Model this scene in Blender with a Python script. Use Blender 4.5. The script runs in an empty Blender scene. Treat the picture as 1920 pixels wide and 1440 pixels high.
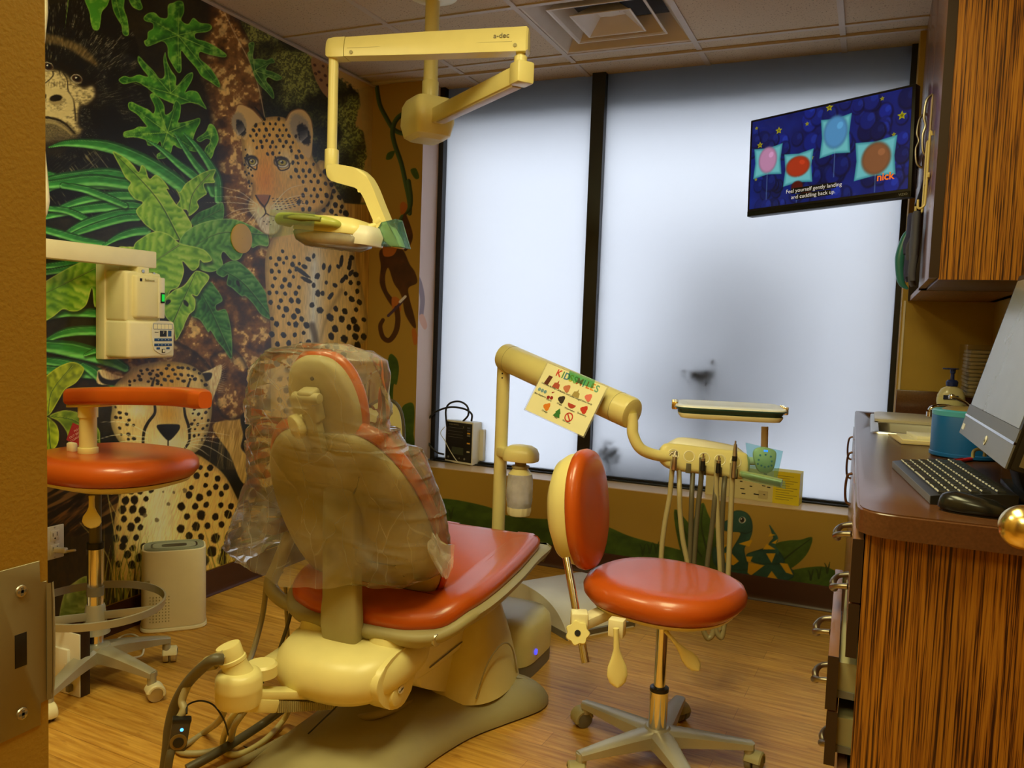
import bpy, bmesh, math, random
import numpy as np
from mathutils import Vector, Matrix

# ------------------------------------------------------------------ camera, light, exposure
SC = bpy.context.scene
COL = SC.collection
CAM_H = 1.2242
RX = np.array([[0.9148486, -0.06130317, 0.39911648],
               [0.40221551, 0.05095129, -0.91412617],
               [0.03570333, 0.99681788, 0.07126981]])
FOC = 1525.0
cam_d = bpy.data.cameras.new('camera')
cam = bpy.data.objects.new('camera', cam_d)
COL.objects.link(cam)
cam_d.sensor_width = 36.0
cam_d.lens = FOC / 1920 * 36.0
cam_d.clip_start = 0.05
mw = Matrix([[*RX[0], 0], [*RX[1], 0], [*RX[2], CAM_H], [0, 0, 0, 1]])
cam.matrix_world = mw
SC.camera = cam

SC.view_settings.view_transform = 'Standard'
SC.view_settings.look = 'None'
SC.view_settings.exposure = 0.0
SC.view_settings.gamma = 1.0
SC.view_settings.use_curve_mapping = False
SC.cycles.use_denoising = True
SC.cycles.max_bounces = 8
SC.cycles.transparent_max_bounces = 24
SC.cycles.caustics_reflective = False
SC.cycles.caustics_refractive = False
SC.cycles.sample_clamp_indirect = 6.0

# daylight: an overcast sky outside the frosted windows
wd = bpy.data.worlds.new('overcast_sky')
SC.world = wd
wd.use_nodes = True
wn = wd.node_tree
wn.nodes.clear()
w_out = wn.nodes.new('ShaderNodeOutputWorld')
w_bg = wn.nodes.new('ShaderNodeBackground')
w_bg.inputs['Color'].default_value = (0.93, 0.95, 1.0, 1)
w_bg.inputs['Strength'].default_value = 4.4
wn.links.new(w_bg.outputs[0], w_out.inputs[0])

WARM = (1.0, 0.93, 0.47)
def area(name, loc, size, sizey, power, color, rot=(0, 0, 0), spread=math.pi):
    l = bpy.data.lights.new(name, 'AREA')
    l.shape = 'RECTANGLE'; l.size = size; l.size_y = sizey; l.energy = power; l.color = color
    l.spread = spread
    o = bpy.data.objects.new(name, l); COL.objects.link(o)
    o.location = loc; o.rotation_euler = rot
    return o
area('ceiling_panel_light', (-.5, 1.27, 2.495), 0.56, 1.16, 31, WARM)
area('corridor_panel_light', (-0.4, -0.5, 2.495), 0.56, 1.16, 28, WARM)
area('door_side_panel_light', (-1.72, 0.96, 2.495), 0.56, 0.56, 17, WARM)

# ------------------------------------------------------------------ sight geometry (where a traced point lies in the room)
CP = np.array([0.0, 0.0, CAM_H])
def ray(p): return RX @ np.array([p[0] - 960.0, 720.0 - p[1], -FOC])
def at(px, py, x=None, y=None, z=None):
    r = ray((px, py))
    a, v = (0, x) if x is not None else (1, y) if y is not None else (2, z)
    return Vector(CP + r * (v - CP[a]) / r[a])
def dp(px, py, d):
    return Vector(CP + ray((px, py)) * (d / FOC))
def onpl(px, py, p0, n):
    r = ray((px, py)); n = np.array(n); p0 = np.array(p0)
    return Vector(CP + r * (n @ (p0 - CP)) / (n @ r))
def proj_np(P):
    v = (P - CP) @ RX
    return 960 + FOC * v[:, 0] / -v[:, 2], 720 - FOC * v[:, 1] / -v[:, 2]

# ------------------------------------------------------------------ materials
def s2l(c):
    c = np.asarray(c, float) / 255.0
    return np.where(c <= 0.04045, c / 12.92, ((c + 0.055) / 1.055) ** 2.4)
MATS = {}
def mat(name, col, rough=0.5, metal=0.0, spec=0.5, coat=0.0, var=0.06, vscale=18.0, bump=0.0, bscale=120.0, trans=0.0, ior=1.45, sss=0.0, emit=None, es=1.0, alpha=1.0):
    if name in MATS: return MATS[name]
    m = bpy.data.materials.new(name); m.use_nodes = True
    nt = m.node_tree; b = nt.nodes['Principled BSDF']
    b.inputs['Roughness'].default_value = rough
    b.inputs['Metallic'].default_value = metal
    b.inputs['Specular IOR Level'].default_value = spec
    b.inputs['Coat Weight'].default_value = coat
    b.inputs['Coat Roughness'].default_value = 0.12
    b.inputs['Transmission Weight'].default_value = trans
    b.inputs['IOR'].default_value = ior
    b.inputs['Alpha'].default_value = alpha
    tc = nt.nodes.new('ShaderNodeTexCoord')
    nz = nt.nodes.new('ShaderNodeTexNoise'); nz.inputs['Scale'].default_value = vscale; nz.inputs['Detail'].default_value = 4
    nt.links.new(tc.outputs['Object'], nz.inputs['Vector'])
    mx = nt.nodes.new('ShaderNodeMix'); mx.data_type = 'RGBA'
    c = np.array(col[:3])
    mx.inputs[6].default_value = (*np.clip(c * (1 - var), 0, 1), 1)
    mx.inputs[7].default_value = (*np.clip(c * (1 + var), 0, 1), 1)
    nt.links.new(nz.outputs['Fac'], mx.inputs[0])
    nt.links.new(mx.outputs[2], b.inputs['Base Color'])
    if bump:
        n2 = nt.nodes.new('ShaderNodeTexNoise'); n2.inputs['Scale'].default_value = bscale; n2.inputs['Detail'].default_value = 3
        bp = nt.nodes.new('ShaderNodeBump'); bp.inputs['Strength'].default_value = bump; bp.inputs['Distance'].default_value = 0.002
        nt.links.new(tc.outputs['Object'], n2.inputs['Vector']); nt.links.new(n2.outputs['Fac'], bp.inputs['Height'])
        nt.links.new(bp.outputs[0], b.inputs['Normal'])
    if emit is not None:
        b.inputs['Emission Color'].default_value = (*emit, 1); b.inputs['Emission Strength'].default_value = es
    MATS[name] = m
    return m
def S(r, g, b): return tuple(s2l((r, g, b)))

# ------------------------------------------------------------------ objects
def tag(o, label=None, cat=None, group=None, kind=None):
    if label: o['label'] = label
    if cat: o['category'] = cat
    if group: o['group'] = group
    if kind: o['kind'] = kind
    return o
def thing(name, loc, label, cat, group=None):
    o = bpy.data.objects.new(name, None); COL.objects.link(o)
    o.location = loc; o.empty_display_size = 0.05
    return tag(o, label, cat, group)
def obj(name, bm, m, parent=None, ang=35, flat=False):
    me = bpy.data.meshes.new(name)
    bmesh.ops.recalc_face_normals(bm, faces=bm.faces)
    bm.to_mesh(me); bm.free()
    if not flat:
        me.shade_smooth(); me.set_sharp_from_angle(angle=math.radians(ang))
    for mm in (m if isinstance(m, (list, tuple)) else [m]): me.materials.append(mm)
    return link(name, me, parent)
def world_of(p):
    t = Matrix.Identity(4)
    while p is not None:
        t = Matrix.Translation(p.location) @ t if p.parent is None else t
        p = p.parent
    return t
def link(name, data, parent=None):
    o = bpy.data.objects.new(name, data); COL.objects.link(o)
    if parent is not None:
        o.parent = parent
        o.matrix_parent_inverse = world_of(parent).inverted() if parent.parent is None and parent.type == 'EMPTY' else Matrix.Identity(4)
    return o
def dup(root, delta, label=None, group=None, rotz=0.0):
    r = root.copy(); COL.objects.link(r); r.location = Vector(root.location) + Vector(delta); r.rotation_euler = (0, 0, rotz)
    if label: r['label'] = label
    if group: r['group'] = group
    for ch in list(root.children):
        c = ch.copy(); COL.objects.link(c); c.parent = r
        for g in ch.children:
            d = g.copy(); COL.objects.link(d); d.parent = c
    return r
def struct(name, bm, m, parent=None, **k):
    o = obj(name, bm, m, parent, **k)
    if parent is None: o['kind'] = 'structure'
    return o

# ------------------------------------------------------------------ mesh builders
NB = bmesh.new
def V3(p): return Vector((float(p[0]), float(p[1]), float(p[2])))
def obox(bm, c, size, R=None, bev=0.0, seg=2, mi=0):
    r = bmesh.ops.create_cube(bm, size=1.0)
    vs = r['verts']
    T = Matrix.Translation(V3(c)) @ ((R.to_4x4()) if R is not None else Matrix.Identity(4)) @ Matrix.Diagonal((size[0], size[1], size[2], 1))
    bmesh.ops.transform(bm, matrix=T, verts=vs)
    fs = {f for v in vs for f in v.link_faces}
    for f in fs: f.material_index = mi
    if bev:
        es = list({e for v in vs for e in v.link_edges})
        bmesh.ops.bevel(bm, geom=es, offset=min(bev, min(size) * 0.49), segments=seg, affect='EDGES', profile=0.5, clamp_overlap=True)
    return bm
def box(bm, lo, hi, bev=0.0, seg=2, mi=0):
    lo, hi = V3(lo), V3(hi)
    return obox(bm, (lo + hi) / 2, [abs(hi[i] - lo[i]) for i in range(3)], None, bev, seg, mi)
def frame_of(d):
    d = V3(d).normalized()
    a = Vector((0, 0, 1)) if abs(d.z) < 0.9 else Vector((1, 0, 0))
    x = a.cross(d).normalized(); y = d.cross(x).normalized()
    return x, y, d
def loft(bm, rings, cap=True, closed=False, mi=0):
    L = [[bm.verts.new(V3(p)) for p in r] for r in rings]
    n = len(L[0]); k = len(L)
    for i in range(k if closed else k - 1):
        a, b = L[i], L[(i + 1) % k]
        for j in range(n):
            f = bm.faces.new((a[j], a[(j + 1) % n], b[(j + 1) % n], b[j])); f.material_index = mi
    if cap and not closed:
        for r in (L[0][::-1], L[-1]):
            try: f = bm.faces.new(r); f.material_index = mi
            except ValueError: pass
    return bm
def cyl(bm, p0, p1, r0, r1=None, seg=24, cap=True, bev=0.0, mi=0):
    r1 = r0 if r1 is None else r1
    p0, p1 = V3(p0), V3(p1); x, y, d = frame_of(p1 - p0)
    L = (p1 - p0).length
    st = [(0, r0), (L, r1)]
    if bev: st = [(0, r0 - bev), (bev * .3, r0 - bev * .3), (bev, r0), (L - bev, r1), (L - bev * .3, r1 - bev * .3), (L, r1 - bev)]
    return loft(bm, [[p0 + d * t + (x * math.cos(2 * math.pi * i / seg) + y * math.sin(2 * math.pi * i / seg)) * r for i in range(seg)] for t, r in st], cap, mi=mi)
def lathe(bm, prof, o=(0, 0, 0), axis=(0, 0, 1), seg=32, cap=True, sx=1.0, sy=1.0, R=None, mi=0):
    o = V3(o); x, y, d = frame_of(axis)
    if abs(d.z) > 0.999: x, y = Vector((1, 0, 0)), Vector((0, 1, 0))
    if R is not None: x, y, d = R.col[0], R.col[1], R.col[2]
    return loft(bm, [[o + d * h + x * (r * sx * math.cos(2 * math.pi * i / seg)) + y * (r * sy * math.sin(2 * math.pi * i / seg)) for i in range(seg)] for r, h in prof], cap, mi=mi)
def crom(pts, n=6, closed=False):
    P = [V3(p) for p in pts]
    if len(P) < 3: return P
    out = []; k = len(P)
    for i in range(k if closed else k - 1):
        p0 = P[(i - 1) % k] if closed or i > 0 else P[0] * 2 - P[1]
        p1 = P[i]; p2 = P[(i + 1) % k]
        p3 = P[(i + 2) % k] if closed or i + 2 < k else P[-1] * 2 - P[-2]
        for j in range(n):
            t = j / n
            out.append(0.5 * ((2 * p1) + (p2 - p0) * t + (2 * p0 - 5 * p1 + 4 * p2 - p3) * t * t + (3 * p1 - p0 - 3 * p2 + p3) * t ** 3))
    if not closed: out.append(P[-1])
    return out
def tube(bm, pts, r, seg=10, n=6, cap=True, sx=1.0, closed=False, up=None, mi=0):
    """tube through smooth points; r number or list along the points; sx flattens the section"""
    P = crom(pts, n, closed) if n > 1 else [V3(p) for p in pts]
    k = len(P)
    if isinstance(r, (list, tuple)):
        rr = [float(np.interp(i / (k - 1) * (len(r) - 1), range(len(r)), r)) for i in range(k)]
    else: rr = [r] * k
    rings = []; x = None
    for i in range(k):
        d = (P[(i + 1) % k] - P[i - 1]) if closed else (P[min(i + 1, k - 1)] - P[max(i - 1, 0)])
        if d.length < 1e-9: d = Vector((0, 0, 1))
        d.normalize()
        if up is not None: x = V3(up).cross(d); x = x.normalized() if x.length > 1e-6 else frame_of(d)[0]
        elif x is None: x = frame_of(d)[0]
        else:
            x = x - d * x.dot(d); x = x.normalized() if x.length > 1e-6 else frame_of(d)[0]
        y = d.cross(x)
        rings.append([P[i] + (x * math.cos(2 * math.pi * j / seg) * sx + y * math.sin(2 * math.pi * j / seg)) * rr[i] for j in range(seg)])
    return loft(bm, rings, cap, closed, mi)
def prism(bm, loop, vec, bev=0.0, seg=2, mi=0):
    """closed 3-D outline swept by vec, edges rounded"""
    P = [V3(p) for p in loop]; vec = V3(vec)
    a = [bm.verts.new(p) for p in P]; b = [bm.verts.new(p + vec) for p in P]
    fs = [bm.faces.new(a[::-1]), bm.faces.new(b)]
    n = len(P)
    for j in range(n): fs.append(bm.faces.new((a[j], a[(j + 1) % n], b[(j + 1) % n], b[j])))
    for f in fs: f.material_index = mi
    if bev:
        es = [e for f in fs[:2] for e in f.edges]
        bmesh.ops.bevel(bm, geom=list(set(es)), offset=bev, segments=seg, affect='EDGES', profile=0.5, clamp_overlap=True)
    return bm
def rings_inset(loop2, prof, M):
    """2-D loop scaled in by prof [(inset, height)] about its own offset normals, placed by M(x, y, h)"""
    P = np.array(loop2, float); n = len(P)
    area2 = sum(P[i][0] * P[(i + 1) % n][1] - P[(i + 1) % n][0] * P[i][1] for i in range(n))
    s = 1 if area2 > 0 else -1
    out = []
    for ins, h in prof:
        ring = []
        for i in range(n):
            t = P[(i + 1) % n] - P[i - 1]; t = t / (np.linalg.norm(t) + 1e-9)
            nn = np.array([-t[1], t[0]]) * s
            q = P[i] + nn * ins
            ring.append(M(q[0], q[1], h))
        out.append(ring)
    return out
def smooth2(pts, n=6):
    return [(p.x, p.y) for p in crom([(a, b, 0) for a, b in pts], n, True)]
def sell(a, b, e=2.6, n=40, cx=0, cy=0):
    out = []
    for i in range(n):
        t = 2 * math.pi * i / n; c, s_ = math.cos(t), math.sin(t)
        out.append((cx + a * math.copysign(abs(c) ** (2 / e), c), cy + b * math.copysign(abs(s_) ** (2 / e), s_)))
    return out
def rotm(ax, ang): return Matrix.Rotation(ang, 3, ax)
def fromaxes(x, y, z): return Matrix((x, y, z)).transposed()
def text(name, body, size, o, xdir, ydir, m, parent=None, ext=0.0004, align='CENTER', bold=False):
    cu = bpy.data.curves.new(name, 'FONT'); cu.body = body; cu.size = size; cu.extrude = ext
    cu.align_x = align; cu.align_y = 'CENTER'; cu.space_line = 0.9
    if bold: cu.offset = size * 0.02
    x = V3(xdir).normalized(); y = V3(ydir); y = (y - x * y.dot(x)).normalized(); z = x.cross(y)
    cu.materials.append(m)
    # letters become a mesh in place
    tmp = bpy.data.objects.new(name, cu); COL.objects.link(tmp)
    me = bpy.data.meshes.new_from_object(tmp)
    bpy.data.objects.remove(tmp)
    me.transform(Matrix.Translation(V3(o)) @ fromaxes(x, y, z).to_4x4())
    return link(name, me, parent)
# ------------------------------------------------------------------ paint engine: artwork stored as colour on a fine grid lying on the wall
def hash2(ix, iy, seed):
    h = (ix.astype(np.int64) * 374761393 + iy.astype(np.int64) * 668265263 + seed * 974634777) & 0x7fffffff
    h = ((h ^ (h >> 13)) * 1274126177) & 0x7fffffff
    return ((h ^ (h >> 16)) & 0xffff) / 65535.0
def vnoise(x, y, seed=0):
    ix, iy = np.floor(x), np.floor(y); fx, fy = x - ix, y - iy
    fx = fx * fx * (3 - 2 * fx); fy = fy * fy * (3 - 2 * fy)
    a = hash2(ix, iy, seed); b = hash2(ix + 1, iy, seed); c = hash2(ix, iy + 1, seed); d = hash2(ix + 1, iy + 1, seed)
    return (a * (1 - fx) + b * fx) * (1 - fy) + (c * (1 - fx) + d * fx) * fy
def fbm(x, y, s, seed=0, o=4):
    t = 0; a = 0.5; w = 0
    for i in range(o):
        t = t + a * vnoise(x / s * 2 ** i, y / s * 2 ** i, seed + i); w += a; a *= 0.55
    return t / w
def sst(a, b, x):
    t = np.clip((x - a) / (b - a + 1e-9), 0, 1); return t * t * (3 - 2 * t)
def C(*c): return np.array(c, float)
def mixc(a, b, t):
    t = np.asarray(t)[..., None]; return a * (1 - t) + b * t
def T(o, *xy):
    """pairs of a 4x enlargement starting at o"""
    return [(o[0] + xy[i] / 4.0, o[1] + xy[i + 1] / 4.0) for i in range(0, len(xy), 2)]
class Canvas:
    def __init__(s, P, base):
        s.U, s.V = proj_np(P); s.c = np.tile(C(*base), (len(P), 1))
    def sub(s, x0, y0, x1, y1):
        return np.nonzero((s.U > x0) & (s.U < x1) & (s.V > y0) & (s.V < y1))[0]
    def put(s, k, col, a):
        a = a[:, None]; s.c[k] = s.c[k] * (1 - a) + col * a
    def poly(s, pts, col, soft=0.8, op=1.0, sm=True, jag=0.0, js=4.0):
        P = np.array(smooth2(pts, 5) if sm else pts, float)
        m = 4 + soft + jag
        k = s.sub(P[:, 0].min() - m, P[:, 1].min() - m, P[:, 0].max() + m, P[:, 1].max() + m)
        if not len(k): return
        u, v = s.U[k], s.V[k]
        d2 = np.full(len(k), 1e12); ins = np.zeros(len(k), bool)
        for i in range(len(P)):
            a, b = P[i], P[(i + 1) % len(P)]
            ex, ey = b - a; L = ex * ex + ey * ey
            if L < 1e-9: continue
            t = np.clip(((u - a[0]) * ex + (v - a[1]) * ey) / L, 0, 1)
            dx, dy = u - a[0] - t * ex, v - a[1] - t * ey
            d2 = np.minimum(d2, dx * dx + dy * dy)
            if a[1] != b[1]:
                cr = ((a[1] > v) != (b[1] > v)) & (u < ex * (v - a[1]) / (ey if ey else 1e-9) + a[0])
                ins ^= cr
        sd = np.sqrt(d2) * np.where(ins, -1, 1)
        if jag: sd = sd + (fbm(u, v, js, 5, 3) - .5) * 2 * jag
        al = (1 - sst(-soft, soft, sd)) * op
        q = al > 0.002
        k, u, v, sd, al = k[q], u[q], v[q], sd[q], al[q]
        cc = col(u, v, -sd) if callable(col) else np.tile(C(*col), (len(k), 1))
        s.put(k, cc, al)
    def line(s, pts, w, col, op=1.0, soft=0.6, sm=True, fur=0.0):
        P = np.array([(p.x, p.y) for p in crom([(a, b, 0) for a, b in pts], 6)] if sm and len(pts) > 2 else pts, float)
        w = w if isinstance(w, (tuple, list)) else (w, w)
        wm = max(w) + soft + 1 + fur
        k = s.sub(P[:, 0].min() - wm, P[:, 1].min() - wm, P[:, 0].max() + wm, P[:, 1].max() + wm)
        if not len(k): return
        u, v = s.U[k], s.V[k]; best = np.full(len(k), 1e12); tt = np.zeros(len(k)); sg = np.zeros(len(k)); n = len(P) - 1
        for i in range(n):
            a, b = P[i], P[i + 1]; ex, ey = b - a; L = ex * ex + ey * ey + 1e-9
            t = np.clip(((u - a[0]) * ex + (v - a[1]) * ey) / L, 0, 1)
            dx, dy = u - a[0] - t * ex, v - a[1] - t * ey; d2 = dx * dx + dy * dy
            q = d2 < best
            best[q] = d2[q]; tt[q] = (i + t[q]) / n; sg[q] = (ex * dy - ey * dx)[q]
        d = np.sqrt(best); ww = np.interp(tt, np.linspace(0, 1, len(w)), w)
        if fur: d = d + (vnoise(u * 1.3, v * 1.3, 3) - .5) * fur
        al = (1 - sst(ww - soft, ww + soft, d)) * op * np.clip(ww / 0.5, 0, 1)
        q = al > 0.002; k = k[q]
        if callable(col): cc = col(u[q], v[q], (d * np.sign(sg) / (ww + 1e-6))[q], tt[q])
        else: cc = np.tile(C(*col), (len(k), 1))
        s.put(k, cc, al[q])
    def spot(s, x, y, rx, ry, ang=0.0, col=(22, 20, 18), fz=0.35, op=1.0):
        r = max(rx, ry) * 1.6 + 2
        k = s.sub(x - r, y - r, x + r, y + r)
        if not len(k): return
        u, v = s.U[k] - x, s.V[k] - y; c_, s_ = math.cos(ang), math.sin(ang)
        a, b = (u * c_ + v * s_) / rx, (-u * s_ + v * c_) / ry
        d = np.sqrt(a * a + b * b) + (fbm(s.U[k], s.V[k], 3.0, int(x * 7 + y) & 255, 2) - .5) * fz
        s.put(k, C(*col), (1 - sst(0.8, 1.15, d)) * op)

def leafcol(dark, mid, light, rib=None, seed=0, per=9.0, edge=2.2):
    """rippled leaf: folds running off the rib, pale rim"""
    dark, mid, light = C(*dark), C(*mid), C(*light)
    def f(u, v, d):
        n = fbm(u, v, 16, seed, 3)
        if rib is not None:
            (x0, y0), (x1, y1) = rib; L = math.hypot(x1 - x0, y1 - y0)
            tx, ty = (x1 - x0) / L, (y1 - y0) / L
            al = (u - x0) * tx + (v - y0) * ty; ac = -(u - x0) * ty + (v - y0) * tx
            w = np.sin((al - np.abs(ac) * .9 + n * 26) * 2 * math.pi / (per * 1.5)) * .5 + .5
            t = 0.33 + 0.34 * w + (n - .5) * .9
            t = t * (0.65 + 0.35 * sst(0, 14, np.abs(ac)))
        else: t = n * 1.5 - .25
        col = mixc(dark, mid, np.clip(t * 2, 0, 1)); col = mixc(col, light, np.clip(t * 2 - 1, 0, 1) * .8)
        return mixc(col, light, (1 - sst(edge * .4, edge, d)) * .65)
    return f
def lobed(cv, pts, ctr, tips, dark, mid, light, seed=0):
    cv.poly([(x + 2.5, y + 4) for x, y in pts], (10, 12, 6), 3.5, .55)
    d, m, l = C(*dark), C(*mid), C(*light)
    def f(u, v, dd):
        best = np.full(len(u), 1e9)
        for tx, ty in tips:
            ex, ey = tx - ctr[0], ty - ctr[1]; L = ex * ex + ey * ey
            t = np.clip(((u - ctr[0]) * ex + (v - ctr[1]) * ey) / L, 0, 1)
            best = np.minimum(best, np.hypot(u - ctr[0] - t * ex, v - ctr[1] - t * ey))
        n = fbm(u, v, 9, seed, 3)
        t = np.clip(best / 11 + (n - .5) * 1.3, 0, 1)
        c = mixc(d, m, t); c = mixc(c, l, np.clip((n - .48) * 3.2, 0, 1) * .7)
        return mixc(c, l, (1 - sst(.6, 2.2, dd)) * .6)
    cv.poly(pts, f, .7)
    for t in tips: cv.line([ctr, ((ctr[0] * .5 + t[0] * .5), ctr[1] * .5 + t[1] * .5), t], (.7, .25), light, .8)
def blade(cv, pts, w, dk=(22, 62, 28), md=(45, 120, 52), lt=(120, 195, 105)):
    dk, md, lt = C(*dk), C(*md), C(*lt)
    def f(u, v, s_, t):
        c = mixc(dk, md, sst(-1, -.1, s_)); c = mixc(c, lt, sst(.15, .55, s_) * .8); c = mixc(c, dk, sst(.75, 1.0, s_) * .75)
        c = mixc(c, lt, (1 - sst(0, .13, np.abs(s_ + .55))) * .55)
        return c * (0.88 + .24 * vnoise(u / 9, v / 3, 4))[:, None]
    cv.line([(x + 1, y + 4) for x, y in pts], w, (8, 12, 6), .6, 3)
    cv.line(pts, w, f, 1, .6)
def furdir(u, v, cx, cy, ca=46, cr=16, seed=0):
    a = np.arctan2(v - cy, u - cx); r = np.hypot(u - cx, v - cy)
    return vnoise(a * ca, r / cr, seed) * .6 + vnoise(a * ca * 2.1, r / cr * 1.7, seed + 9) * .4
def spots_in(cv, poly, step, size, seed, ang=1.2, col=(26, 24, 22), skip=0.0, asp=1.25, fz=.4, jit=.55):
    """loose field of fur spots inside an outline; step and size are functions of place"""
    rnd = random.Random(seed); P = poly
    xs = [p[0] for p in P]; ys = [p[1] for p in P]
    def inside(x, y):
        r = False
        for i in range(len(P)):
            a, b = P[i], P[i - 1]
            if (a[1] > y) != (b[1] > y) and x < (b[0] - a[0]) * (y - a[1]) / (b[1] - a[1]) + a[0]: r = not r
        return r
    y = min(ys); row = 0
    while y < max(ys):
        st = step(0, y) if callable(step) else step
        x = min(xs) + (row % 2) * st / 2
        while x < max(xs):
            qx, qy = x + (rnd.random() - .5) * st * jit, y + (rnd.random() - .5) * st * jit
            if inside(qx, qy) and rnd.random() >= skip:
                r = (size(qx, qy) if callable(size) else size) * (.75 + .5 * rnd.random())
                cv.spot(qx, qy, r * asp, r, ang + (rnd.random() - .5) * .8, col, fz)
            x += st
        y += st * .86; row += 1

def grid_mesh(name, P, nx, ny, cols, m, parent=None, gain=(1, 1, 1)):
    """P (ny*nx,3), colours sRGB 0-255 turned into paint albedo"""
    me = bpy.data.meshes.new(name)
    i = np.arange((nx - 1) * (ny - 1)); r = i // (nx - 1); c = i % (nx - 1); a = r * nx + c
    q = np.stack([a, a + 1, a + nx + 1, a + nx], 1)
    me.vertices.add(len(P)); me.vertices.foreach_set('co', P.astype(np.float32).ravel())
    me.loops.add(q.size); me.loops.foreach_set('vertex_index', q.astype(np.int32).ravel())
    me.polygons.add(len(q)); me.polygons.foreach_set('loop_start', (np.arange(len(q)) * 4).astype(np.int32))
    me.update(calc_edges=True)
    at_ = me.color_attributes.new('paint', 'FLOAT_COLOR', 'POINT')
    lin = s2l(np.clip(cols, 0, 255)) * np.array(gain)
    rgba = np.concatenate([np.clip(lin, 0, .92), np.ones((len(P), 1))], 1)
    at_.data.foreach_set('color', rgba.astype(np.float32).ravel())
    me.materials.append(m)
    return link(name, me, parent)
def paintmat(name, rough, spec=.5, bump=0):
    m = bpy.data.materials.new(name); m.use_nodes = True; nt = m.node_tree; b = nt.nodes['Principled BSDF']
    a = nt.nodes.new('ShaderNodeAttribute'); a.attribute_name = 'paint'
    nt.links.new(a.outputs['Color'], b.inputs['Base Color'])
    b.inputs['Roughness'].default_value = rough; b.inputs['Specular IOR Level'].default_value = spec
    if bump:
        tc = nt.nodes.new('ShaderNodeTexCoord'); n2 = nt.nodes.new('ShaderNodeTexNoise'); n2.inputs['Scale'].default_value = 260
        bp = nt.nodes.new('ShaderNodeBump'); bp.inputs['Strength'].default_value = bump; bp.inputs['Distance'].default_value = .001
        nt.links.new(tc.outputs['Object'], n2.inputs['Vector']); nt.links.new(n2.outputs['Fac'], bp.inputs['Height']); nt.links.new(bp.outputs[0], b.inputs['Normal'])
    return m

ROOM_H = 2.52
WXL = -2.5782      # left wall
WYB = 3.8514       # window wall
GL_Y = 4.07        # glass line
XR = 0.46          # right wall
YF = 0.393         # wall with the doorway (room side)
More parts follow.
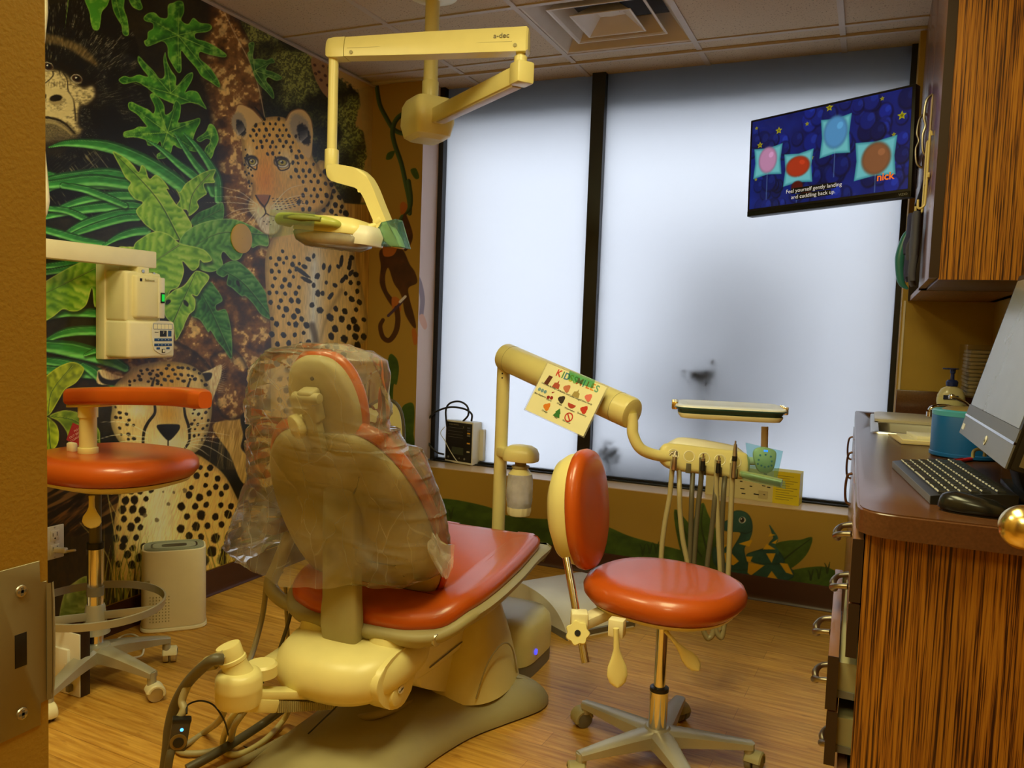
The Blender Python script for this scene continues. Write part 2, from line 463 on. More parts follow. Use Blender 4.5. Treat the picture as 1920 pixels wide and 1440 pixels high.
# ------------------------------------------------------------------ jungle mural on the left wall
def paint_mural(P):
    cv = Canvas(P, (24, 20, 12))
    U, V = cv.U, cv.V
    A, B, Cc, D, E_, F_ = (60, 0), (400, 0), (60, 340), (400, 340), (60, 640), (60, 940)
    n = fbm(U, V, 40, 1, 4); n2 = fbm(U, V, 5, 8, 3)
    cv.c = mixc(C(16, 14, 9), C(46, 38, 20), np.clip(n * 1.6 - .4, 0, 1)) * (0.75 + .5 * n2)[:, None]
    # distant scrub, upper right
    def scrub(u, v, d):
        a = fbm(u, v, 55, 21, 3); b = fbm(u, v, 2.6, 22, 3); c = mixc(C(24, 26, 12), C(104, 104, 46), sst(.42, .68, a))
        return mixc(c * .6, c * 1.35, sst(.35, .68, b))
    cv.poly([(470, 20), (560, 80), (640, 130), (700, 160), (712, 330), (700, 700), (560, 300), (470, 220)], (176, 138, 72), 3, 1, False)
    cv.poly([(430, 0), (530, 70), (600, 115), (640, 150), (680, 180), (668, 230), (690, 260), (682, 330), (690, 380), (655, 392), (600, 330), (520, 260), (440, 200)], scrub, 3, 1, True, 8, 7)
    cv.poly([(640, 380), (700, 385), (705, 700), (640, 700)], lambda u, v, d: mixc(C(150, 104, 36), C(196, 150, 66), vnoise(u / 2.2, v / 40, 3)), 2, 1, False)
    cv.poly([(672, 165), (700, 160), (700, 380), (676, 380), (690, 300), (680, 240)], lambda u, v, d: mixc(C(150, 122, 66), C(186, 152, 86), fbm(u, v, 20, 6)), 2, 1, False)
    # giraffe neck far off
    cv.poly([(583, 112), (596, 106), (612, 118), (618, 165), (625, 190), (606, 175), (590, 145)], (150, 104, 62), 1, .9)
    for x, y in ((590, 122), (598, 135), (606, 124), (602, 150), (610, 142), (614, 160), (592, 138)): cv.spot(x, y, 3.4, 2.6, .6, (70, 34, 24))
    # trunk
    def bark(u, v, d):
        a = fbm(u, v, 26, 31, 4); b = fbm(u, v, 7, 37, 3)
        c = mixc(C(58, 34, 14), C(128, 84, 36), sst(.3, .6, a)); c = mixc(c, C(186, 150, 88), sst(.56, .66, a * .6 + b * .42))
        c = c * (.72 + .56 * b)[:, None]
        return mixc(C(24, 15, 8), c, sst(0, 11, d) * .7 + .3)
    def trunkside(u, v, d):
        c = bark(u, v, d); t = sst(-34, 6, (u - (392 + (v - 0) * .12)))
        return c * (.45 + .55 * t)[:, None]
    cv.poly([(385, -40), (388, 40), (364, 90), (372, 140), (385, 190), (394, 235), (400, 290), (414, 360), (418, 460), (424, 560), (520, 640), (520, 470), (500, 330), (505, 250), (496, 220), (490, 160), (474, 90), (440, 20), (420, -40)], trunkside, 1.2)
    cv.line(T(A, 1340, 0, 1420, 60, 1530, 270, 1640, 480, 1700, 660, 1745, 880), (1.1, .8), (214, 190, 140), .6)
    # lower trunk mass and roots
    cv.poly([(322, 545), (420, 520), (500, 560), (515, 640), (510, 740), (488, 770), (430, 795), (392, 830), (340, 700), (318, 620)], bark, 2)
    cv.poly([(398, 800), (430, 786), (488, 768), (520, 790), (520, 900), (460, 910), (430, 850)], lambda u, v, d: mixc(C(158, 118, 46), C(214, 176, 92), vnoise(u / 2.0 + v / 9, v / 22, 3)), 1.5)
    for i in range(26):
        x = 402 + (i * 37 % 56); cv.line([(x, 800 + i % 7 * 4), (x - 6 + i % 9, 840), (x - 10 + i % 17, 880)], (.5, .3), (238, 206, 122), .55)
    cv.poly([(395, 668), (440, 655), (470, 700), (485, 765), (430, 788), (405, 760), (400, 700)], bark, 2)
    cv.poly([(452, 780), (484, 762), (486, 800), (470, 850), (452, 840), (456, 815)], (26, 22, 18), 2)
    cv.poly([(190, 640), (330, 640), (400, 700), (330, 720), (195, 720)], lambda u, v, d: bark(u, v, d) * .75, 2)
    cv.poly([(50, 860), (270, 870), (240, 950), (180, 1010), (60, 1110)], lambda u, v, d: mixc(C(34, 22, 10), C(112, 76, 34), sst(.4, .7, vnoise((u * .5 + v) / 6, (u - v) / 60, 5))), 2, 1, False)
    cv.poly([(50, 800), (105, 700), (150, 690), (175, 760), (160, 880), (50, 870)], (40, 28, 14), 3)
    cv.poly([(60, 965), (150, 930), (215, 905), (232, 930), (150, 1000), (60, 1075)], lambda u, v, d: mixc(C(26, 15, 8), C(118, 74, 32), sst(.35, .75, fbm(u + v * 1.3, (v - u) / 5, 10, 5))), 2, 1, False)
    cv.poly([(60, 1010), (220, 1000), (260, 1100), (200, 1180), (60, 1200)], lambda u, v, d: mixc(C(30, 22, 11), C(66, 46, 20), fbm(u * 2, v * .6, 9, 5)), 3, 1, False)
    # ---- gorilla
    def fur(u, v, d):
        f = furdir(u, v, 96, 205, 120, 9, 2); m = fbm(u, v, 30, 4)
        c = mixc(C(10, 9, 8), C(134, 126, 100), sst(.48, .9, f) * sst(.30, .62, m) * .8)
        return c * (1.15 - .35 * sst(80, 300, v))[:, None]
    cv.poly([(60, 20), (85, 12), (110, 5), (150, 2), (190, 14), (225, 40), (250, 62), (262, 100), (270, 140), (282, 190), (284, 240), (270, 275), (230, 290), (60, 292)], fur, 2)
    cv.poly([(60, 285), (130, 300), (190, 262), (240, 255), (300, 270), (360, 300), (400, 360), (300, 400), (60, 400)], lambda u, v, d: mixc(C(10, 9, 7), C(150, 140, 104), sst(.66, .92, vnoise((u * .8 - v * .6) / 1.6, (u * .6 + v * .8) / 24, 6)) * .75 * sst(.35, .6, fbm(u, v, 30, 4))), 3)
    for q in range(70):
        a = q * .091; x0, y0 = 150 + 42 * math.sin(q * 2.3), 300 + 30 * math.cos(q * 1.7)
        cv.line([(x0, y0), (x0 - 9, y0 + 7), (x0 - 20 + q % 5, y0 + 17)], (.6, .2), (150, 142, 112), .32)
    cv.poly([(60, 62), (100, 66), (150, 84), (176, 108), (182, 124), (160, 112), (130, 92), (96, 82), (60, 80)], lambda u, v, d: mixc(C(60, 46, 22), C(172, 142, 88), furdir(u, v, 96, 190, 40, 10, 3)), 5, .8)
    cv.poly([(60, 108), (84, 106), (110, 118), (145, 130), (168, 150), (182, 160), (182, 190), (160, 200), (130, 150), (60, 140)], (18, 13, 8), 4, .9)
    def skin(u, v, d):
        f = fbm(u, v * 2.2, 6, 12, 3); c = mixc(C(66, 54, 34), C(206, 186, 136), sst(.18, .74, f * .8 + .14 + .1 * sst(0, 20, d)))
        return mixc(C(40, 32, 22), c, sst(0, 9, d))
    cv.poly([(60, 130), (104, 128), (124, 136), (140, 150), (156, 160), (176, 158), (182, 180), (166, 198), (152, 204), (150, 232), (158, 244), (140, 262), (110, 268), (60, 262)], skin, 3)
    cv.poly([(60, 230), (110, 226), (140, 244), (146, 262), (110, 290), (60, 288)], lambda u, v, d: mixc(C(30, 24, 16), C(120, 104, 70), vnoise(u, v, 3) * sst(290, 240, v)), 6, .8)
    # brow wrinkles, eyes, nose, mouth
    cv.line([(96, 128), (100, 140), (92, 150), (84, 156)], (1.6, .8), (30, 22, 14), .8)
    cv.line([(118, 136), (126, 150), (128, 170), (138, 190), (142, 226)], (1.2, 1.6), (40, 30, 18), .8)
    cv.line([(110, 130), (113, 142)], (1.2, .6), (30, 22, 14), .8)
    for i in range(7): cv.line([(92 + i * 5, 152 + i % 2 * 2), (90 + i * 5.5, 163)], (.6, .4), (84, 66, 40), .7)
    for ex, ey in ((89, 124), (143, 147)):
        cv.spot(ex, ey, 13, 10.5, .35, (62, 50, 34), .1); cv.spot(ex, ey, 11, 8.3, .35, (206, 198, 168), .06); cv.spot(ex + 1, ey + .5, 10, 6.8, .35, (48, 26, 14), .06)
        cv.spot(ex + 2, ey, 5, 5, 0, (8, 6, 5), .05); cv.spot(ex - .5, ey - 1.5, 1.6, 1.3, 0, (240, 235, 215), .05)
        cv.line([(ex - 12, ey - 3), (ex - 4, ey - 9), (ex + 8, ey - 6), (ex + 14, ey + 4)], (1.6, .9), (16, 12, 8), .9)
        cv.line([(ex - 10, ey + 6), (ex, ey + 10), (ex + 10, ey + 8)], (.9, .5), (190, 172, 124), .7)
    cv.line([(60, 160), (84, 166), (96, 176), (104, 172), (118, 174), (130, 186), (130, 204), (118, 214), (90, 214), (60, 208)], (6, 6.5), (198, 178, 128), .9, 2)
    cv.spot(104, 188, 13, 8.5, .0, (150, 130, 88), .1)
    cv.spot(105, 184, 12, 6.5, -.15, (20, 14, 9), .15); cv.spot(79, 180, 8, 7, .2, (18, 13, 8), .15); cv.spot(107, 193, 9, 3.5, -.1, (150, 130, 90), .2, .8)
    cv.line([(60, 218), (100, 222), (122, 232), (140, 250)], (2.6, 1.6), (28, 20, 12), .95)
    cv.line([(60, 226), (100, 230), (120, 240), (134, 252)], (3.2, 1.6), (168, 148, 100), .7, 1.5)
    # ---- cut-leaf plants
    G = dict(dark=(26, 84, 20), mid=(66, 142, 34), light=(156, 198, 74))
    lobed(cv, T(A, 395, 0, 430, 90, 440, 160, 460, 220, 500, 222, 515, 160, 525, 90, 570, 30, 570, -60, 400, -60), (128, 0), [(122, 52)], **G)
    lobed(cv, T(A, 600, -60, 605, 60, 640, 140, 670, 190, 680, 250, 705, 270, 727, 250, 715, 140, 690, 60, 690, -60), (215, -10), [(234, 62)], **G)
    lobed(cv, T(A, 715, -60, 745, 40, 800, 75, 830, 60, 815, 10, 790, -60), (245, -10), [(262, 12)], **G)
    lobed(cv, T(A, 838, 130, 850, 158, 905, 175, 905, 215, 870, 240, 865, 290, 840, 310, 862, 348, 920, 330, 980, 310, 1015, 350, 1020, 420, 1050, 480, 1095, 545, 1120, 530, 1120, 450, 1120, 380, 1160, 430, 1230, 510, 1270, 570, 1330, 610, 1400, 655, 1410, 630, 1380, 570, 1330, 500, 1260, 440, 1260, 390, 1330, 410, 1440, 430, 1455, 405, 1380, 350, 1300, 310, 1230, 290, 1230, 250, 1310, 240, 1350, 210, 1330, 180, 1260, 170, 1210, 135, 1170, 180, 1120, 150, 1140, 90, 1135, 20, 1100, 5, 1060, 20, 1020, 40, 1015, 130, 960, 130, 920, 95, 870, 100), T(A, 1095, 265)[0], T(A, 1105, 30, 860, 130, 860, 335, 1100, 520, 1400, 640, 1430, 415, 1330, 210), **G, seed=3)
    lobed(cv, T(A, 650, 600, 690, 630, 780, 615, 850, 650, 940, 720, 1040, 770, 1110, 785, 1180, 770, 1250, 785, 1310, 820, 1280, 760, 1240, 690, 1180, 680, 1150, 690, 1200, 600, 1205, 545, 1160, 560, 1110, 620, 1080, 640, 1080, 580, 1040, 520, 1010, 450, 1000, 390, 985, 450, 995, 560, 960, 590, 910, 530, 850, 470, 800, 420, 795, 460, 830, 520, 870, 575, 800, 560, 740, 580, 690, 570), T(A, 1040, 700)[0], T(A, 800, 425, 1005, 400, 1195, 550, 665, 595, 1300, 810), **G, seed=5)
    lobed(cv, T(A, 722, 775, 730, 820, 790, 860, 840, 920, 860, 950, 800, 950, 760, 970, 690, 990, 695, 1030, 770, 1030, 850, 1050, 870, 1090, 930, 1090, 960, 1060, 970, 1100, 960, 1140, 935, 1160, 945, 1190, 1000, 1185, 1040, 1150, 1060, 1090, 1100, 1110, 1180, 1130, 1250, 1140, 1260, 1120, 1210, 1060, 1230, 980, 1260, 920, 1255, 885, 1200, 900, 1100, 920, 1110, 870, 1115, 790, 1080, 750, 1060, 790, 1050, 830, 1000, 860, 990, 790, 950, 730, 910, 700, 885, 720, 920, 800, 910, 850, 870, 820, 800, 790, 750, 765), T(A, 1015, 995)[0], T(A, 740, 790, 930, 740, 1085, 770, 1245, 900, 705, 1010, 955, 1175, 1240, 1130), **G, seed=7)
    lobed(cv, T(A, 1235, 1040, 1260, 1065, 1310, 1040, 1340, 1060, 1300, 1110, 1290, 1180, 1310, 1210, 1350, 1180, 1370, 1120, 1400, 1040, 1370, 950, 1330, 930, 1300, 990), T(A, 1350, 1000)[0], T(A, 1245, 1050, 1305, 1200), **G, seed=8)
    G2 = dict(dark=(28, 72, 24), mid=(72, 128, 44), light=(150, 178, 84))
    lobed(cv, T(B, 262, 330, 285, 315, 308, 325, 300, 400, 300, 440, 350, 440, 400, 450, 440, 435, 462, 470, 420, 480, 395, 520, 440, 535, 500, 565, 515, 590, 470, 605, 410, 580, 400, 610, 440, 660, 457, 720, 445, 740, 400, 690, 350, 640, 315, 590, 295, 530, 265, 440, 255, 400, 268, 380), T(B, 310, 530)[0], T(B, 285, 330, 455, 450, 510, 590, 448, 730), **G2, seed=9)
    # ---- strap leaves
    for pts, w in ((T(A, 125, 1105, 250, 1075, 450, 1080, 640, 1120, 900, 1240, 1130, 1400, 1200, 1500), (1, 7, 11, 13, 14, 10)),
                   (T(A, 860, 1050, 960, 1110, 1100, 1230, 1230, 1330, 1300, 1420), (1, 5, 9, 8)),
                   (T(A, 1070, 1000, 1130, 1090, 1220, 1220, 1310, 1330, 1360, 1450), (1, 5, 8, 8)),
                   (T(A, 1140, 1000, 1230, 1090, 1330, 1230, 1390, 1350, 1400, 1500), (1, 6, 9, 8)),
                   (T(A, 20, 1280, 100, 1300, 300, 1380, 480, 1460), (4, 8, 6)),
                   (T(A, 20, 1400, 150, 1350, 340, 1320, 560, 1300, 740, 1330), (7, 10, 11, 10)),
                   (T(A, 60, 1440, 250, 1370, 480, 1380, 700, 1390, 760, 1400), (6, 9, 10, 9)),
                   (T(Cc, 60, 30, 250, 10, 480, -10, 720, 20), (7, 12, 11)),
                   (T(Cc, 60, 290, 180, 220, 350, 150, 520, 115, 740, 105, 850, 130), (4, 7, 9, 9)),
                   (T(Cc, 80, 270, 280, 225, 500, 195, 720, 180, 880, 200), (5, 9, 10, 8)),
                   (T(Cc, 80, 200, 260, 220, 420, 290, 500, 320), (5, 7, 4)),
                   (T(Cc, 210, 420, 340, 340, 500, 280, 660, 240, 800, 235), (3, 8, 9, 9)),
                   (T(Cc, 260, 420, 380, 370, 560, 310, 700, 275, 800, 270), (3, 7, 8, 7)),
                   (T(Cc, 60, 350, 200, 390, 380, 440, 540, 470), (7, 8, 6)),
                   (T(Cc, 540, 480, 640, 420, 760, 380, 860, 370), (3, 8, 9)),
                   (T(Cc, 230, 30, 400, 60, 560, 120, 700, 180), (6, 8, 6)),
                   (T(Cc, 60, 640, 240, 620, 400, 600, 560, 590), (5, 8, 7)),
                   (T(Cc, 60, 690, 250, 660, 420, 640, 560, 640), (5, 8, 7)),
                   (T(Cc, 60, 1030, 260, 985, 420, 985, 600, 1000), (6, 9, 8)),
                   (T(Cc, 80, 1210, 200, 1150, 350, 1120, 600, 1120), (3, 9, 10)),
                   (T(Cc, 60, 1230, 300, 1260, 560, 1330, 700, 1400), (10, 16, 14, 8)),
                   (T(Cc, 400, 1300, 480, 1270, 620, 1260), (3, 6, 6)),
                   (T(Cc, 60, 1340, 250, 1370, 460, 1430, 600, 1500), (8, 12, 11)),
                   (T(E_, 80, 210, 300, 230, 480, 250, 560, 290), (9, 10, 7)),
                   (T(E_, 380, 180, 460, 230, 520, 300), (6, 9, 6))):
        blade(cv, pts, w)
    # ---- broad leaves
    L1 = dict(dark=(56, 108, 26), mid=(120, 168, 46), light=(196, 206, 96)); L2 = dict(dark=(30, 78, 24), mid=(84, 142, 52), light=(158, 190, 96)); L3 = dict(dark=(20, 58, 22), mid=(52, 112, 42), light=(120, 164, 78))
    def broad(pts, rib, L, seed, per=9, mid=None):
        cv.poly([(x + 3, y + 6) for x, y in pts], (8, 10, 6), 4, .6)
        cv.poly(pts, leafcol(rib=rib, seed=seed, per=per, **L), .7)
        rb = [rib[0], mid if mid else ((rib[0][0] + rib[1][0]) / 2, (rib[0][1] + rib[1][1]) / 2), rib[1]]
        cv.line(rb, (.5, 1.6), (34, 66, 22), .85); cv.line([(x + 1.3, y - 1) for x, y in rb], (.3, .7), L['light'], .6)
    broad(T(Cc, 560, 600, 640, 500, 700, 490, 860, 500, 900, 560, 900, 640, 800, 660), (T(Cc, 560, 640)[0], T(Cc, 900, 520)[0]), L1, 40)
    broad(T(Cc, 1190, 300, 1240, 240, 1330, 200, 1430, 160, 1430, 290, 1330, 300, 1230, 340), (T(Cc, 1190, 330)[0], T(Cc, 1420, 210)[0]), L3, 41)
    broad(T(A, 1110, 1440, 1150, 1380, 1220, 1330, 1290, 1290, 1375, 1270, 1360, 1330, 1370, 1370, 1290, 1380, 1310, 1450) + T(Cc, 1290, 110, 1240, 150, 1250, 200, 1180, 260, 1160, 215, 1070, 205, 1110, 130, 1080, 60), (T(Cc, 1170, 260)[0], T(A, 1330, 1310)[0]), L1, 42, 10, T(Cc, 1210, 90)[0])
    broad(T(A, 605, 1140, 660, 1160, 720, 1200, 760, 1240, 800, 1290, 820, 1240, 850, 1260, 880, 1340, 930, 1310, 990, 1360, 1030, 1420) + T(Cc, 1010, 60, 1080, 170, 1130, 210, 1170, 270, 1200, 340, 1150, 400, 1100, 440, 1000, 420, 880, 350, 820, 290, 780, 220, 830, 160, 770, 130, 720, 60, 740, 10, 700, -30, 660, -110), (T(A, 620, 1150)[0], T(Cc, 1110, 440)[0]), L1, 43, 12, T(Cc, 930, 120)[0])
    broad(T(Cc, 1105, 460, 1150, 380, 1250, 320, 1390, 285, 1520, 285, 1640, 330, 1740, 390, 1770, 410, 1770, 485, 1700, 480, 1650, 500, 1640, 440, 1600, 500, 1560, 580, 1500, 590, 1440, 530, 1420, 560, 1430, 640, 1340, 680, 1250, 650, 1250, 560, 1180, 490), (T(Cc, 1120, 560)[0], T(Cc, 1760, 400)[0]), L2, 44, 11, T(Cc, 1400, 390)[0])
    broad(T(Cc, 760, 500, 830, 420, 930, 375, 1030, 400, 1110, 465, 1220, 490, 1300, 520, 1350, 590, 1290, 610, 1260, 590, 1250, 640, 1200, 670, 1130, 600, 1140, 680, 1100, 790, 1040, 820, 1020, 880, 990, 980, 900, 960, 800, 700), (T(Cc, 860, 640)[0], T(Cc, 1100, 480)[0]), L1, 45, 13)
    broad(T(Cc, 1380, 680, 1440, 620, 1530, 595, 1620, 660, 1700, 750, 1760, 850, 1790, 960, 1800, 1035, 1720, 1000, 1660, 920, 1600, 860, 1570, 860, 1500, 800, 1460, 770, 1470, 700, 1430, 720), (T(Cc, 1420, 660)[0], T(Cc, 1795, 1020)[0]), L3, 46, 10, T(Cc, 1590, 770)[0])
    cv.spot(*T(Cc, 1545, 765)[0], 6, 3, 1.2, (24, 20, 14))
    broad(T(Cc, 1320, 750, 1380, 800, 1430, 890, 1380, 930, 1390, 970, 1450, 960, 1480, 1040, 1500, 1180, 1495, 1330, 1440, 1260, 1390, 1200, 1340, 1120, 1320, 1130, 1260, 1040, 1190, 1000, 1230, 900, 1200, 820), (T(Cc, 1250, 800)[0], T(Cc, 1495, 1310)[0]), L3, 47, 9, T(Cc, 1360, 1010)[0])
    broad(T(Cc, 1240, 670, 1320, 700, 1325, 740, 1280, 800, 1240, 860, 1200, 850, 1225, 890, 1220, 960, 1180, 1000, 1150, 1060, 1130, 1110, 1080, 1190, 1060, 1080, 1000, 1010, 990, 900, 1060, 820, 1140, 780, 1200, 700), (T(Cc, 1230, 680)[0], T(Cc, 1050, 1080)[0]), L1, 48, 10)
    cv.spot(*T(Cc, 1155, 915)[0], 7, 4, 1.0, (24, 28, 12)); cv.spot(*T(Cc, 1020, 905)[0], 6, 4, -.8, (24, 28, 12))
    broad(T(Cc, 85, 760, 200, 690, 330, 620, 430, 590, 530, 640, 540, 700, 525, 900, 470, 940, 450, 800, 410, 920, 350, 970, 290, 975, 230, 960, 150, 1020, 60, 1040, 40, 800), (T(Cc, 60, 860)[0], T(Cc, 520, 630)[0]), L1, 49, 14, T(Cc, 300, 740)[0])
    # yellow-green plant low at the left
    Y = dict(dark=(70, 88, 12), mid=(142, 158, 24), light=(204, 206, 60))
    broad(T(E_, 60, 320, 130, 240, 220, 180, 310, 155, 380, 190, 385, 230, 330, 310, 250, 360, 200, 440, 140, 540, 100, 560, 60, 560), (T(E_, 120, 560)[0], T(E_, 300, 190)[0]), Y, 50, 16, T(E_, 150, 380)[0])
    broad(T(E_, 60, 580, 120, 570, 190, 640, 200, 740, 160, 810, 60, 830), (T(E_, 120, 570)[0], T(E_, 140, 800)[0]), Y, 51, 14)
    broad(T(E_, 130, 560, 230, 520, 330, 530, 430, 580, 500, 660, 510, 730, 490, 810, 300, 800, 260, 680, 200, 600), (T(E_, 130, 560)[0], T(E_, 500, 760)[0]), dict(dark=(64, 84, 14), mid=(104, 128, 26), light=(180, 184, 70)), 52, 18, T(E_, 330, 600)[0])
    # ---- leopard
    def coat(o, w):
        o, w = C(*o), C(*w)
        def f(u, v, d):
            k = sst(-1, 1, (u - (590 - (v - 480) * .02)) / 32); kk = 1 - np.abs(k * 2 - 1)
            t = kk * sst(440, 500, v) * (1 - sst(620, 700, v) * .6)
            h = vnoise(u / 1.3, v / 9, 7) * .16 + .9
            return mixc(o, w, np.clip(t, 0, 1)) * h[:, None] * (.74 + .26 * sst(0, 14, d))[:, None]
        return f
    body = [(600, 300), (625, 345), (645, 380), (655, 430), (664, 470), (668, 500), (684, 560), (690, 610), (685, 640), (665, 650), (655, 680), (665, 800), (640, 900), (520, 900), (508, 620), (500, 560), (498, 480), (520, 430), (540, 380)]
    cv.poly(body, coat((206, 164, 88), (214, 204, 182)), 1.2)
    cv.line([(585, 610), (592, 640), (592, 700)], (6, 5), (60, 44, 30), .7, 4)
    cv.line([(640, 545), (615, 590), (600, 640)], (4, 1), (120, 92, 52), .5, 4)
    spots_in(cv, [(502, 470), (560, 470), (566, 560), (580, 620), (585, 660), (590, 880), (522, 880), (505, 560)], lambda x, y: 14.5 + (y - 470) * .03, lambda x, y: 3.3 + (y - 470) * .008, 61, 1.3, (26, 24, 22), 0, 1.2, .4, .4)
    spots_in(cv, [(655, 470), (668, 500), (684, 560), (690, 610), (684, 640), (660, 655), (655, 880), (600, 880), (606, 640), (620, 590), (648, 550), (640, 500)], lambda x, y: 17.5 + (y - 470) * .02, lambda x, y: 4.0 + (y - 470) * .008, 62, 1.2, (26, 24, 22), 0, 1.25, .4, .4)
    spots_in(cv, [(610, 310), (625, 345), (645, 380), (655, 430), (664, 470), (640, 470), (615, 440), (600, 380)], 14.5, 4.3, 63, 1.2)
    for x, y, a, b, g in ((566, 510, 18, 4, .62), (575, 525, 12, 4, .5), (595, 518, 5, 6, .4), (607, 500, 3.5, 7, .1), (618, 504, 3, 8, .2), (578, 486, 6, 4, .6), (588, 480, 3, 5, .2), (634, 500, 5, 3, 1), (640, 490, 12, 3.5, 1.7), (656, 494, 14, 3.6, 1.65), (658, 512, 7, 4, 2.2), (643, 525, 8, 4, 2.2), (628, 535, 5, 4, .4), (596, 550, 5, 7, 0), (588, 535, 4, 5, 0), (605, 550, 4, 5, 0), (620, 555, 8, 4, 2.2), (600, 582, 7, 6, .3), (585, 572, 5, 5, .3), (571, 500, 6, 4, .6), (612, 530, 3, 4, 0)):
        cv.spot(x, y, a, b, g, (38, 36, 36))
    head = T(B, 235, 960, 290, 920, 400, 880, 500, 875, 560, 900, 700, 1000, 740, 1080, 745, 1180, 800, 1270, 850, 1330, 880, 1420) + T(D, 890, 60, 860, 160, 780, 230, 620, 270, 510, 290, 500, 350, 460, 395, 400, 395, 350, 350, 320, 290, 260, 200, 280, 120, 290, 40, 250, -30, 220, -160, 215, -250, 210, -330)
    def headc(u, v, d):
        c = np.tile(C(206, 158, 74), (len(u), 1))
        c = mixc(c, C(214, 134, 38), np.exp(-((u - 497) / 22) ** 2 - ((v - 335) / 45) ** 2) * .95)
        c = mixc(c, C(226, 206, 160), np.exp(-((u - 485) / 18) ** 2 - ((v - 404) / 26) ** 2))
        c = mixc(c, C(222, 206, 168), np.exp(-((u - 520) / 26) ** 2 - ((v - 392) / 16) ** 2) * .8)
        c = mixc(c, C(224, 198, 146), np.exp(-((u - 468) / 8) ** 2 - ((v - 300) / 30) ** 2) * .8)
        c = mixc(c, C(224, 198, 146), np.exp(-((u - 535) / 16) ** 2 - ((v - 300) / 22) ** 2) * .7)
        return c * (.72 + .28 * sst(0, 12, d))[:, None] * (.92 + .16 * vnoise(u / 1.2, v / 6, 3))[:, None]
    cv.poly([(x + 4, y + 5) for x, y in head], (30, 22, 14), 6, .5)
    cv.poly(head, headc, 1.2)
    for ear, inner, dk in ((T(B, 165, 830, 180, 790, 220, 785, 290, 820, 340, 870, 370, 905, 300, 940, 270, 1000, 240, 1050, 200, 1010, 165, 930), (448, 232, 14, 22, -.2), (452, 240, 8, 17, -.35)), (T(B, 545, 900, 580, 840, 640, 818, 690, 835, 730, 890, 745, 960, 745, 1060, 725, 1180, 680, 1160, 640, 1090, 580, 1000, 540, 950), (562, 240, 18, 28, -.35), (570, 252, 11, 22, -.35))):
        cv.poly(ear, (198, 160, 98), 1.2); cv.spot(inner[0], inner[1], inner[2], inner[3], inner[4], (150, 130, 100), .2); cv.spot(dk[0], dk[1], dk[2], dk[3], dk[4], (28, 24, 24), .3)
        cv.line(ear[:6], (1.4, .8), (120, 76, 34), .8)
        for i in range(12): cv.line([(dk[0] - 6 + i * 1.1, dk[1] + 15 - i), (dk[0] - 8 + i * 1.3, dk[1] - 4 - i * .6)], (.5, .2), (196, 186, 168), .7)
    cv.line([(478, 201), (490, 215), (496, 224)], (1.2, 2.6), (16, 13, 10))
    rnd = random.Random(5)
    spots_in(cv, T(B, 300, 940, 400, 890, 520, 890, 620, 1000, 640, 1060, 560, 1140, 520, 1180, 450, 1160, 400, 1160, 340, 1120, 260, 1080, 250, 1010), 12.5, 2.6, 71, 1.4, (30, 22, 16), 0, 1.35, .4, .35)
    spots_in(cv, T(B, 560, 1130, 640, 1080, 720, 1180, 800, 1290, 860, 1400) + T(D, 880, 80, 780, 220, 620, 230, 640, 60, 560, -60), 14, 3.1, 72, 1.3, (32, 26, 20), 0, 1.35, .4, .35)
    spots_in(cv, T(B, 225, 1100, 270, 1130, 300, 1300, 290, 1400) + T(D, 260, 60, 240, -40), 8, 1.9, 73, 1.3, (32, 26, 20))
    for ex, ey, w in ((472, 302, 9), (528, 304, 11)):
        cv.spot(ex, ey, w + 4, 11, .2, (32, 24, 18), .1); cv.spot(ex + .5, ey + 2, w + 1.5, 8.2, .2, (226, 210, 176), .05); cv.spot(ex + .5, ey + .5, w - 1, 7, .1, (26, 20, 16), .05)
        cv.spot(ex + 1, ey + 1, w - 3, 5.5, 0, (166, 146, 62), .05); cv.spot(ex + 1, ey + .5, 2.8, 2.8, 0, (12, 10, 8), .05); cv.spot(ex - 1, ey - 1.5, 1.4, 1.2, 0, (250, 245, 225), .05)
    cv.line([(462, 292), (468, 310), (480, 318), (482, 308)], (1.6, 1), (26, 20, 16)); cv.line([(516, 294), (524, 318), (540, 316), (544, 306)], (1.4, 1), (26, 20, 16))
    cv.poly(T(D, 318, 105, 360, 100, 425, 105, 415, 135, 395, 175, 385, 200, 360, 185, 330, 140), (150, 96, 66), 1.2)
    cv.line(T(D, 318, 105, 345, 150, 380, 190), (1.4, 1.6), (52, 32, 22)); cv.line(T(D, 425, 108, 410, 150, 385, 195, 392, 240, 350, 285), (1.2, 1.2), (44, 30, 22)); cv.line(T(D, 392, 238, 440, 262, 520, 262, 600, 255), (1.2, .8), (60, 46, 34))
    cv.poly(T(D, 330, 285, 400, 260, 500, 275, 500, 340, 460, 392, 390, 390, 345, 340), lambda u, v, d: mixc(C(176, 158, 128), C(226, 216, 192), vnoise(u / 2, v / 5, 4)), 3, .9)
    for i in range(5):
        for j in range(7): cv.spot(512 + j * 8 + i * 2, 372 + i * 5.2 + j * (1.2 - i * .4) - j * j * .25, 2.6, .9, -.3 + i * .12, (44, 34, 26))
    for x, y in T(D, 380, 300, 420, 305, 450, 295, 480, 310, 400, 320, 430, 325): cv.spot(x, y, 1.5, 1.1, 0, (50, 40, 32))
    W = (232, 218, 176)
    for pts in ((330, 175, 200, 80, 50, 40), (300, 160, 180, 120, 0, 115), (300, 175, 150, 160, -60, 160), (310, 200, 180, 215, 80, 270), (320, 215, 210, 240, 100, 290), (310, 240, 270, 290, 230, 330), (330, 260, 310, 300, 290, 330), (440, 190, 560, 60, 700, 20), (450, 210, 600, 170, 750, 190), (470, 230, 600, 240, 730, 300), (460, 200, 580, 120, 740, 100), (480, 240, 560, 270, 640, 330)):
        cv.line(T(D, *pts), (.75, .3), W, .75)
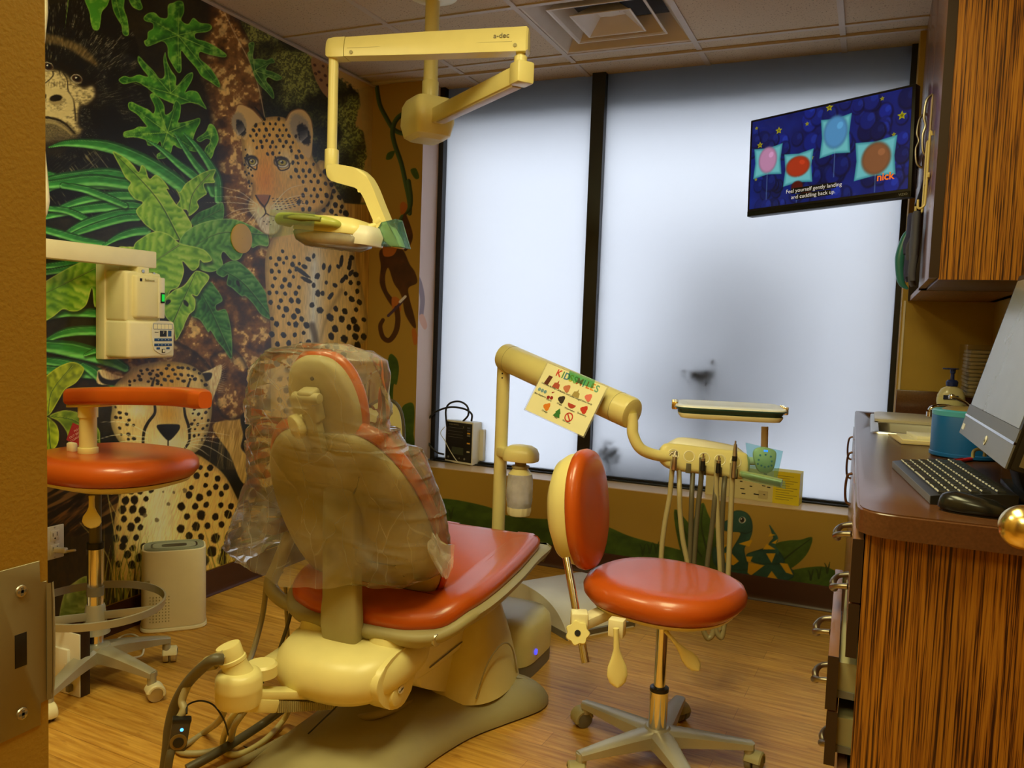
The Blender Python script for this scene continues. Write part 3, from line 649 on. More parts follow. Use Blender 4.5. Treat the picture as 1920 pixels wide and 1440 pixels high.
    # ---- cheetah
    cb = [(300, 850), (330, 845), (365, 850), (395, 868), (420, 890), (440, 925), (450, 960), (452, 1060), (420, 1100), (225, 1100), (214, 1040), (214, 980), (225, 930), (240, 900), (270, 870)]
    def chc(u, v, d):
        t = np.exp(-((u - (300 - (v - 900) * .02)) / 42) ** 2)
        return mixc(C(222, 176, 92), C(228, 212, 164), t) * (.9 + .2 * vnoise((u + v * .3) / 1.4, v / 10, 7))[:, None] * (.8 + .2 * sst(0, 12, d))[:, None]
    cv.poly(cb, chc, 1.5)
    spots_in(cv, [(355, 862), (395, 872), (420, 895), (440, 930), (450, 960), (450, 1060), (330, 1060), (330, 990), (340, 920)], lambda x, y: 19 + (y - 880) * .055, lambda x, y: 4.8 + (y - 880) * .022, 81, 1.8, (28, 20, 14), 0, 1.15, .3, .4)
    spots_in(cv, [(240, 905), (290, 915), (276, 960), (268, 1060), (218, 1080), (216, 980)], 20, 6.0, 82, 1.8, (28, 20, 14), 0, 1.2, .3, .4)
    for x, y, r in ((316, 903, 3), (336, 898, 2.5), (306, 922, 2), (326, 923, 2.5), (316, 945, 3.5), (294, 975, 4), (347, 920, 4.5), (272, 966, 4)): cv.spot(x, y, r, r * 1.1, 0, (96, 80, 54), .5, .8)
    for er, bk in ((T(E_, 490, 240, 500, 215, 540, 215, 620, 250, 700, 270, 680, 320, 500, 320), T(E_, 500, 225, 530, 270, 600, 290, 690, 275, 650, 330, 540, 320, 500, 280)), (T(E_, 1260, 250, 1340, 210, 1410, 175, 1425, 200, 1415, 270, 1390, 340, 1350, 450, 1330, 480, 1310, 400, 1300, 320), T(E_, 1265, 250, 1310, 235, 1350, 240, 1340, 280, 1300, 300))):
        cv.poly(er, lambda u, v, d: mixc(C(190, 162, 112), C(236, 216, 170), vnoise(u / 1.5, v / 6, 5)), 1.3); cv.poly(bk, (28, 22, 16), 1.4)
    for i in range(16): cv.line([(410, 690 + i * 3), (418 + i % 3, 684 + i * 3.4), (422 + i % 4 * 1.5, 680 + i * 4)], (.5, .2), (232, 216, 176), .7)
    hd = T(E_, 620, 330, 680, 270, 760, 200, 860, 165, 1000, 150, 1120, 160, 1210, 190, 1280, 250, 1310, 330, 1340, 420, 1350, 520, 1330, 640, 1290, 760, 1230, 830, 1130, 880, 1050, 925, 980, 900, 900, 850, 800, 830, 700, 800, 620, 700, 590, 600, 600, 500, 590, 420)
    def chh(u, v, d):
        c = np.tile(C(214, 184, 116), (len(u), 1))
        c = mixc(c, C(206, 152, 52), np.exp(-((u - 317) / 26) ** 2 - ((v - 700) / 55) ** 2) * .8)
        c = mixc(c, C(212, 160, 56), np.exp(-((u - 315) / 16) ** 2 - ((v - 775) / 22) ** 2) * .9)
        c = mixc(c, C(240, 226, 180), np.exp(-((u - 258) / 20) ** 2 - ((v - 770) / 14) ** 2))
        c = mixc(c, C(240, 226, 180), np.exp(-((u - 368) / 16) ** 2 - ((v - 770) / 14) ** 2) * .9)
        c = mixc(c, C(240, 226, 176), np.exp(-((u - 314) / 42) ** 2 - ((v - 832) / 26) ** 2))
        return c * (.66 + .34 * sst(0, 14, d))[:, None] * (.93 + .14 * vnoise(u / 1.2, v / 7, 3))[:, None]
    cv.poly([(x + 4, y + 5) for x, y in hd], (40, 28, 14), 7, .5)
    cv.poly(hd, chh, 1.5)
    spots_in(cv, T(E_, 700, 290, 780, 210, 900, 175, 1120, 170, 1220, 200, 1290, 270, 1310, 330, 700, 330), 11.5, 2.9, 83, .2, (34, 24, 16), 0, 1.3)
    spots_in(cv, T(E_, 620, 480, 720, 480, 800, 620, 800, 800, 740, 810, 640, 740), 15, 3.0, 84, .4, (34, 24, 16), 0, 1.2)
    spots_in(cv, T(E_, 1190, 510, 1340, 500, 1330, 620, 1290, 740, 1240, 800, 1180, 660), 12, 2.5, 85, 2.3, (34, 24, 16))
    for x, y in ((287, 716), (353, 722)): cv.line([(x - 2, y + 8), (x, y), (x + 3, y - 8)], (2.6, 1.6), (30, 22, 14), .9, 1)
    cv.line(T(E_, 920, 470, 920, 540, 870, 610, 840, 680, 835, 780, 870, 830), (2.4, 2.9, 2.2), (26, 20, 14), 1, .8)
    cv.line(T(E_, 1140, 490, 1150, 560, 1175, 640, 1180, 740, 1150, 800), (2.2, 2.8, 2.0), (26, 20, 14), 1, .8)
    cv.poly(T(E_, 935, 635, 970, 622, 1090, 622, 1110, 640, 1100, 670, 1060, 720, 1025, 745, 990, 720, 950, 670), (20, 18, 16), 1, 1)
    cv.line(T(E_, 1020, 740, 1020, 800), 1.3, (22, 18, 14)); cv.line(T(E_, 935, 832, 970, 808, 1020, 800, 1070, 815, 1100, 830), (.8, 1.5, .8), (22, 18, 14))
    cv.line(T(E_, 1060, 900, 1100, 880, 1160, 840), (2, 3.5, 1), (110, 88, 56), .6, 3)
    for pts in ((870, 690, 700, 610, 510, 605), (860, 720, 650, 700, 480, 740), (860, 745, 700, 750, 540, 790), (870, 760, 820, 790, 780, 820), (870, 780, 850, 810, 820, 830), (1160, 660, 1260, 620, 1390, 605), (1170, 690, 1320, 680, 1480, 705), (1130, 760, 1250, 720, 1430, 725), (1140, 770, 1280, 740, 1420, 770), (1140, 780, 1180, 840, 1210, 890), (1180, 780, 1260, 810, 1330, 860), (1190, 770, 1320, 790, 1500, 900)):
        cv.line(T(E_, *pts), (.8, .35), (240, 228, 186), .8)
    # grasses in front
    rnd = random.Random(12)
    for i in range(150):
        x = 190 + rnd.random() * 265; y = 1120 + rnd.random() * 30; h = 60 + rnd.random() * 90; l = (rnd.random() - .5) * 60
        c = rnd.choice([(196, 170, 52), (150, 142, 46), (96, 104, 42), (214, 196, 96), (60, 66, 26)])
        cv.line([(x, y), (x + l * .35, y - h * .5), (x + l, y - h)], (1.3, .3), c, .8)
    for pts in ((190, 860, 215, 1000, 230, 1080), (215, 860, 225, 960, 216, 1050), (205, 940, 240, 1010, 265, 1100), (150, 980, 200, 1040, 215, 1100), (400, 930, 425, 980, 435, 1010), (432, 955, 420, 990, 410, 1015)):
        cv.line([(pts[i], pts[i + 1]) for i in (0, 2, 4)], (.5, 1.2), (206, 186, 96), .75)
    cv.poly([(112, 1180), (118, 1120), (135, 1095), (170, 1085), (172, 1180), (140, 1260)], leafcol((96, 120, 40), (150, 170, 70), (206, 210, 120), ((110, 1150), (170, 1100)), 3, 12), 1)
    # panel seams of the wall covering
    return cv.c
def build_mural():
    y0, y1, z0, z1, st = 1.60, WYB - 0.0006, 0.118, ROOM_H - 0.004, 0.0026
    ny = int((y1 - y0) / st); nz = int((z1 - z0) / st)
    yy, zz = np.meshgrid(np.linspace(y0, y1, ny), np.linspace(z0, z1, nz))
    P = np.stack([np.full(yy.size, WXL + 0.004), yy.ravel(), zz.ravel()], 1)
    c = paint_mural(P)
    o = grid_mesh('wall_mural', P, ny, nz, c, paintmat('mural_print', .34, .5), None, (1.32, 1.42, 1.5))
    tag(o, 'printed jungle wall mural with gorilla, leopard and cheetah covering the left wall', 'mural')
build_mural()
# ------------------------------------------------------------------ room shell
M_wall = mat('mustard_wall_paint', S(176, 142, 56), .55, spec=.4, bump=.15, bscale=300)
M_peach = mat('peach_jamb_glare', S(226, 196, 160), .4, spec=.5)  # pale peach stands in for window glare on the jamb
M_base = mat('dark_brown_baseboard', S(74, 44, 34), .35)
M_black = mat('black_window_frame', S(22, 22, 26), .35)
def floor_mat():
    m = bpy.data.materials.new('bamboo_plank_floor'); m.use_nodes = True; nt = m.node_tree; b = nt.nodes['Principled BSDF']; N = nt.nodes.new; L = nt.links.new
    tc = N('ShaderNodeTexCoord'); mp = N('ShaderNodeMapping'); mp.inputs['Rotation'].default_value = (0, 0, math.radians(3))
    L(tc.outputs['Object'], mp.inputs['Vector'])
    br = N('ShaderNodeTexBrick'); br.inputs['Scale'].default_value = 1.0; br.inputs['Brick Width'].default_value = 0.92; br.inputs['Row Height'].default_value = 0.092
    br.inputs['Mortar Size'].default_value = 0.0011; br.inputs['Mortar Smooth'].default_value = .3; br.inputs['Bias'].default_value = 0.0
    br.inputs['Color1'].default_value = (.80, .80, .80, 1); br.inputs['Color2'].default_value = (1, 1, 1, 1); br.inputs['Mortar'].default_value = (.55, .5, .45, 1)
    L(mp.outputs[0], br.inputs['Vector'])
    m2 = N('ShaderNodeMapping'); m2.inputs['Scale'].default_value = (5.5, 75, 1); L(mp.outputs[0], m2.inputs['Vector'])
    n1 = N('ShaderNodeTexNoise'); n1.inputs['Scale'].default_value = 1.0; n1.inputs['Detail'].default_value = 5; L(m2.outputs[0], n1.inputs['Vector'])
    m3 = N('ShaderNodeMapping'); m3.inputs['Scale'].default_value = (13, 42, 1); L(mp.outputs[0], m3.inputs['Vector'])
    n2 = N('ShaderNodeTexNoise'); n2.inputs['Scale'].default_value = 1.0; n2.inputs['Detail'].default_value = 2; L(m3.outputs[0], n2.inputs['Vector'])
    cr = N('ShaderNodeValToRGB'); cr.color_ramp.elements[0].position = .3; cr.color_ramp.elements[0].color = (*S(188, 130, 42), 1); cr.color_ramp.elements[1].position = .7; cr.color_ramp.elements[1].color = (*S(230, 180, 84), 1)
    L(n1.outputs['Fac'], cr.inputs[0])
    c2 = N('ShaderNodeValToRGB'); c2.color_ramp.elements[0].position = .62; c2.color_ramp.elements[0].color = (1, 1, 1, 1); c2.color_ramp.elements[1].position = .76; c2.color_ramp.elements[1].color = (.66, .56, .45, 1)
    L(n2.outputs['Fac'], c2.inputs[0])
    x1 = N('ShaderNodeMix'); x1.data_type = 'RGBA'; x1.blend_type = 'MULTIPLY'; x1.inputs[0].default_value = 1; L(cr.outputs[0], x1.inputs[6]); L(br.outputs['Color'], x1.inputs[7])
    x2 = N('ShaderNodeMix'); x2.data_type = 'RGBA'; x2.blend_type = 'MULTIPLY'; x2.inputs[0].default_value = .8; L(x1.outputs[2], x2.inputs[6]); L(c2.outputs[0], x2.inputs[7])
    L(x2.outputs[2], b.inputs['Base Color']); b.inputs['Roughness'].default_value = .38; b.inputs['Specular IOR Level'].default_value = .45
    bp = N('ShaderNodeBump'); bp.inputs['Strength'].default_value = .25; bp.inputs['Distance'].default_value = .0006; L(br.outputs['Fac'], bp.inputs['Height']); bp.invert = True; L(bp.outputs[0], b.inputs['Normal'])
    return m
def ceil_mat():
    m = bpy.data.materials.new('speckled_ceiling_tile'); m.use_nodes = True; nt = m.node_tree; b = nt.nodes['Principled BSDF']; N = nt.nodes.new; L = nt.links.new
    tc = N('ShaderNodeTexCoord'); n = N('ShaderNodeTexNoise'); n.inputs['Scale'].default_value = 140; n.inputs['Detail'].default_value = 3; L(tc.outputs['Object'], n.inputs['Vector'])
    cr = N('ShaderNodeValToRGB'); e = cr.color_ramp.elements; e[0].position = .30; e[0].color = (*S(120, 106, 88), 1); e[1].position = .40; e[1].color = (*S(196, 176, 146), 1); L(n.outputs['Fac'], cr.inputs[0]); L(cr.outputs[0], b.inputs['Base Color'])
    b.inputs['Roughness'].default_value = .9
    bp = N('ShaderNodeBump'); bp.inputs['Strength'].default_value = .4; bp.inputs['Distance'].default_value = .001; L(n.outputs['Fac'], bp.inputs['Height']); L(bp.outputs[0], b.inputs['Normal'])
    return m
YC = -1.7
struct('floor', box(NB(), (WXL - .1, YC, -.06), (1.4, 4.3, 0)), floor_mat(), flat=True)
# ceiling slab with a hole for the diffuser, and its grid
bm = NB(); vx0, vx1, vy0, vy1 = -1.405, -.795, 3.10, 3.72
box(bm, (WXL - .1, YC, ROOM_H), (vx0, 4.3, ROOM_H + .05)); box(bm, (vx1, YC, ROOM_H), (1.4, 4.3, ROOM_H + .05))
box(bm, (vx0, YC, ROOM_H), (vx1, vy0, ROOM_H + .05)); box(bm, (vx0, vy1, ROOM_H), (vx1, 4.3, ROOM_H + .05)); box(bm, (vx0 - .2, vy0 - .2, ROOM_H + .25), (vx1 + .2, vy1 + .2, ROOM_H + .3))
struct('ceiling', bm, ceil_mat(), flat=True)
M_bar = mat('ceiling_grid_metal', S(190, 176, 158), .5)
bm = NB()
for i in range(-2, 6):
    x = -2.015 + .61 * i
    if WXL < x < XR: box(bm, (x - .012, YF, ROOM_H - .006), (x + .012, WYB + .21, ROOM_H))
for j in range(0, 7):
    y = 3.72 - .61 * j
    if y > YF: box(bm, (WXL, y - .012, ROOM_H - .0055), (XR, y + .012, ROOM_H))
box(bm, (WXL, YF, ROOM_H - .02), (WXL + .02, WYB, ROOM_H - .014)); box(bm, (WXL, YF, ROOM_H - .02), (WXL + .004, WYB, ROOM_H))
box(bm, (WXL, WYB - .02, ROOM_H - .012), (.14, WYB, ROOM_H)); 
struct('trim_1', bm, M_bar, flat=True)
# walls
struct('wall_left', box(NB(), (WXL - .1, YC, 0), (WXL, 4.3, ROOM_H)), M_wall, flat=True)
struct('wall_right', box(NB(), (XR, YF, 0), (XR + .1, WYB, ROOM_H)), M_wall, flat=True)
bm = NB(); JX0, JX1 = -2.252, .118
box(bm, (WXL, WYB + .0005, 0), (JX0, 4.3, ROOM_H)); box(bm, (JX1, WYB + .0005, 0), (1.4, 4.3, ROOM_H)); box(bm, (JX0, WYB + .0005, 0), (JX1, GL_Y + .05, .440))
struct('wall_back', bm, M_wall, flat=True)
box(b_ := NB(), (WXL, .29, 0), (-.53, YF, ROOM_H)); box(b_, (.235, .29, 0), (1.4, YF, ROOM_H)); box(b_, (-.53, .29, 2.1), (.235, YF, ROOM_H))
struct('wall_front', b_, M_wall, flat=True)
b_ = NB(); box(b_, (WXL, YC - .1, 0), (1.4, YC, ROOM_H)); box(b_, (1.4, YC, 0), (1.5, 4.3, ROOM_H))
struct('wall_corridor', b_, M_wall, flat=True)
# baseboards
def cove(bm, p, q, n):
    """baseboard profile swept from p to q, n = direction into the room"""
    p, q, n = V3(p), V3(q), V3(n); prof = [(0, 0), (.016, 0), (.012, .004), (.0075, .014), (.006, .03), (.006, .108), (0, .112)]
    return loft(bm, [[a + n * x + Vector((0, 0, z)) for x, z in prof] for a in (p, q)])
struct('baseboard_left', cove(NB(), (WXL, YF, 0), (WXL, WYB, 0), (1, 0, 0)), M_base)
struct('baseboard_back', cove(NB(), (WXL, WYB, 0), (-.03, WYB, 0), (0, -1, 0)), M_base)
# ---- painted parts of the window wall: vine, monkey, hills, snake
def paint_back(cv):
    g1, g2, g3 = (44, 66, 18), (60, 82, 26), (34, 50, 16)
    def lf(u, v, d): return mixc(C(34, 56, 14), C(74, 100, 30), fbm(u * .7, v, 14, 3))
    # vine
    def vn(u, v, s_, t): return mixc(C(30, 44, 20), C(62, 86, 44), sst(-.9, .6, s_))
    cv.line([(706, 160), (712, 195), (724, 220), (738, 242), (755, 250), (772, 246)], (4, 4.5), vn)
    cv.line([(775, 214), (756, 214), (742, 226), (736, 246), (740, 270), (752, 305), (760, 340), (768, 380), (768, 400)], (4.5, 4.2), vn)
    cv.line([(766, 340), (770, 370), (768, 390), (758, 402), (750, 420), (750, 470)], (4.5, 3.5), vn)
    for a in ([(740, 283), (727, 287), (724, 299), (735, 297)], [(770, 318), (780, 316), (786, 332), (780, 336), (773, 328)]): cv.poly(a, lf, .8)
    # monkey
    br, br2, tn = (66, 36, 12), (52, 28, 10), (160, 92, 30)
    bs = lambda u, v, d: mixc(C(46, 24, 8), C(82, 46, 16), fbm(u, v, 14, 3))
    cv.poly([(757, 400), (764, 408), (774, 440), (768, 462), (758, 470), (754, 440)], bs, .8)
    cv.poly([(750, 385), (756, 378), (764, 386), (760, 398), (752, 402)], tn, .8)
    cv.poly([(712, 470), (735, 462), (755, 468), (768, 495), (778, 510), (782, 530), (766, 540), (768, 560), (776, 590), (780, 612), (775, 614), (760, 590), (754, 560), (748, 545), (738, 530), (728, 502), (722, 520), (726, 545), (740, 565), (736, 575), (722, 555), (712, 530), (714, 500)], bs, .9)
    cv.poly([(718, 460), (725, 446), (738, 444), (746, 458), (738, 478), (720, 480)], tn, .8)
    cv.poly([(735, 558), (748, 560), (752, 580), (744, 590), (736, 580)], tn, .8)
    cv.line([(744, 578), (746, 600), (742, 622), (730, 638), (718, 632), (713, 612), (718, 600)], (5, 5, 4.4, 3.6), br)
    cv.line([(728, 592), (748, 572), (756, 562)], 2.6, (64, 44, 62)); cv.line([(750, 566), (760, 556)], 2.4, (196, 196, 190))
    cv.poly([(772, 620), (778, 616), (784, 640), (776, 646)], tn, .8)
    # tall leaves lower left
    for a in ([(728, 672), (742, 670), (748, 690), (744, 720), (738, 722), (736, 760), (730, 800), (724, 770)], [(752, 770), (764, 756), (776, 760), (776, 800), (770, 860), (760, 900), (748, 880), (750, 820)], [(770, 800), (786, 900), (784, 960), (740, 960), (750, 900)], [(740, 790), (756, 800), (760, 900), (744, 880)]):
        cv.poly(a, lf, .8)
    # hills, grass
    cv.poly([(770, 960), (800, 940), (830, 935), (870, 940), (920, 952), (945, 965), (1000, 972), (1060, 975), (1130, 985), (1180, 1005), (1240, 1022), (1300, 1038), (1360, 1060), (1360, 1160), (770, 1160)], lf, 1)
    cv.poly([(1440, 1085), (1480, 1070), (1540, 1062), (1575, 1074), (1600, 1080), (1600, 1190), (1400, 1160)], lf, 1)
    for x, y in ((845, 960), (1205, 1028), (1218, 1025), (1230, 1024), (1520, 1075), (1535, 1072), (1551, 1062)):
        cv.line([(x, y + 12), (x - 2, y), (x - 5, y - 6)], (2, .6), g3); cv.line([(x, y + 12), (x + 3, y), (x + 5, y - 8)], (2, .6), g3)
    # broad leaves behind the snake
    K = (1160, 700); kk = lambda *a: [(K[0] + a[i] * .2987, K[1] + a[i + 1] * .2987) for i in range(0, len(a), 2)]
    cv.poly(kk(350, 855, 440, 940, 520, 1040, 600, 1180, 560, 1200, 420, 1160, 370, 1040), lf, .9)
    cv.poly(kk(440, 1100, 460, 960, 490, 870, 530, 812, 560, 880, 600, 960, 650, 1040, 660, 1120, 600, 1180, 480, 1180), lf, .9)
    cv.line(kk(355, 870, 420, 1000, 520, 1150), (1, 2), g3); cv.line(kk(530, 830, 520, 960, 560, 1140), (1, 2), g3)
    cv.poly(kk(980, 1080, 1060, 1050, 1140, 1045, 1215, 1030, 1190, 1120, 1130, 1190, 1060, 1230, 1000, 1200), lf, .9); cv.line(kk(1205, 1040, 1110, 1110, 1010, 1190), (.8, 2), g3)
    # snake
    tl, tl2, yl = (30, 66, 54), (40, 84, 66), (186, 144, 22)
    sn = lambda u, v, d: mixc(C(22, 54, 46), C(44, 88, 70), fbm(u, v, 16, 7)) * (.8 + .2 * sst(0, 4, d))[:, None]
    cv.poly(kk(590, 1100, 660, 1080, 720, 1130, 760, 1180, 800, 1230, 900, 1190, 1000, 1185, 1080, 1220, 1100, 1270, 1060, 1300, 960, 1310, 820, 1290, 700, 1260, 600, 1200), sn, .9)
    cv.poly(kk(800, 1140, 870, 1110, 960, 1090, 1020, 1130, 1040, 1190, 960, 1200, 850, 1190), sn, .9)
    cv.line(kk(985, 1120, 960, 1080, 985, 1040, 970, 1000, 948, 955), (6.5, 6, 5, 3, 1), lambda u, v, s_, t: mixc(C(*tl), C(*tl2), s_ * .5 + .5))
    cv.poly(kk(650, 960, 665, 930, 700, 910, 715, 870, 760, 860, 810, 880, 838, 930, 838, 1000, 815, 1060, 790, 1100, 800, 1160, 820, 1230, 700, 1230, 690, 1150, 720, 1090, 755, 1030, 760, 1000, 700, 995, 660, 985), sn, .9)
    for a in (kk(752, 1070, 830, 1045, 838, 1050, 820, 1088), kk(800, 1150, 842, 1150, 825, 1185, 805, 1180), kk(660, 1130, 700, 1120, 755, 1180, 720, 1205, 670, 1190), kk(925, 1130, 985, 1130, 960, 1190), kk(815, 1190, 915, 1205, 830, 1270, 808, 1250), kk(960, 1240, 1005, 1300, 920, 1300), kk(1010, 1190, 1060, 1195, 1095, 1265, 1050, 1250), kk(905, 1105, 930, 1070, 985, 1105), kk(940, 1025, 950, 1005, 985, 1015), kk(960, 1065, 1000, 1040, 985, 1070), kk(610, 1080, 680, 1075, 640, 1130)):
        cv.poly(a, yl, .8, 1, False)
    cv.spot(*kk(776, 921)[0], 6.5, 6, 0, (206, 200, 170), .05); cv.spot(*kk(775, 920)[0], 4.6, 5.2, 0, (22, 18, 14), .05); cv.spot(*kk(770, 914)[0], 1.2, 1.2, 0, (230, 226, 200), .05)
    cv.line(kk(655, 985, 648, 1010, 655, 1025), (.9, .5), (150, 40, 20)); cv.line(kk(770, 1000, 800, 1005, 835, 990), (1, .6), (18, 40, 34))
    cv.spot(*kk(660, 945)[0], 1.2, 1.6, 0, (14, 24, 20), .05)
def painted_patch(name, o, a, na, b, nb, base, label=None, m=None):
    """rectangular painted area: corner o, edges a and b"""
    s, t = np.meshgrid(np.linspace(0, 1, na), np.linspace(0, 1, nb))
    P = np.array(o)[None] + s.ravel()[:, None] * np.array(a)[None] + t.ravel()[:, None] * np.array(b)[None]
    cv = Canvas(P, base); paint_back(cv)
    return P, cv.c
M_pw = paintmat('painted_wall', .5, .4)
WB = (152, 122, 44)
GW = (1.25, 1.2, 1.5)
P, c = painted_patch('p', (WXL, WYB, .112), (JX0 - WXL, 0, 0), 110, (0, 0, ROOM_H - .115), 800, WB)
grid_mesh('wall_back', P, 110, 800, c, M_pw, None, GW)['kind'] = 'structure'
P, c = painted_patch('p', (JX0, WYB, .112), (-.03 - JX0, 0, 0), 760, (0, 0, .440 - .112), 112, WB)
grid_mesh('wall_back', P, 760, 112, c, M_pw, None, GW)['kind'] = 'structure'
# jamb: peach tone and monkey's faded other arm have the window glare painted in
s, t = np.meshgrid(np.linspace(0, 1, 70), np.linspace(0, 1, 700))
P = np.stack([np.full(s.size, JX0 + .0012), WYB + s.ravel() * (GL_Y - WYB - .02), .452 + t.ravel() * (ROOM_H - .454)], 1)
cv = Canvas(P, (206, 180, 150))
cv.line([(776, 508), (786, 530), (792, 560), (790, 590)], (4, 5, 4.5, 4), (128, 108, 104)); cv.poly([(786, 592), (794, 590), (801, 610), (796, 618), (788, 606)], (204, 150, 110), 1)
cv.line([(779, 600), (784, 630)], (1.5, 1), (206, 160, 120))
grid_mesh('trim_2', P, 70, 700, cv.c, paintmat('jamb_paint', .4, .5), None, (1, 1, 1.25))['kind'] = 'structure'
# ---- window: frame, sill, two frosted panes
def frosted():
    m = bpy.data.materials.new('frosted_film_glass'); m.use_nodes = True; nt = m.node_tree; nt.nodes.clear(); N = nt.nodes.new; L = nt.links.new
    o = N('ShaderNodeOutputMaterial'); t = N('ShaderNodeBsdfTranslucent'); t.inputs[0].default_value = (.80, .83, .87, 1)
    g = N('ShaderNodeBsdfGlossy'); g.inputs['Roughness'].default_value = .35; g.inputs[0].default_value = (.9, .9, .9, 1)
    f = N('ShaderNodeFresnel'); f.inputs[0].default_value = 1.4; x = N('ShaderNodeMixShader')
    L(f.outputs[0], x.inputs[0]); L(t.outputs[0], x.inputs[1]); L(g.outputs[0], x.inputs[2]); L(x.outputs[0], o.inputs[0])
    return m
M_fr = frosted()
win = bpy.data.objects.new('window_1', None); COL.objects.link(win); win.location = (-1.07, GL_Y, .44); win['kind'] = 'structure'; win['label'] = 'wide frosted window with black mullion'
bm = NB(); FY0, FY1 = GL_Y - .045, GL_Y + .045
box(bm, (JX0 - .01, FY0, .44), (JX0 + .03, FY1, ROOM_H + .3)); box(bm, (-1.372, FY0, .44), (-1.302, FY1, ROOM_H + .3)); box(bm, (.092, FY0 + .02, .44), (.125, FY1, ROOM_H + .3))
box(bm, (JX0, FY0 + .02, .435), (.1, FY1, .462)); box(bm, (JX0, FY0, ROOM_H + .26), (.12, FY1, ROOM_H + .3))
obj('frame', bm, M_black, win)
obj('pane', box(NB(), (JX0 + .03, GL_Y - .003, .46), (-1.37, GL_Y + .003, ROOM_H + .28)), M_fr, win, flat=True)
obj('pane', box(NB(), (-1.305, GL_Y - .003, .46), (.095, GL_Y + .003, ROOM_H + .28)), M_fr, win, flat=True)
obj('sill', box(NB(), (JX0, WYB - .002, .4395), (JX1, GL_Y - .02, .4435)), mat('peach_sill_glare', S(214, 184, 148), .28, spec=.5), win, flat=True)  # sill's peach tone carries the window's glare in its colour
obj('gasket', box(NB(), (JX0 + .03, GL_Y - .05, .4436), (.092, GL_Y - .02, .452), .002), M_black, win)
obj('jamb', box(NB(), (JX1 - .002, WYB + .01, .445), (JX1 + .01, GL_Y, ROOM_H)), M_wall, win, flat=True)
obj('corner_bead', box(NB(), (JX1 + .005, WYB - .004, .445), (JX1 + .013, WYB + .004, 1.39)), mat('white_corner_bead', S(222, 208, 190), .5), win, flat=True)
# outdoors: soffit over the window and a shrub close behind the frosted glass
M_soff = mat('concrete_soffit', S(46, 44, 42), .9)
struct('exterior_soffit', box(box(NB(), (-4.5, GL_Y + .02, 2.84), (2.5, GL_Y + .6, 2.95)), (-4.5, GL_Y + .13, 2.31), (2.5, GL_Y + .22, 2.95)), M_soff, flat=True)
struct('exterior_ground', box(NB(), (-6, GL_Y + .1, -.3), (5, 9, -.2)), mat('pale_pavement', S(150, 150, 150), .9), flat=True)
# ------------------------------------------------------------------ shared materials
M_cream = mat('cream_enamel', S(226, 214, 148), .34, spec=.5)
M_cream2 = mat('light_cream_plastic', S(232, 224, 186), .42)
M_tan = mat('greige_plastic', S(162, 152, 110), .5)
M_red = mat('orange_red_vinyl', S(186, 80, 18), .34, spec=.6, coat=.35, bump=.12, bscale=420)
M_dred = mat('dark_red_vinyl_seam', S(140, 30, 24), .4)
M_chrome = mat('chrome', (.80, .78, .74), .12, metal=1.0, var=.02)
M_steel = mat('brushed_steel', (.62, .60, .55), .32, metal=1.0, var=.04)
M_alu = mat('silver_painted_base', S(176, 172, 156), .35, metal=.35)
M_dark = mat('black_plastic', S(26, 25, 24), .4)
M_dkbrown = mat('dark_brown_edge_band', S(44, 28, 20), .4)
M_grey = mat('grey_plastic', S(120, 116, 106), .5)
M_white = mat('white_plastic', S(226, 222, 210), .4)
M_brass = mat('satin_brass', (.78, .60, .26), .22, metal=1.0, var=.03)
M_hose = mat('tan_silicone_hose', S(168, 156, 116), .38)
M_hosed = mat('grey_rubber_hose', S(92, 86, 68), .42)
M_blue = mat('teal_blue_plastic', S(16, 84, 150), .3, spec=.5)
M_cyan = mat('pale_teal_film', S(120, 190, 176), .15, alpha=.35)
M_ink = mat('dark_print', S(40, 38, 34), .6)
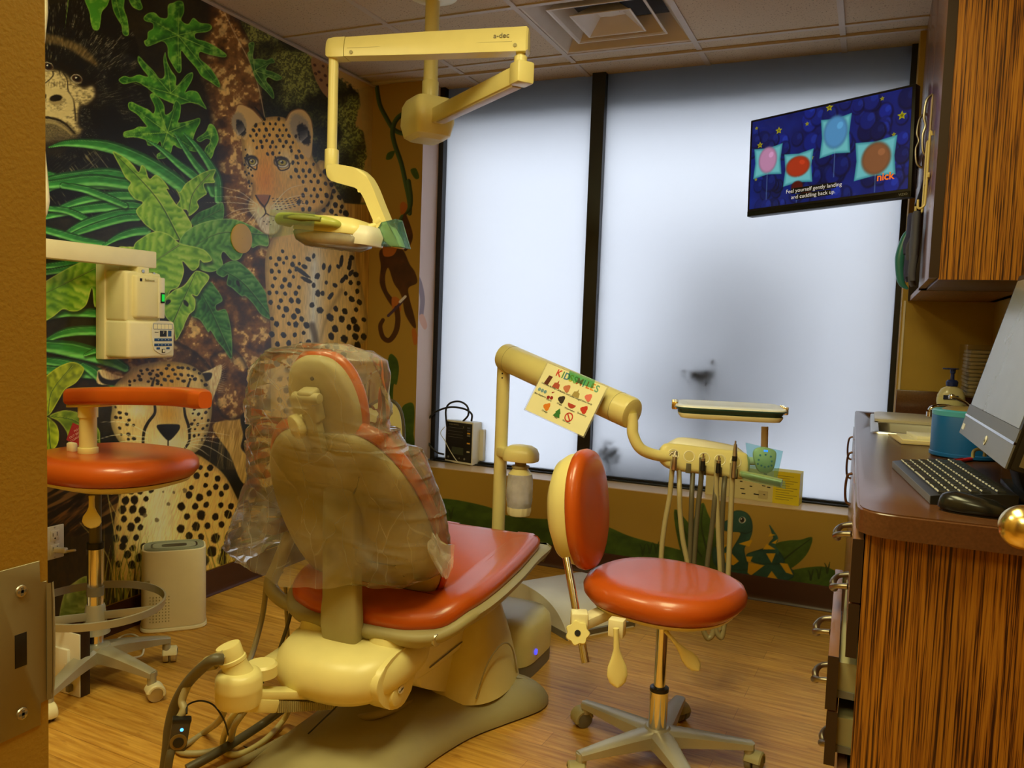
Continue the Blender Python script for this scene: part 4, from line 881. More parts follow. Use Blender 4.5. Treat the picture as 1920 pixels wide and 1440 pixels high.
def clear_film(name, tint=(1, 1, 1), fac=.22, rough=.14, haze=(.85, .82, .72), rip=True):
    m = bpy.data.materials.new(name); m.use_nodes = True; nt = m.node_tree; nt.nodes.clear(); N = nt.nodes.new; L = nt.links.new
    o = N('ShaderNodeOutputMaterial'); t = N('ShaderNodeBsdfTransparent'); t.inputs[0].default_value = (*tint, 1)
    g = N('ShaderNodeBsdfGlossy'); g.inputs['Roughness'].default_value = rough
    d = N('ShaderNodeBsdfTranslucent'); d.inputs[0].default_value = (*haze, 1); d2 = N('ShaderNodeBsdfDiffuse'); d2.inputs[0].default_value = (*haze, 1)
    tc = N('ShaderNodeTexCoord'); nz = N('ShaderNodeTexNoise'); nz.inputs['Scale'].default_value = 9; nz.inputs['Detail'].default_value = 5; L(tc.outputs['Object'], nz.inputs['Vector'])
    mp = N('ShaderNodeMapRange'); mp.inputs[1].default_value = .35; mp.inputs[2].default_value = .75; mp.inputs[3].default_value = fac * .5; mp.inputs[4].default_value = fac * 1.5; L(nz.outputs['Fac'], mp.inputs[0])
    a = N('ShaderNodeMixShader'); a.inputs[0].default_value = .5; L(d.outputs[0], a.inputs[1]); L(d2.outputs[0], a.inputs[2])
    src = mp.outputs[0]
    if not rip:
        nd = N('ShaderNodeTexNoise'); nd.inputs['Scale'].default_value = 5; L(tc.outputs['Object'], nd.inputs['Vector'])
        ad_ = N('ShaderNodeVectorMath'); ad_.operation = 'MULTIPLY_ADD'; ad_.inputs[1].default_value = (.10, .10, .10); L(nd.outputs['Color'], ad_.inputs[0]); L(tc.outputs['Object'], ad_.inputs[2])
        mpp = N('ShaderNodeMapping'); mpp.inputs['Rotation'].default_value = (.3, .5, .4); mpp.inputs['Scale'].default_value = (2.0, 1, .5); L(ad_.outputs[0], mpp.inputs['Vector'])
        vo = N('ShaderNodeTexVoronoi'); vo.feature = 'DISTANCE_TO_EDGE'; vo.inputs['Scale'].default_value = 6.5; L(mpp.outputs[0], vo.inputs['Vector'])
        mr = N('ShaderNodeMapRange'); mr.inputs[1].default_value = 0; mr.inputs[2].default_value = .016; mr.inputs[3].default_value = .15; mr.inputs[4].default_value = 0; L(vo.outputs['Distance'], mr.inputs[0])
        sm = N('ShaderNodeMath'); sm.operation = 'ADD'; L(mr.outputs[0], sm.inputs[0]); L(mp.outputs[0], sm.inputs[1]); src = sm.outputs[0]
        mc = N('ShaderNodeMath'); mc.operation = 'MINIMUM'; mc.inputs[1].default_value = .22; L(vo.outputs['Distance'], mc.inputs[0])
        b3 = N('ShaderNodeBump'); b3.inputs['Strength'].default_value = .9; b3.inputs['Distance'].default_value = .05; L(mc.outputs[0], b3.inputs['Height']); L(b3.outputs[0], g.inputs['Normal'])
    b = N('ShaderNodeMixShader'); L(src, b.inputs[0]); L(t.outputs[0], b.inputs[1]); L(a.outputs[0], b.inputs[2])
    f = N('ShaderNodeFresnel'); f.inputs[0].default_value = 1.42 if rip else 1.28
    n2 = N('ShaderNodeTexNoise'); n2.inputs['Scale'].default_value = 28; L(tc.outputs['Object'], n2.inputs['Vector']); bp = N('ShaderNodeBump'); bp.inputs['Strength'].default_value = .5; bp.inputs['Distance'].default_value = .004; L(n2.outputs['Fac'], bp.inputs['Height'])
    if rip: L(bp.outputs[0], g.inputs['Normal']); L(bp.outputs[0], f.inputs['Normal'])
    c = N('ShaderNodeMixShader'); L(f.outputs[0], c.inputs[0]); L(b.outputs[0], c.inputs[1]); L(g.outputs[0], c.inputs[2]); L(c.outputs[0], o.inputs[0])
    return m
def zebra():
    m = bpy.data.materials.new('striped_zebrawood_laminate'); m.use_nodes = True; nt = m.node_tree; b = nt.nodes['Principled BSDF']; N = nt.nodes.new; L = nt.links.new
    tc = N('ShaderNodeTexCoord'); mp = N('ShaderNodeMapping'); mp.inputs['Scale'].default_value = (1, 1, .012); L(tc.outputs['Object'], mp.inputs['Vector'])
    n = N('ShaderNodeTexNoise'); n.inputs['Scale'].default_value = 270; n.inputs['Detail'].default_value = 3; n.inputs['Roughness'].default_value = .7; L(mp.outputs[0], n.inputs['Vector'])
    n2 = N('ShaderNodeTexNoise'); n2.inputs['Scale'].default_value = 9; n2.inputs['Detail'].default_value = 1; L(mp.outputs[0], n2.inputs['Vector'])
    cr = N('ShaderNodeValToRGB'); e = cr.color_ramp.elements; e[0].position = .41; e[0].color = (*S(52, 22, 10), 1); e[1].position = .48; e[1].color = (*S(142, 86, 26), 1); x = e.new(.60); x.color = (*S(176, 118, 36), 1)
    L(n.outputs['Fac'], cr.inputs[0]); mx = N('ShaderNodeMix'); mx.data_type = 'RGBA'; mx.blend_type = 'MULTIPLY'; mx.inputs[0].default_value = .16; c2 = N('ShaderNodeValToRGB'); c2.color_ramp.elements[0].position = .35; c2.color_ramp.elements[1].position = .65
    L(n2.outputs['Fac'], c2.inputs[0]); L(cr.outputs[0], mx.inputs[6]); L(c2.outputs[0], mx.inputs[7]); L(mx.outputs[2], b.inputs['Base Color']); b.inputs['Roughness'].default_value = .38
    return m
M_zebra = zebra()
M_lam = mat('brown_laminate_door', S(122, 84, 56), .25, spec=.55, var=.1, vscale=6)
M_counter = mat('brown_speckled_countertop', S(92, 58, 36), .22, spec=.5, var=.35, vscale=190)
def caster(bm, p, ang, r=.026, w=.022):
    """twin-wheel caster: p = centre on the floor side, ang = rolling direction"""
    d = Vector((math.cos(ang), math.sin(ang), 0)); a = Vector((-d.y, d.x, 0)); c = V3(p) + Vector((0, 0, r)) 
    cyl(bm, c - a * w, c - a * .003, r, seg=22, bev=.003); cyl(bm, c + a * .003, c + a * w, r, seg=22, bev=.003)
    return bm
def caster_set(parent, tips, m_wheel, m_hood, r=.027):
    for (x, y), ang in tips:
        d = Vector((math.cos(ang), math.sin(ang), 0)); a = Vector((-d.y, d.x, 0)); c = Vector((x, y, r))
        w = obj('caster', caster(NB(), (x, y, 0), ang, r), m_wheel, parent)
        bm = NB(); rings = []
        for s_ in (-.024, -.02, .02, .024):
            k = 1.0 if abs(s_) < .022 else .86
            rings.append([c + a * s_ + (d * math.cos(t) + Vector((0, 0, 1)) * math.sin(t)) * (r * 1.13 * k) for t in [math.pi * (-.12 + 1.05 * q / 12) for q in range(13)]] + [c + a * s_ + (d * math.cos(t) + Vector((0, 0, 1)) * math.sin(t)) * (r * .9 * k) for t in [math.pi * (.93 - 1.05 * q / 12) for q in range(13)]])
        loft(bm, rings)
        obj('hood', bm, m_hood, w)
# ------------------------------------------------------------------ dental chair
X0 = -1.265
ch = thing('dental_chair', (X0, 2.1, 0), 'large cream and orange-red dental chair with its backrest wrapped in clear plastic', 'dental chair')
# floor plate
out = [(-1.046, 1.90), (-1.027, 2.02), (-1.0, 2.115), (-.955, 2.21), (-.905, 2.31), (-.884, 2.37), (-.892, 2.43), (-.94, 2.47), (-1.02, 2.49), (-1.25, 2.5), (-1.48, 2.49), (-1.56, 2.47), (-1.61, 2.43), (-1.62, 2.36), (-1.58, 2.25), (-1.52, 2.12), (-1.475, 1.98), (-1.465, 1.80), (-1.45, 1.65), (-1.40, 1.52), (-1.30, 1.44), (-1.2, 1.44), (-1.10, 1.52), (-1.055, 1.68)]
bm = NB(); loft(bm, rings_inset(smooth2(out, 5), [(0, .006), (0, .022), (.012, .042), (.035, .062), (.07, .078), (.12, .09)], lambda x, y, h: (x, y, h)))
obj('base_plate', bm, M_tan, ch, 60)
bm = NB(); loft(bm, rings_inset(smooth2(out, 5), [(.006, 0), (.006, .007)], lambda x, y, h: (x, y, h))); obj('floor_gasket', bm, M_dark, ch)
# boot-shaped lift column
def ell(cx, cy, a, b, z, e=2.6, rot=0, n=40): 
    c, s_ = math.cos(rot), math.sin(rot)
    return [(cx + x * c - y * s_, cy + x * s_ + y * c, z) for x, y in sell(a, b, e, n)]
bm = NB(); loft(bm, [ell(-1.105, 2.31, .128, .175, .075), ell(-1.105, 2.31, .12, .165, .12), ell(-1.11, 2.32, .10, .13, .22), ell(-1.12, 2.325, .085, .10, .30), ell(-1.125, 2.33, .07, .075, .36), ell(-1.125, 2.335, .055, .055, .40), ell(-1.125, 2.335, .03, .03, .42)])
boot = obj('lift_column', bm, M_cream, ch, 60)
bm = NB(); tube(bm, [(-1.02, 2.15, .10), (-1.0, 2.18, .20), (-.985, 2.25, .24), (-.985, 2.33, .20), (-.985, 2.38, .10)], .0025, 8)
obj('access_panel_seam', bm, M_tan, boot)
# pump housing with blue pilot light
bm = NB(); loft(bm, [[(x, y, z) for x, y in sell(hx, hy, 4.5, 48, cx, 2.66)] for hx, hy, cx, z in ((.235, .17, -1.245, .0), (.235, .17, -1.245, .05))]); obj('housing_skirt', bm, M_grey, ch)
bm = NB(); loft(bm, [[(x, y, z) for x, y in sell(hx, hy, 4.5, 48, -1.245, 2.66)] for hx, hy, z in ((.237, .172, .05), (.237, .172, .13), (.232, .165, .165), (.215, .145, .19), (.17, .10, .202))])
hs = obj('pump_housing', bm, M_cream, ch, 50)
bm = NB(); cyl(bm, (-1.012, 2.60, .085), (-1.004, 2.60, .085), .010, seg=18); obj('pilot_light', bm, mat('blue_pilot_light', S(60, 60, 220), .3, emit=S(70, 70, 255), es=1.6), hs)
# lift arms and motor cover
def side(pts, x0, x1, bev=.006):
    return prism(NB(), [p for p in (crom([at(px, py, x=x0) for px, py in pts], 3, True) if bev > .0135 else [at(px, py, x=x0) for px, py in pts])], (x1 - x0, 0, 0), bev)
XS = -1.10
lift = obj('lift_arm', side([(807, 1204), (850, 1165), (897, 1127), (912, 1125), (912, 1142), (880, 1204), (830, 1243), (775, 1282), (757, 1262)], XS, -1.42, .008), M_cream2, ch)
bm = NB(); p0, p1 = at(806, 1252, x=XS + .002), at(876, 1196, x=XS + .002); tube(bm, [p0, (p0 + p1) / 2, p1], .0018, 6); obj('lift_arm_line', bm, M_grey, lift)
obj('motor_cover', side([(790, 1250), (868, 1226), (860, 1285), (845, 1297), (800, 1292), (782, 1280)], XS - .02, -1.38, .015), M_cream2, ch)
obj('upper_frame', side([(800, 1172), (850, 1160), (905, 1135), (890, 1145), (845, 1176), (812, 1204), (796, 1216)], XS + .012, -1.42, .006), M_cream, ch)
obj('pivot_cheek', side([(790, 1196), (820, 1180), (845, 1172), (812, 1206), (784, 1240), (776, 1280), (760, 1318), (738, 1332), (716, 1322), (706, 1298), (716, 1262), (745, 1225)], XS + .010, XS - .040, .014), M_cream, ch)
c = at(735, 1300, x=XS); bm = NB(); cyl(bm, c + Vector((.0, 0, 0)), c + Vector((.02, 0, 0)), .034, .030, 30, bev=.003); hub = obj('pivot_cap', bm, M_cream, ch)
c2 = at(752, 1293, x=XS + .022); bm = NB(); lathe(bm, [(.014, 0), (.014, .001)], c2, (1, 0, 0), 24, sx=1.0, sy=.75); obj('badge', bm, M_white, ch)
text('badge_lettering', 'a-dec', .010, c2 + Vector((.0015, 0, 0)), (0, 1, .25), (0, 0, 1), M_ink, ch)
# seat: rim shell and cushion
def seat_out(g=0, y0=1.835, y1=2.665):
    hw = [(y0, .10), (y0 + .02, .19), (y0 + .06, .255), (y0 + .16, .285), (2.15, .285), (2.35, .262), (2.52, .238), (y1 - .05, .222), (y1 - .012, .205), (y1, .17)]
    R_ = [(-1.245 + w + g * (1 if w > .12 else .5), y + (g if y > 2.6 else -g if y < 1.86 else 0)) for y, w in hw]
    return smooth2(R_ + [(-2.49 - x, y) for x, y in R_[::-1]], 4)
def sz(y): return .012 * math.sin((y - 1.85) / .8 * math.pi * 1.2) + .018 * sst(2.3, 2.66, np.array(y)).item() - .03 * (1 - sst(1.83, 1.97, np.array(y)).item())
def put(x, y, h): return (x, y, h + sz(y))
bm = NB(); loft(bm, rings_inset(seat_out(), [(0, .428), (-.006, .44), (-.006, .458), (.004, .470), (.02, .476), (.05, .474), (.09, .470)], put)); seat = obj('seat_cushion', bm, M_red, ch, 60)
bm = NB(); tube(bm, [(-.985, 2.02, .476), (-.99, 2.2, .482), (-1.01, 2.38, .482), (-1.035, 2.55, .484), (-1.05, 2.62, .486)], .0022, 6); obj('seam', bm, M_dred, seat)
bm = NB(); loft(bm, rings_inset(seat_out(.024, 1.835, 2.70), [(.045, .376), (.03, .382), (.012, .396), (.0, .412), (-.002, .424), (.008, .432), (.02, .433)], put)); obj('seat_shell', bm, M_tan, ch, 60)
# rear horseshoe cover
bm = NB(); R1 = [(X0 + .004 + x, 1.86 + y) for x, y in sell(.190, .20, 2.6, 48)]
loft(bm, rings_inset(R1, [(.06, .245), (.02, .252), (0, .275), (-.004, .305), (.004, .335), (.025, .358), (.06, .366)], lambda x, y, h: (x, y, h - (1.86 - y) * .10)))
obj('rear_cover', bm, M_cream, ch, 70)
for s_ in (-1, 1):
    bm = NB(); loft(bm, [[(X0 + s_ * (.115) + x, 1.90 + y, z) for x, y in sell(a, b, 2.6, 28)] for a, b, z in ((.065, .10, .33), (.058, .09, .375), (.045, .07, .40), (.02, .04, .408))]); obj('rear_cover_shoulder', bm, M_cream, ch, 70)
# backrest
BB, BT = np.array((X0, 1.97, .50)), np.array((X0, 1.68, 1.0))
bv = (BT - BB) / np.linalg.norm(BT - BB); bn = np.cross((1, 0, 0), bv)  # bn points away from the patient side?
if bn[1] > 0: bn = -bn                                                    # bn now points towards the doorway
def bp_(x, z, h): 
    k = (z - .50) / bv[2]; q = BB + bv * k + bn * h; return (X0 - .014 + x * .95, q[1], q[2])
XB = -.012
prof_w = [(.94, .03), (.938, .085), (.925, .135), (.90, .172), (.85, .215), (.77, .247), (.67, .262), (.57, .256), (.50, .23), (.455, .185), (.44, .12), (.437, .05)]
def back_out(g=0):
    R_ = [(w + g, z + (g if z > .88 else -g if z < .47 else 0)) for z, w in prof_w]
    return smooth2(R_ + [(-x, z) for x, z in R_[::-1]], 3)
bm = NB(); loft(bm, rings_inset(back_out(), [(.0, -.01), (0, .010), (.012, .022), (.04, .03), (.09, .035), (.13, .036)], lambda x, z, h: bp_(x, z, h))); bshell = obj('backrest_shell', bm, M_tan, ch, 70)
bm = NB(); loft(bm, rings_inset(back_out(.012), [(.02, .0), (.004, -.004), (-.004, -.014), (-.004, -.030), (.008, -.044), (.04, -.052), (.10, -.050)], lambda x, z, h: bp_(x, z, h))); obj('backrest_cushion', bm, M_red, ch, 70)
bm = NB(); loft(bm, rings_inset(back_out(.003), [(0, -.008), (0, .001)], lambda x, z, h: bp_(x, z, h)), False); obj('backrest_piping', bm, M_dred, ch)
# support strut up the back
bm = NB(); rings = []
for z, y, w, th in ((.83, 1.775, .035, .02), (.80, 1.766, .048, .035), (.70, 1.768, .053, .05), (.55, 1.775, .0545, .045), (.47, 1.778, .056, .045), (.44, 1.776, .059, .048), (.395, 1.776, .060, .05), (.35, 1.782, .055, .05), (.325, 1.79, .045, .045)):
    rings.append([(X0 + x, y + th * .5 + yy_, z) for x, yy_ in sell(w, th * .5, 5, 28)])
loft(bm, rings); obj('back_support_arm', bm, M_tan, ch, 50)
# headrest
HB, HT = np.array((X0, 1.735, .93)), np.array((X0, 1.66, 1.13))
hv = (HT - HB) / np.linalg.norm(HT - HB); hn = np.cross((1, 0, 0), hv); hn = hn if hn[1] < 0 else -hn
def hp(x, k, h): q = HB + hv * k + hn * h; return (X0 + x, q[1], q[2])
ho = smooth2([(0, .215), (.05, .205), (.085, .165), (.102, .10), (.098, .03), (.075, -.03), (.03, -.052), (-.03, -.052), (-.075, -.03), (-.098, .03), (-.102, .10), (-.085, .165), (-.05, .205)], 4)
bm = NB(); loft(bm, rings_inset(ho, [(0, -.008), (0, .008), (.010, .018), (.035, .024), (.06, .025)], hp)); hr = obj('headrest_shell', bm, M_tan, ch, 70)
bm = NB(); loft(bm, rings_inset(ho, [(.012, -.004), (-.006, -.012), (-.010, -.028), (.002, -.046), (.03, -.056), (.06, -.056)], hp)); obj('headrest_cushion', bm, M_red, ch, 70)
bm = NB(); q = hp(-.005, .10, .045); R_h = fromaxes(Vector((1, 0, 0)), Vector(hv), -Vector(hn)); obox(bm, q, (.05, .09, .04), R_h, .01, 3); obox(bm, hp(-.005, .03, .05), (.038, .12, .03), R_h, .008, 2); obj('headrest_hinge', bm, M_tan, ch)
bm = NB(); cyl(bm, hp(-.045, .125, .055), hp(.035, .125, .055), .014, seg=20, bev=.003); obj('hinge_barrel', bm, M_tan, ch)
bm = NB(); c = Vector(hp(-.045, .045, .055)); d = (Vector(hn) + Vector((-.5, 0, 0))).normalized(); cyl(bm, c, c + d * .02, .033, .033, 32, bev=.004); cyl(bm, c - d * .03, c, .026, seg=24); obj('locking_knob', bm, M_cream, ch)
bm = NB(); cyl(bm, hp(.0, .165, .024), hp(0, .165, .0285), .005, seg=12); obj('screw_recess', bm, M_dark, ch)
bm = NB(); obox(bm, bp_(0, .93, -.02), (.055, .10, .012), R_h); obj('headrest_bar', bm, M_steel, ch)
# arm brackets
bm = NB(); tube(bm, [(-1.60, 2.0, .56), (-1.615, 1.96, .47), (-1.60, 1.91, .42), (-1.54, 1.90, .385), (-1.46, 1.92, .37)], .021, 14); obj('arm_bracket', bm, M_tan, ch)
bm = NB(); obox(bm, (-1.60, 2.02, .595), (.055, .26, .035), None, .015, 3); obj('armrest', bm, mat('dark_red_armrest', S(96, 46, 40), .4), ch)
for (a, b) in (((-1.46, 1.92, .37), (-1.34, 1.93, .368)), ((-1.17, 1.90, .405), (-1.0, 1.86, .385))):
    bm = NB(); a, b = V3(a), V3(b); d = b - a; cyl(bm, a, a + d * .35, .019, seg=20, bev=.002); cyl(bm, a + d * .35, a + d * .7, .013, seg=18); cyl(bm, a + d * .7, b, .018, seg=20, bev=.002); cyl(bm, a + d * .45, a + d * .5, .020, seg=20)
    obj('arm_fitting', bm, M_steel, ch)
# ------------------------------------------------------------------ plastic cover bag
bagpx = [  # level z : left px, right px read at the back's depth
    (1.165, 560, 648), (1.15, 520, 690), (1.13, 495, 722), (1.09, 480, 728), (1.03, 474, 728), (.98, 476, 729), (.94, 470, 735), (.90, 464, 752), (.86, 460, 768), (.80, 456, 792), (.74, 454, 812), (.68, 452, 824), (.62, 450, 830), (.57, 452, 832), (.55, 456, 828), (.535, 462, 818), (.525, 480, 800), (.515, 500, 780)]
def bagring(z, lp, rp, n=180):
    lp += 9; rp += -13 if z > .9 else 8
    q = bp_(0, z, 0) if z < .95 else (X0, 1.70 - (z - .95) * .3, z)
    yc = q[1]
    lx = at(lp, 700 + (1.1 - z) * 620, y=yc).x; rx = at(rp, 700 + (1.1 - z) * 620, y=yc).x
    cx, a = (lx + rx) / 2, (rx - lx) / 2
    yf, yb = (yc - .10, yc + .10) if z > .95 else (min(yc - .085, 1.742), yc + .15)
    if z > 1.15: yf, yb = yc - .05, yc + .05
    b = (yb - yf) / 2
    rnd_ = []
    for i in range(n):
        t = 2 * math.pi * i / n; c_, s_ = math.cos(t), math.sin(t)
        x = a * math.copysign(abs(c_) ** .85, c_); y = b * math.copysign(abs(s_) ** .8, s_)
        rnd_.append((cx + x, (yf + yb) / 2 + y, z))
    return rnd_
def crease(P):
    """sharp folded-film relief: ridged noise along two slanted directions"""
    x, y, z = P[:, 0], P[:, 1], P[:, 2]
    def rid(u, v, s_, sd): return 1 - np.abs(vnoise(u / s_, v / (s_ * 3.2), sd) * 2 - 1) * 1.6
    w = (vnoise(x * 9, z * 9, 1) - .5) * .08
    q = lambda *a: np.clip(rid(*a), 0, 1) ** 5
    r = .010 * q(x + z * .6 + w, (z - x * .5) * .5, .09, 3) + .009 * q(x - z * .8 - w, (z + x) * .5, .11, 7) + .004 * q(z * 1.6 + x * .2 + w, x * .5, .05, 11) + .004 * q(x * 1.1 - z * .3, z * .5, .04, 15)
    return r + .030 * (vnoise(x * 6 + 3, z * 6 + y * 5, 5) - .5) + .008 * (vnoise(x * 17, z * 17 + y * 9, 6) - .5)
from bisect import bisect
lev = np.linspace(0, len(bagpx) - 1, 200); rings = []
for l in lev:
    vals = [float(np.interp(l, range(len(bagpx)), [b[i] for b in bagpx])) for i in range(3)]
    rings.append(bagring(*vals))
A_ = np.array(rings); k, nn = A_.shape[:2]; flat = A_.reshape(-1, 3); cen = A_.mean(1, keepdims=True)
dirn = A_ - cen; dirn[..., 2] = 0; dirn /= (np.linalg.norm(dirn, axis=2, keepdims=True) + 1e-6)
A_ = A_ + dirn * crease(flat).reshape(k, nn, 1)
hem = .010 * np.sin(np.arange(nn) / nn * 2 * math.pi * 5) + .004 * np.sin(np.arange(nn) / nn * 2 * math.pi * 13 + 1)
A_[-14:, :, 2] += hem[None] * np.linspace(0, 1, 14)[:, None]
bm = NB(); loft(bm, [list(map(tuple, r)) for r in A_], False)
top = [v for v in bm.verts][:nn]
bm.faces.new(top[::-1])
M_bag = clear_film('crumpled_clear_bag', (.99, .985, .97), .25, .18, (.92, .90, .80), False)
bag = obj('plastic_cover_bag', bm, M_bag, None, 50)
tag(bag, 'crumpled clear plastic bag pulled over the backrest and headrest of the dental chair', 'plastic bag')
# gathered tuft at the right edge
bm = NB(); rr = []
c0 = at(822, 1010, y=1.84)
for i, (dx, dz, w) in enumerate(((0, 0, .02), (.012, -.02, .022), (.03, -.035, .03), (.05, -.045, .042))):
    rr.append([(c0.x + dx + .012 * math.cos(t * 2 * math.pi / 14) * (1 + .4 * math.sin(t * 5)), c0.y - .03 + w * math.sin(t * 2 * math.pi / 14) * .5, c0.z + dz + w * math.sin(t * 2 * math.pi / 14) + .006 * math.sin(t * 4)) for t in range(14)])
loft(bm, rr, False); obj('gathered_corner', bm, M_bag, bag, 14)

# ------------------------------------------------------------------ assistant's instrument arm, lower left of the chair
aa = thing('instrument_holder', (-1.37, 1.5, 0), 'cream jointed assistant arm with slanted canister, low at the left of the dental chair', 'instrument arm')
def P(px, py, y): return at(px, py, y=y)
c = P(448, 1290, 1.52); top = P(437, 1262, 1.52)
up = Vector((-.30, -.18, 1)).normalized()
bm = NB(); z0 = c.z
lathe(bm, [(.030, -.045), (.052, -.038), (.056, -.02), (.056, .0), (.057, .004), (.056, .008), (.056, .028), (.050, .040), (.040, .046)], c, (0, 0, 1), 36); obj('pivot_housing', bm, M_cream, aa, 40)
bm = NB(); lathe(bm, [(.040, .0), (.036, .012), (.031, .03), (.031, .040), (.033, .042), (.033, .050), (.030, .052), (.030, .082), (.0285, .085)], c + Vector((0, 0, .028)), up, 32); obj('canister', bm, M_cream, aa, 35)
d0 = c + Vector((0, 0, .03)) + up * .062
bm = NB(); n_ = Vector((-.85, -.35, -.25)).normalized(); cyl(bm, d0 - up * .010, d0 - up * .012 + n_ * .045, .013, .015, 20, bev=.003); cyl(bm, d0 - up * .012 + n_ * .042, d0 - up * .014 + n_ * .07, .019, .017, 20, bev=.004); obj('hose_socket', bm, M_tan, aa)
e1 = P(628, 1300, 1.80)
def bar(bm, a, b, w, h, bev=.006):
    a, b = V3(a), V3(b); d = b - a; x = d.normalized(); y = Vector((0, 0, 1)).cross(x).normalized(); z = x.cross(y)
    return obox(bm, (a + b) / 2, (d.length, w, h), fromaxes(x, y, z), bev)
bm = NB(); bar(bm, c + Vector((0, 0, -.012)), e1, .05, .022); obj('lower_link', bm, M_cream, aa)
bm = NB(); s0 = c + Vector((0, 0, -.036)); v = e1 - c
for i in range(30):
    t = .34 + .62 * i / 29; q = s0 + v * t; hh = .034 * (1 - .55 * i / 29); obox(bm, q + Vector((0, 0, -.001 + .006 * i / 29)), (.0055, .044, hh), fromaxes(v.normalized(), Vector((0, 0, 1)).cross(v).normalized(), Vector((0, 0, 1))), .001, 1)
bar(bm, s0 + v * .33, s0 + v * .97 + Vector((0, 0, .008)), .038, .014, .002); obj('bellows_cover', bm, M_tan, aa)
bm = NB(); bar(bm, s0 + v * .02, s0 + v * .33, .056, .034); obj('link_collar', bm, M_cream, aa)
bm = NB(); f0, f1 = P(478, 1262, 1.60), P(556, 1208, 1.95); bar(bm, f0, f1, .045, .03, .01); obj('upper_link', bm, M_cream, aa)
bm = NB(); lathe(bm, [(.03, -.02), (.04, -.015), (.04, .012), (.034, .018)], P(490, 1255, 1.60), (0, 0, 1), 28); obj('elbow', bm, M_cream, aa)
bm = NB(); obox(bm, P(487, 1275, 1.58), (.02, .012, .018), None, .002); obox(bm, P(468, 1322, 1.56), (.03, .012, .01), None, .002); obj('cable_port', bm, M_dark, aa)
# hoses: every one a thing of its own
def hose(name, pts, r, m, label, cat='hose', group=None, n=8):
    return tag(obj(name, tube(NB(), pts, r, 12, n), m), label, cat, group)
F = lambda px, py, z=.012: at(px, py, z=z)
hose('suction_hose', [P(418, 1236, 1.46), P(395, 1240, 1.44), P(356, 1275, 1.47), P(330, 1318, 1.48), P(318, 1362, 1.48), P(314, 1402, 1.48), P(308, 1450, 1.48)], .0135, M_hosed, 'thick suction hose bending down from the canister of the assistant arm')
hose('suction_hose', [P(420, 1226, 1.48), P(392, 1238, 1.48), P(365, 1262, 1.48), P(342, 1310, 1.46), P(345, 1330, 1.45), P(337, 1345, 1.44), P(332, 1356, 1.44)], .0095, M_hose, 'thinner suction hose ending at the black sensor box')
hose('tubing', [P(424, 1322, 1.55), P(412, 1350, 1.58), F(385, 1372), F(345, 1398), F(330, 1400), F(345, 1412), F(390, 1410), F(428, 1395), P(440, 1360, 1.6), P(465, 1325, 1.62)], .0085, M_hose, 'tan tube looping on the floor beneath the assistant arm')
hose('tubing', [P(545, 1318, 1.75), F(535, 1345, .03), F(500, 1385), F(455, 1412), F(425, 1412), F(418, 1390, .02), P(432, 1350, 1.62), P(452, 1326, 1.6)], .0085, M_cream, 'glossy cream tube curling up from the floor to the assistant arm')
hose('tubing', [P(540, 1322, 1.8), F(500, 1352, .05), F(450, 1385, .034), F(400, 1415, .034), F(350, 1442, .02)], .0125, M_hosed, 'dark grey tube lying straight across the bamboo floor')
hose('tubing', [F(404, 1450), F(470, 1420), F(550, 1378), F(625, 1352), F(700, 1342, .10), P(800, 1308, 2.15)], .012, M_hose, 'tan tube running from the floor under the dental chair')
hose('sensor_cable', [P(350, 1338, 1.44), P(352, 1322, 1.46), P(375, 1314, 1.5), P(400, 1322, 1.52), P(420, 1350, 1.54), F(435, 1388, .01), F(480, 1405, .008), F(545, 1400, .008), P(610, 1345, 1.72), P(655, 1300, 1.75)], .0022, M_dark, 'thin black cable trailing from the black sensor box', 'cable')
hose('supply_tube', [P(500, 1090, 2.0), P(493, 1150, 1.98), P(478, 1210, 1.92), P(466, 1245, 1.85)], .0085, M_hose, 'tan tube dropping from under the dental chair to the assistant arm')
hose('supply_tube', [P(535, 1100, 2.0), P(537, 1150, 2.0), P(541, 1220, 1.98), P(541, 1310, 1.95)], .006, M_hose, 'upright thin tube left of the rear cover of the dental chair')
hose('supply_tube', [P(548, 1105, 1.95), P(545, 1150, 1.93), P(530, 1200, 1.9), P(520, 1228, 1.88)], .0055, M_hosed, 'slanted dark tube left of the rear cover of the dental chair')
sb = thing('sensor_box', P(335, 1375, 1.43), 'small black sensor control box with blue light and round dial hanging by a cable', 'sensor box')
c = P(336, 1378, 1.43); Rb = rotm('Z', .80) @ rotm('Y', .15)
def lb(x, y, z): return c + (Rb @ Vector((x, y, z)))
obj('case', obox(NB(), c, (.042, .022, .075), Rb, .006, 3), mat('charcoal_box', S(66, 60, 50), .45), sb)
obj('end_cap', obox(NB(), lb(0, 0, .038), (.044, .024, .012), Rb, .004, 2), M_dark, sb)
bm = NB(); cyl(bm, lb(0, -.010, -.012), lb(0, -.0135, -.012), .0195, seg=28); obj('dial_ring', bm, mat('bronze_dial', S(120, 96, 48), .4), sb)
bm = NB(); cyl(bm, lb(0, -.0135, -.012), lb(0, -.016, -.012), .0125, seg=24, bev=.001); obj('dial', bm, M_dark, sb)
bm = NB(); lathe(bm, [(.004, 0), (.004, .001)], lb(.003, -.0112, .018), (Rb @ Vector((0, -1, 0))), 14); obj('indicator_light', bm, mat('blue_indicator', S(60, 150, 255), .3, emit=S(70, 160, 255), es=3), sb)
hose('sensor_hose', [P(325, 1398, 1.42), P(318, 1420, 1.41), P(312, 1460, 1.41)], .010, M_hosed, 'dark hose hanging below the black sensor box')
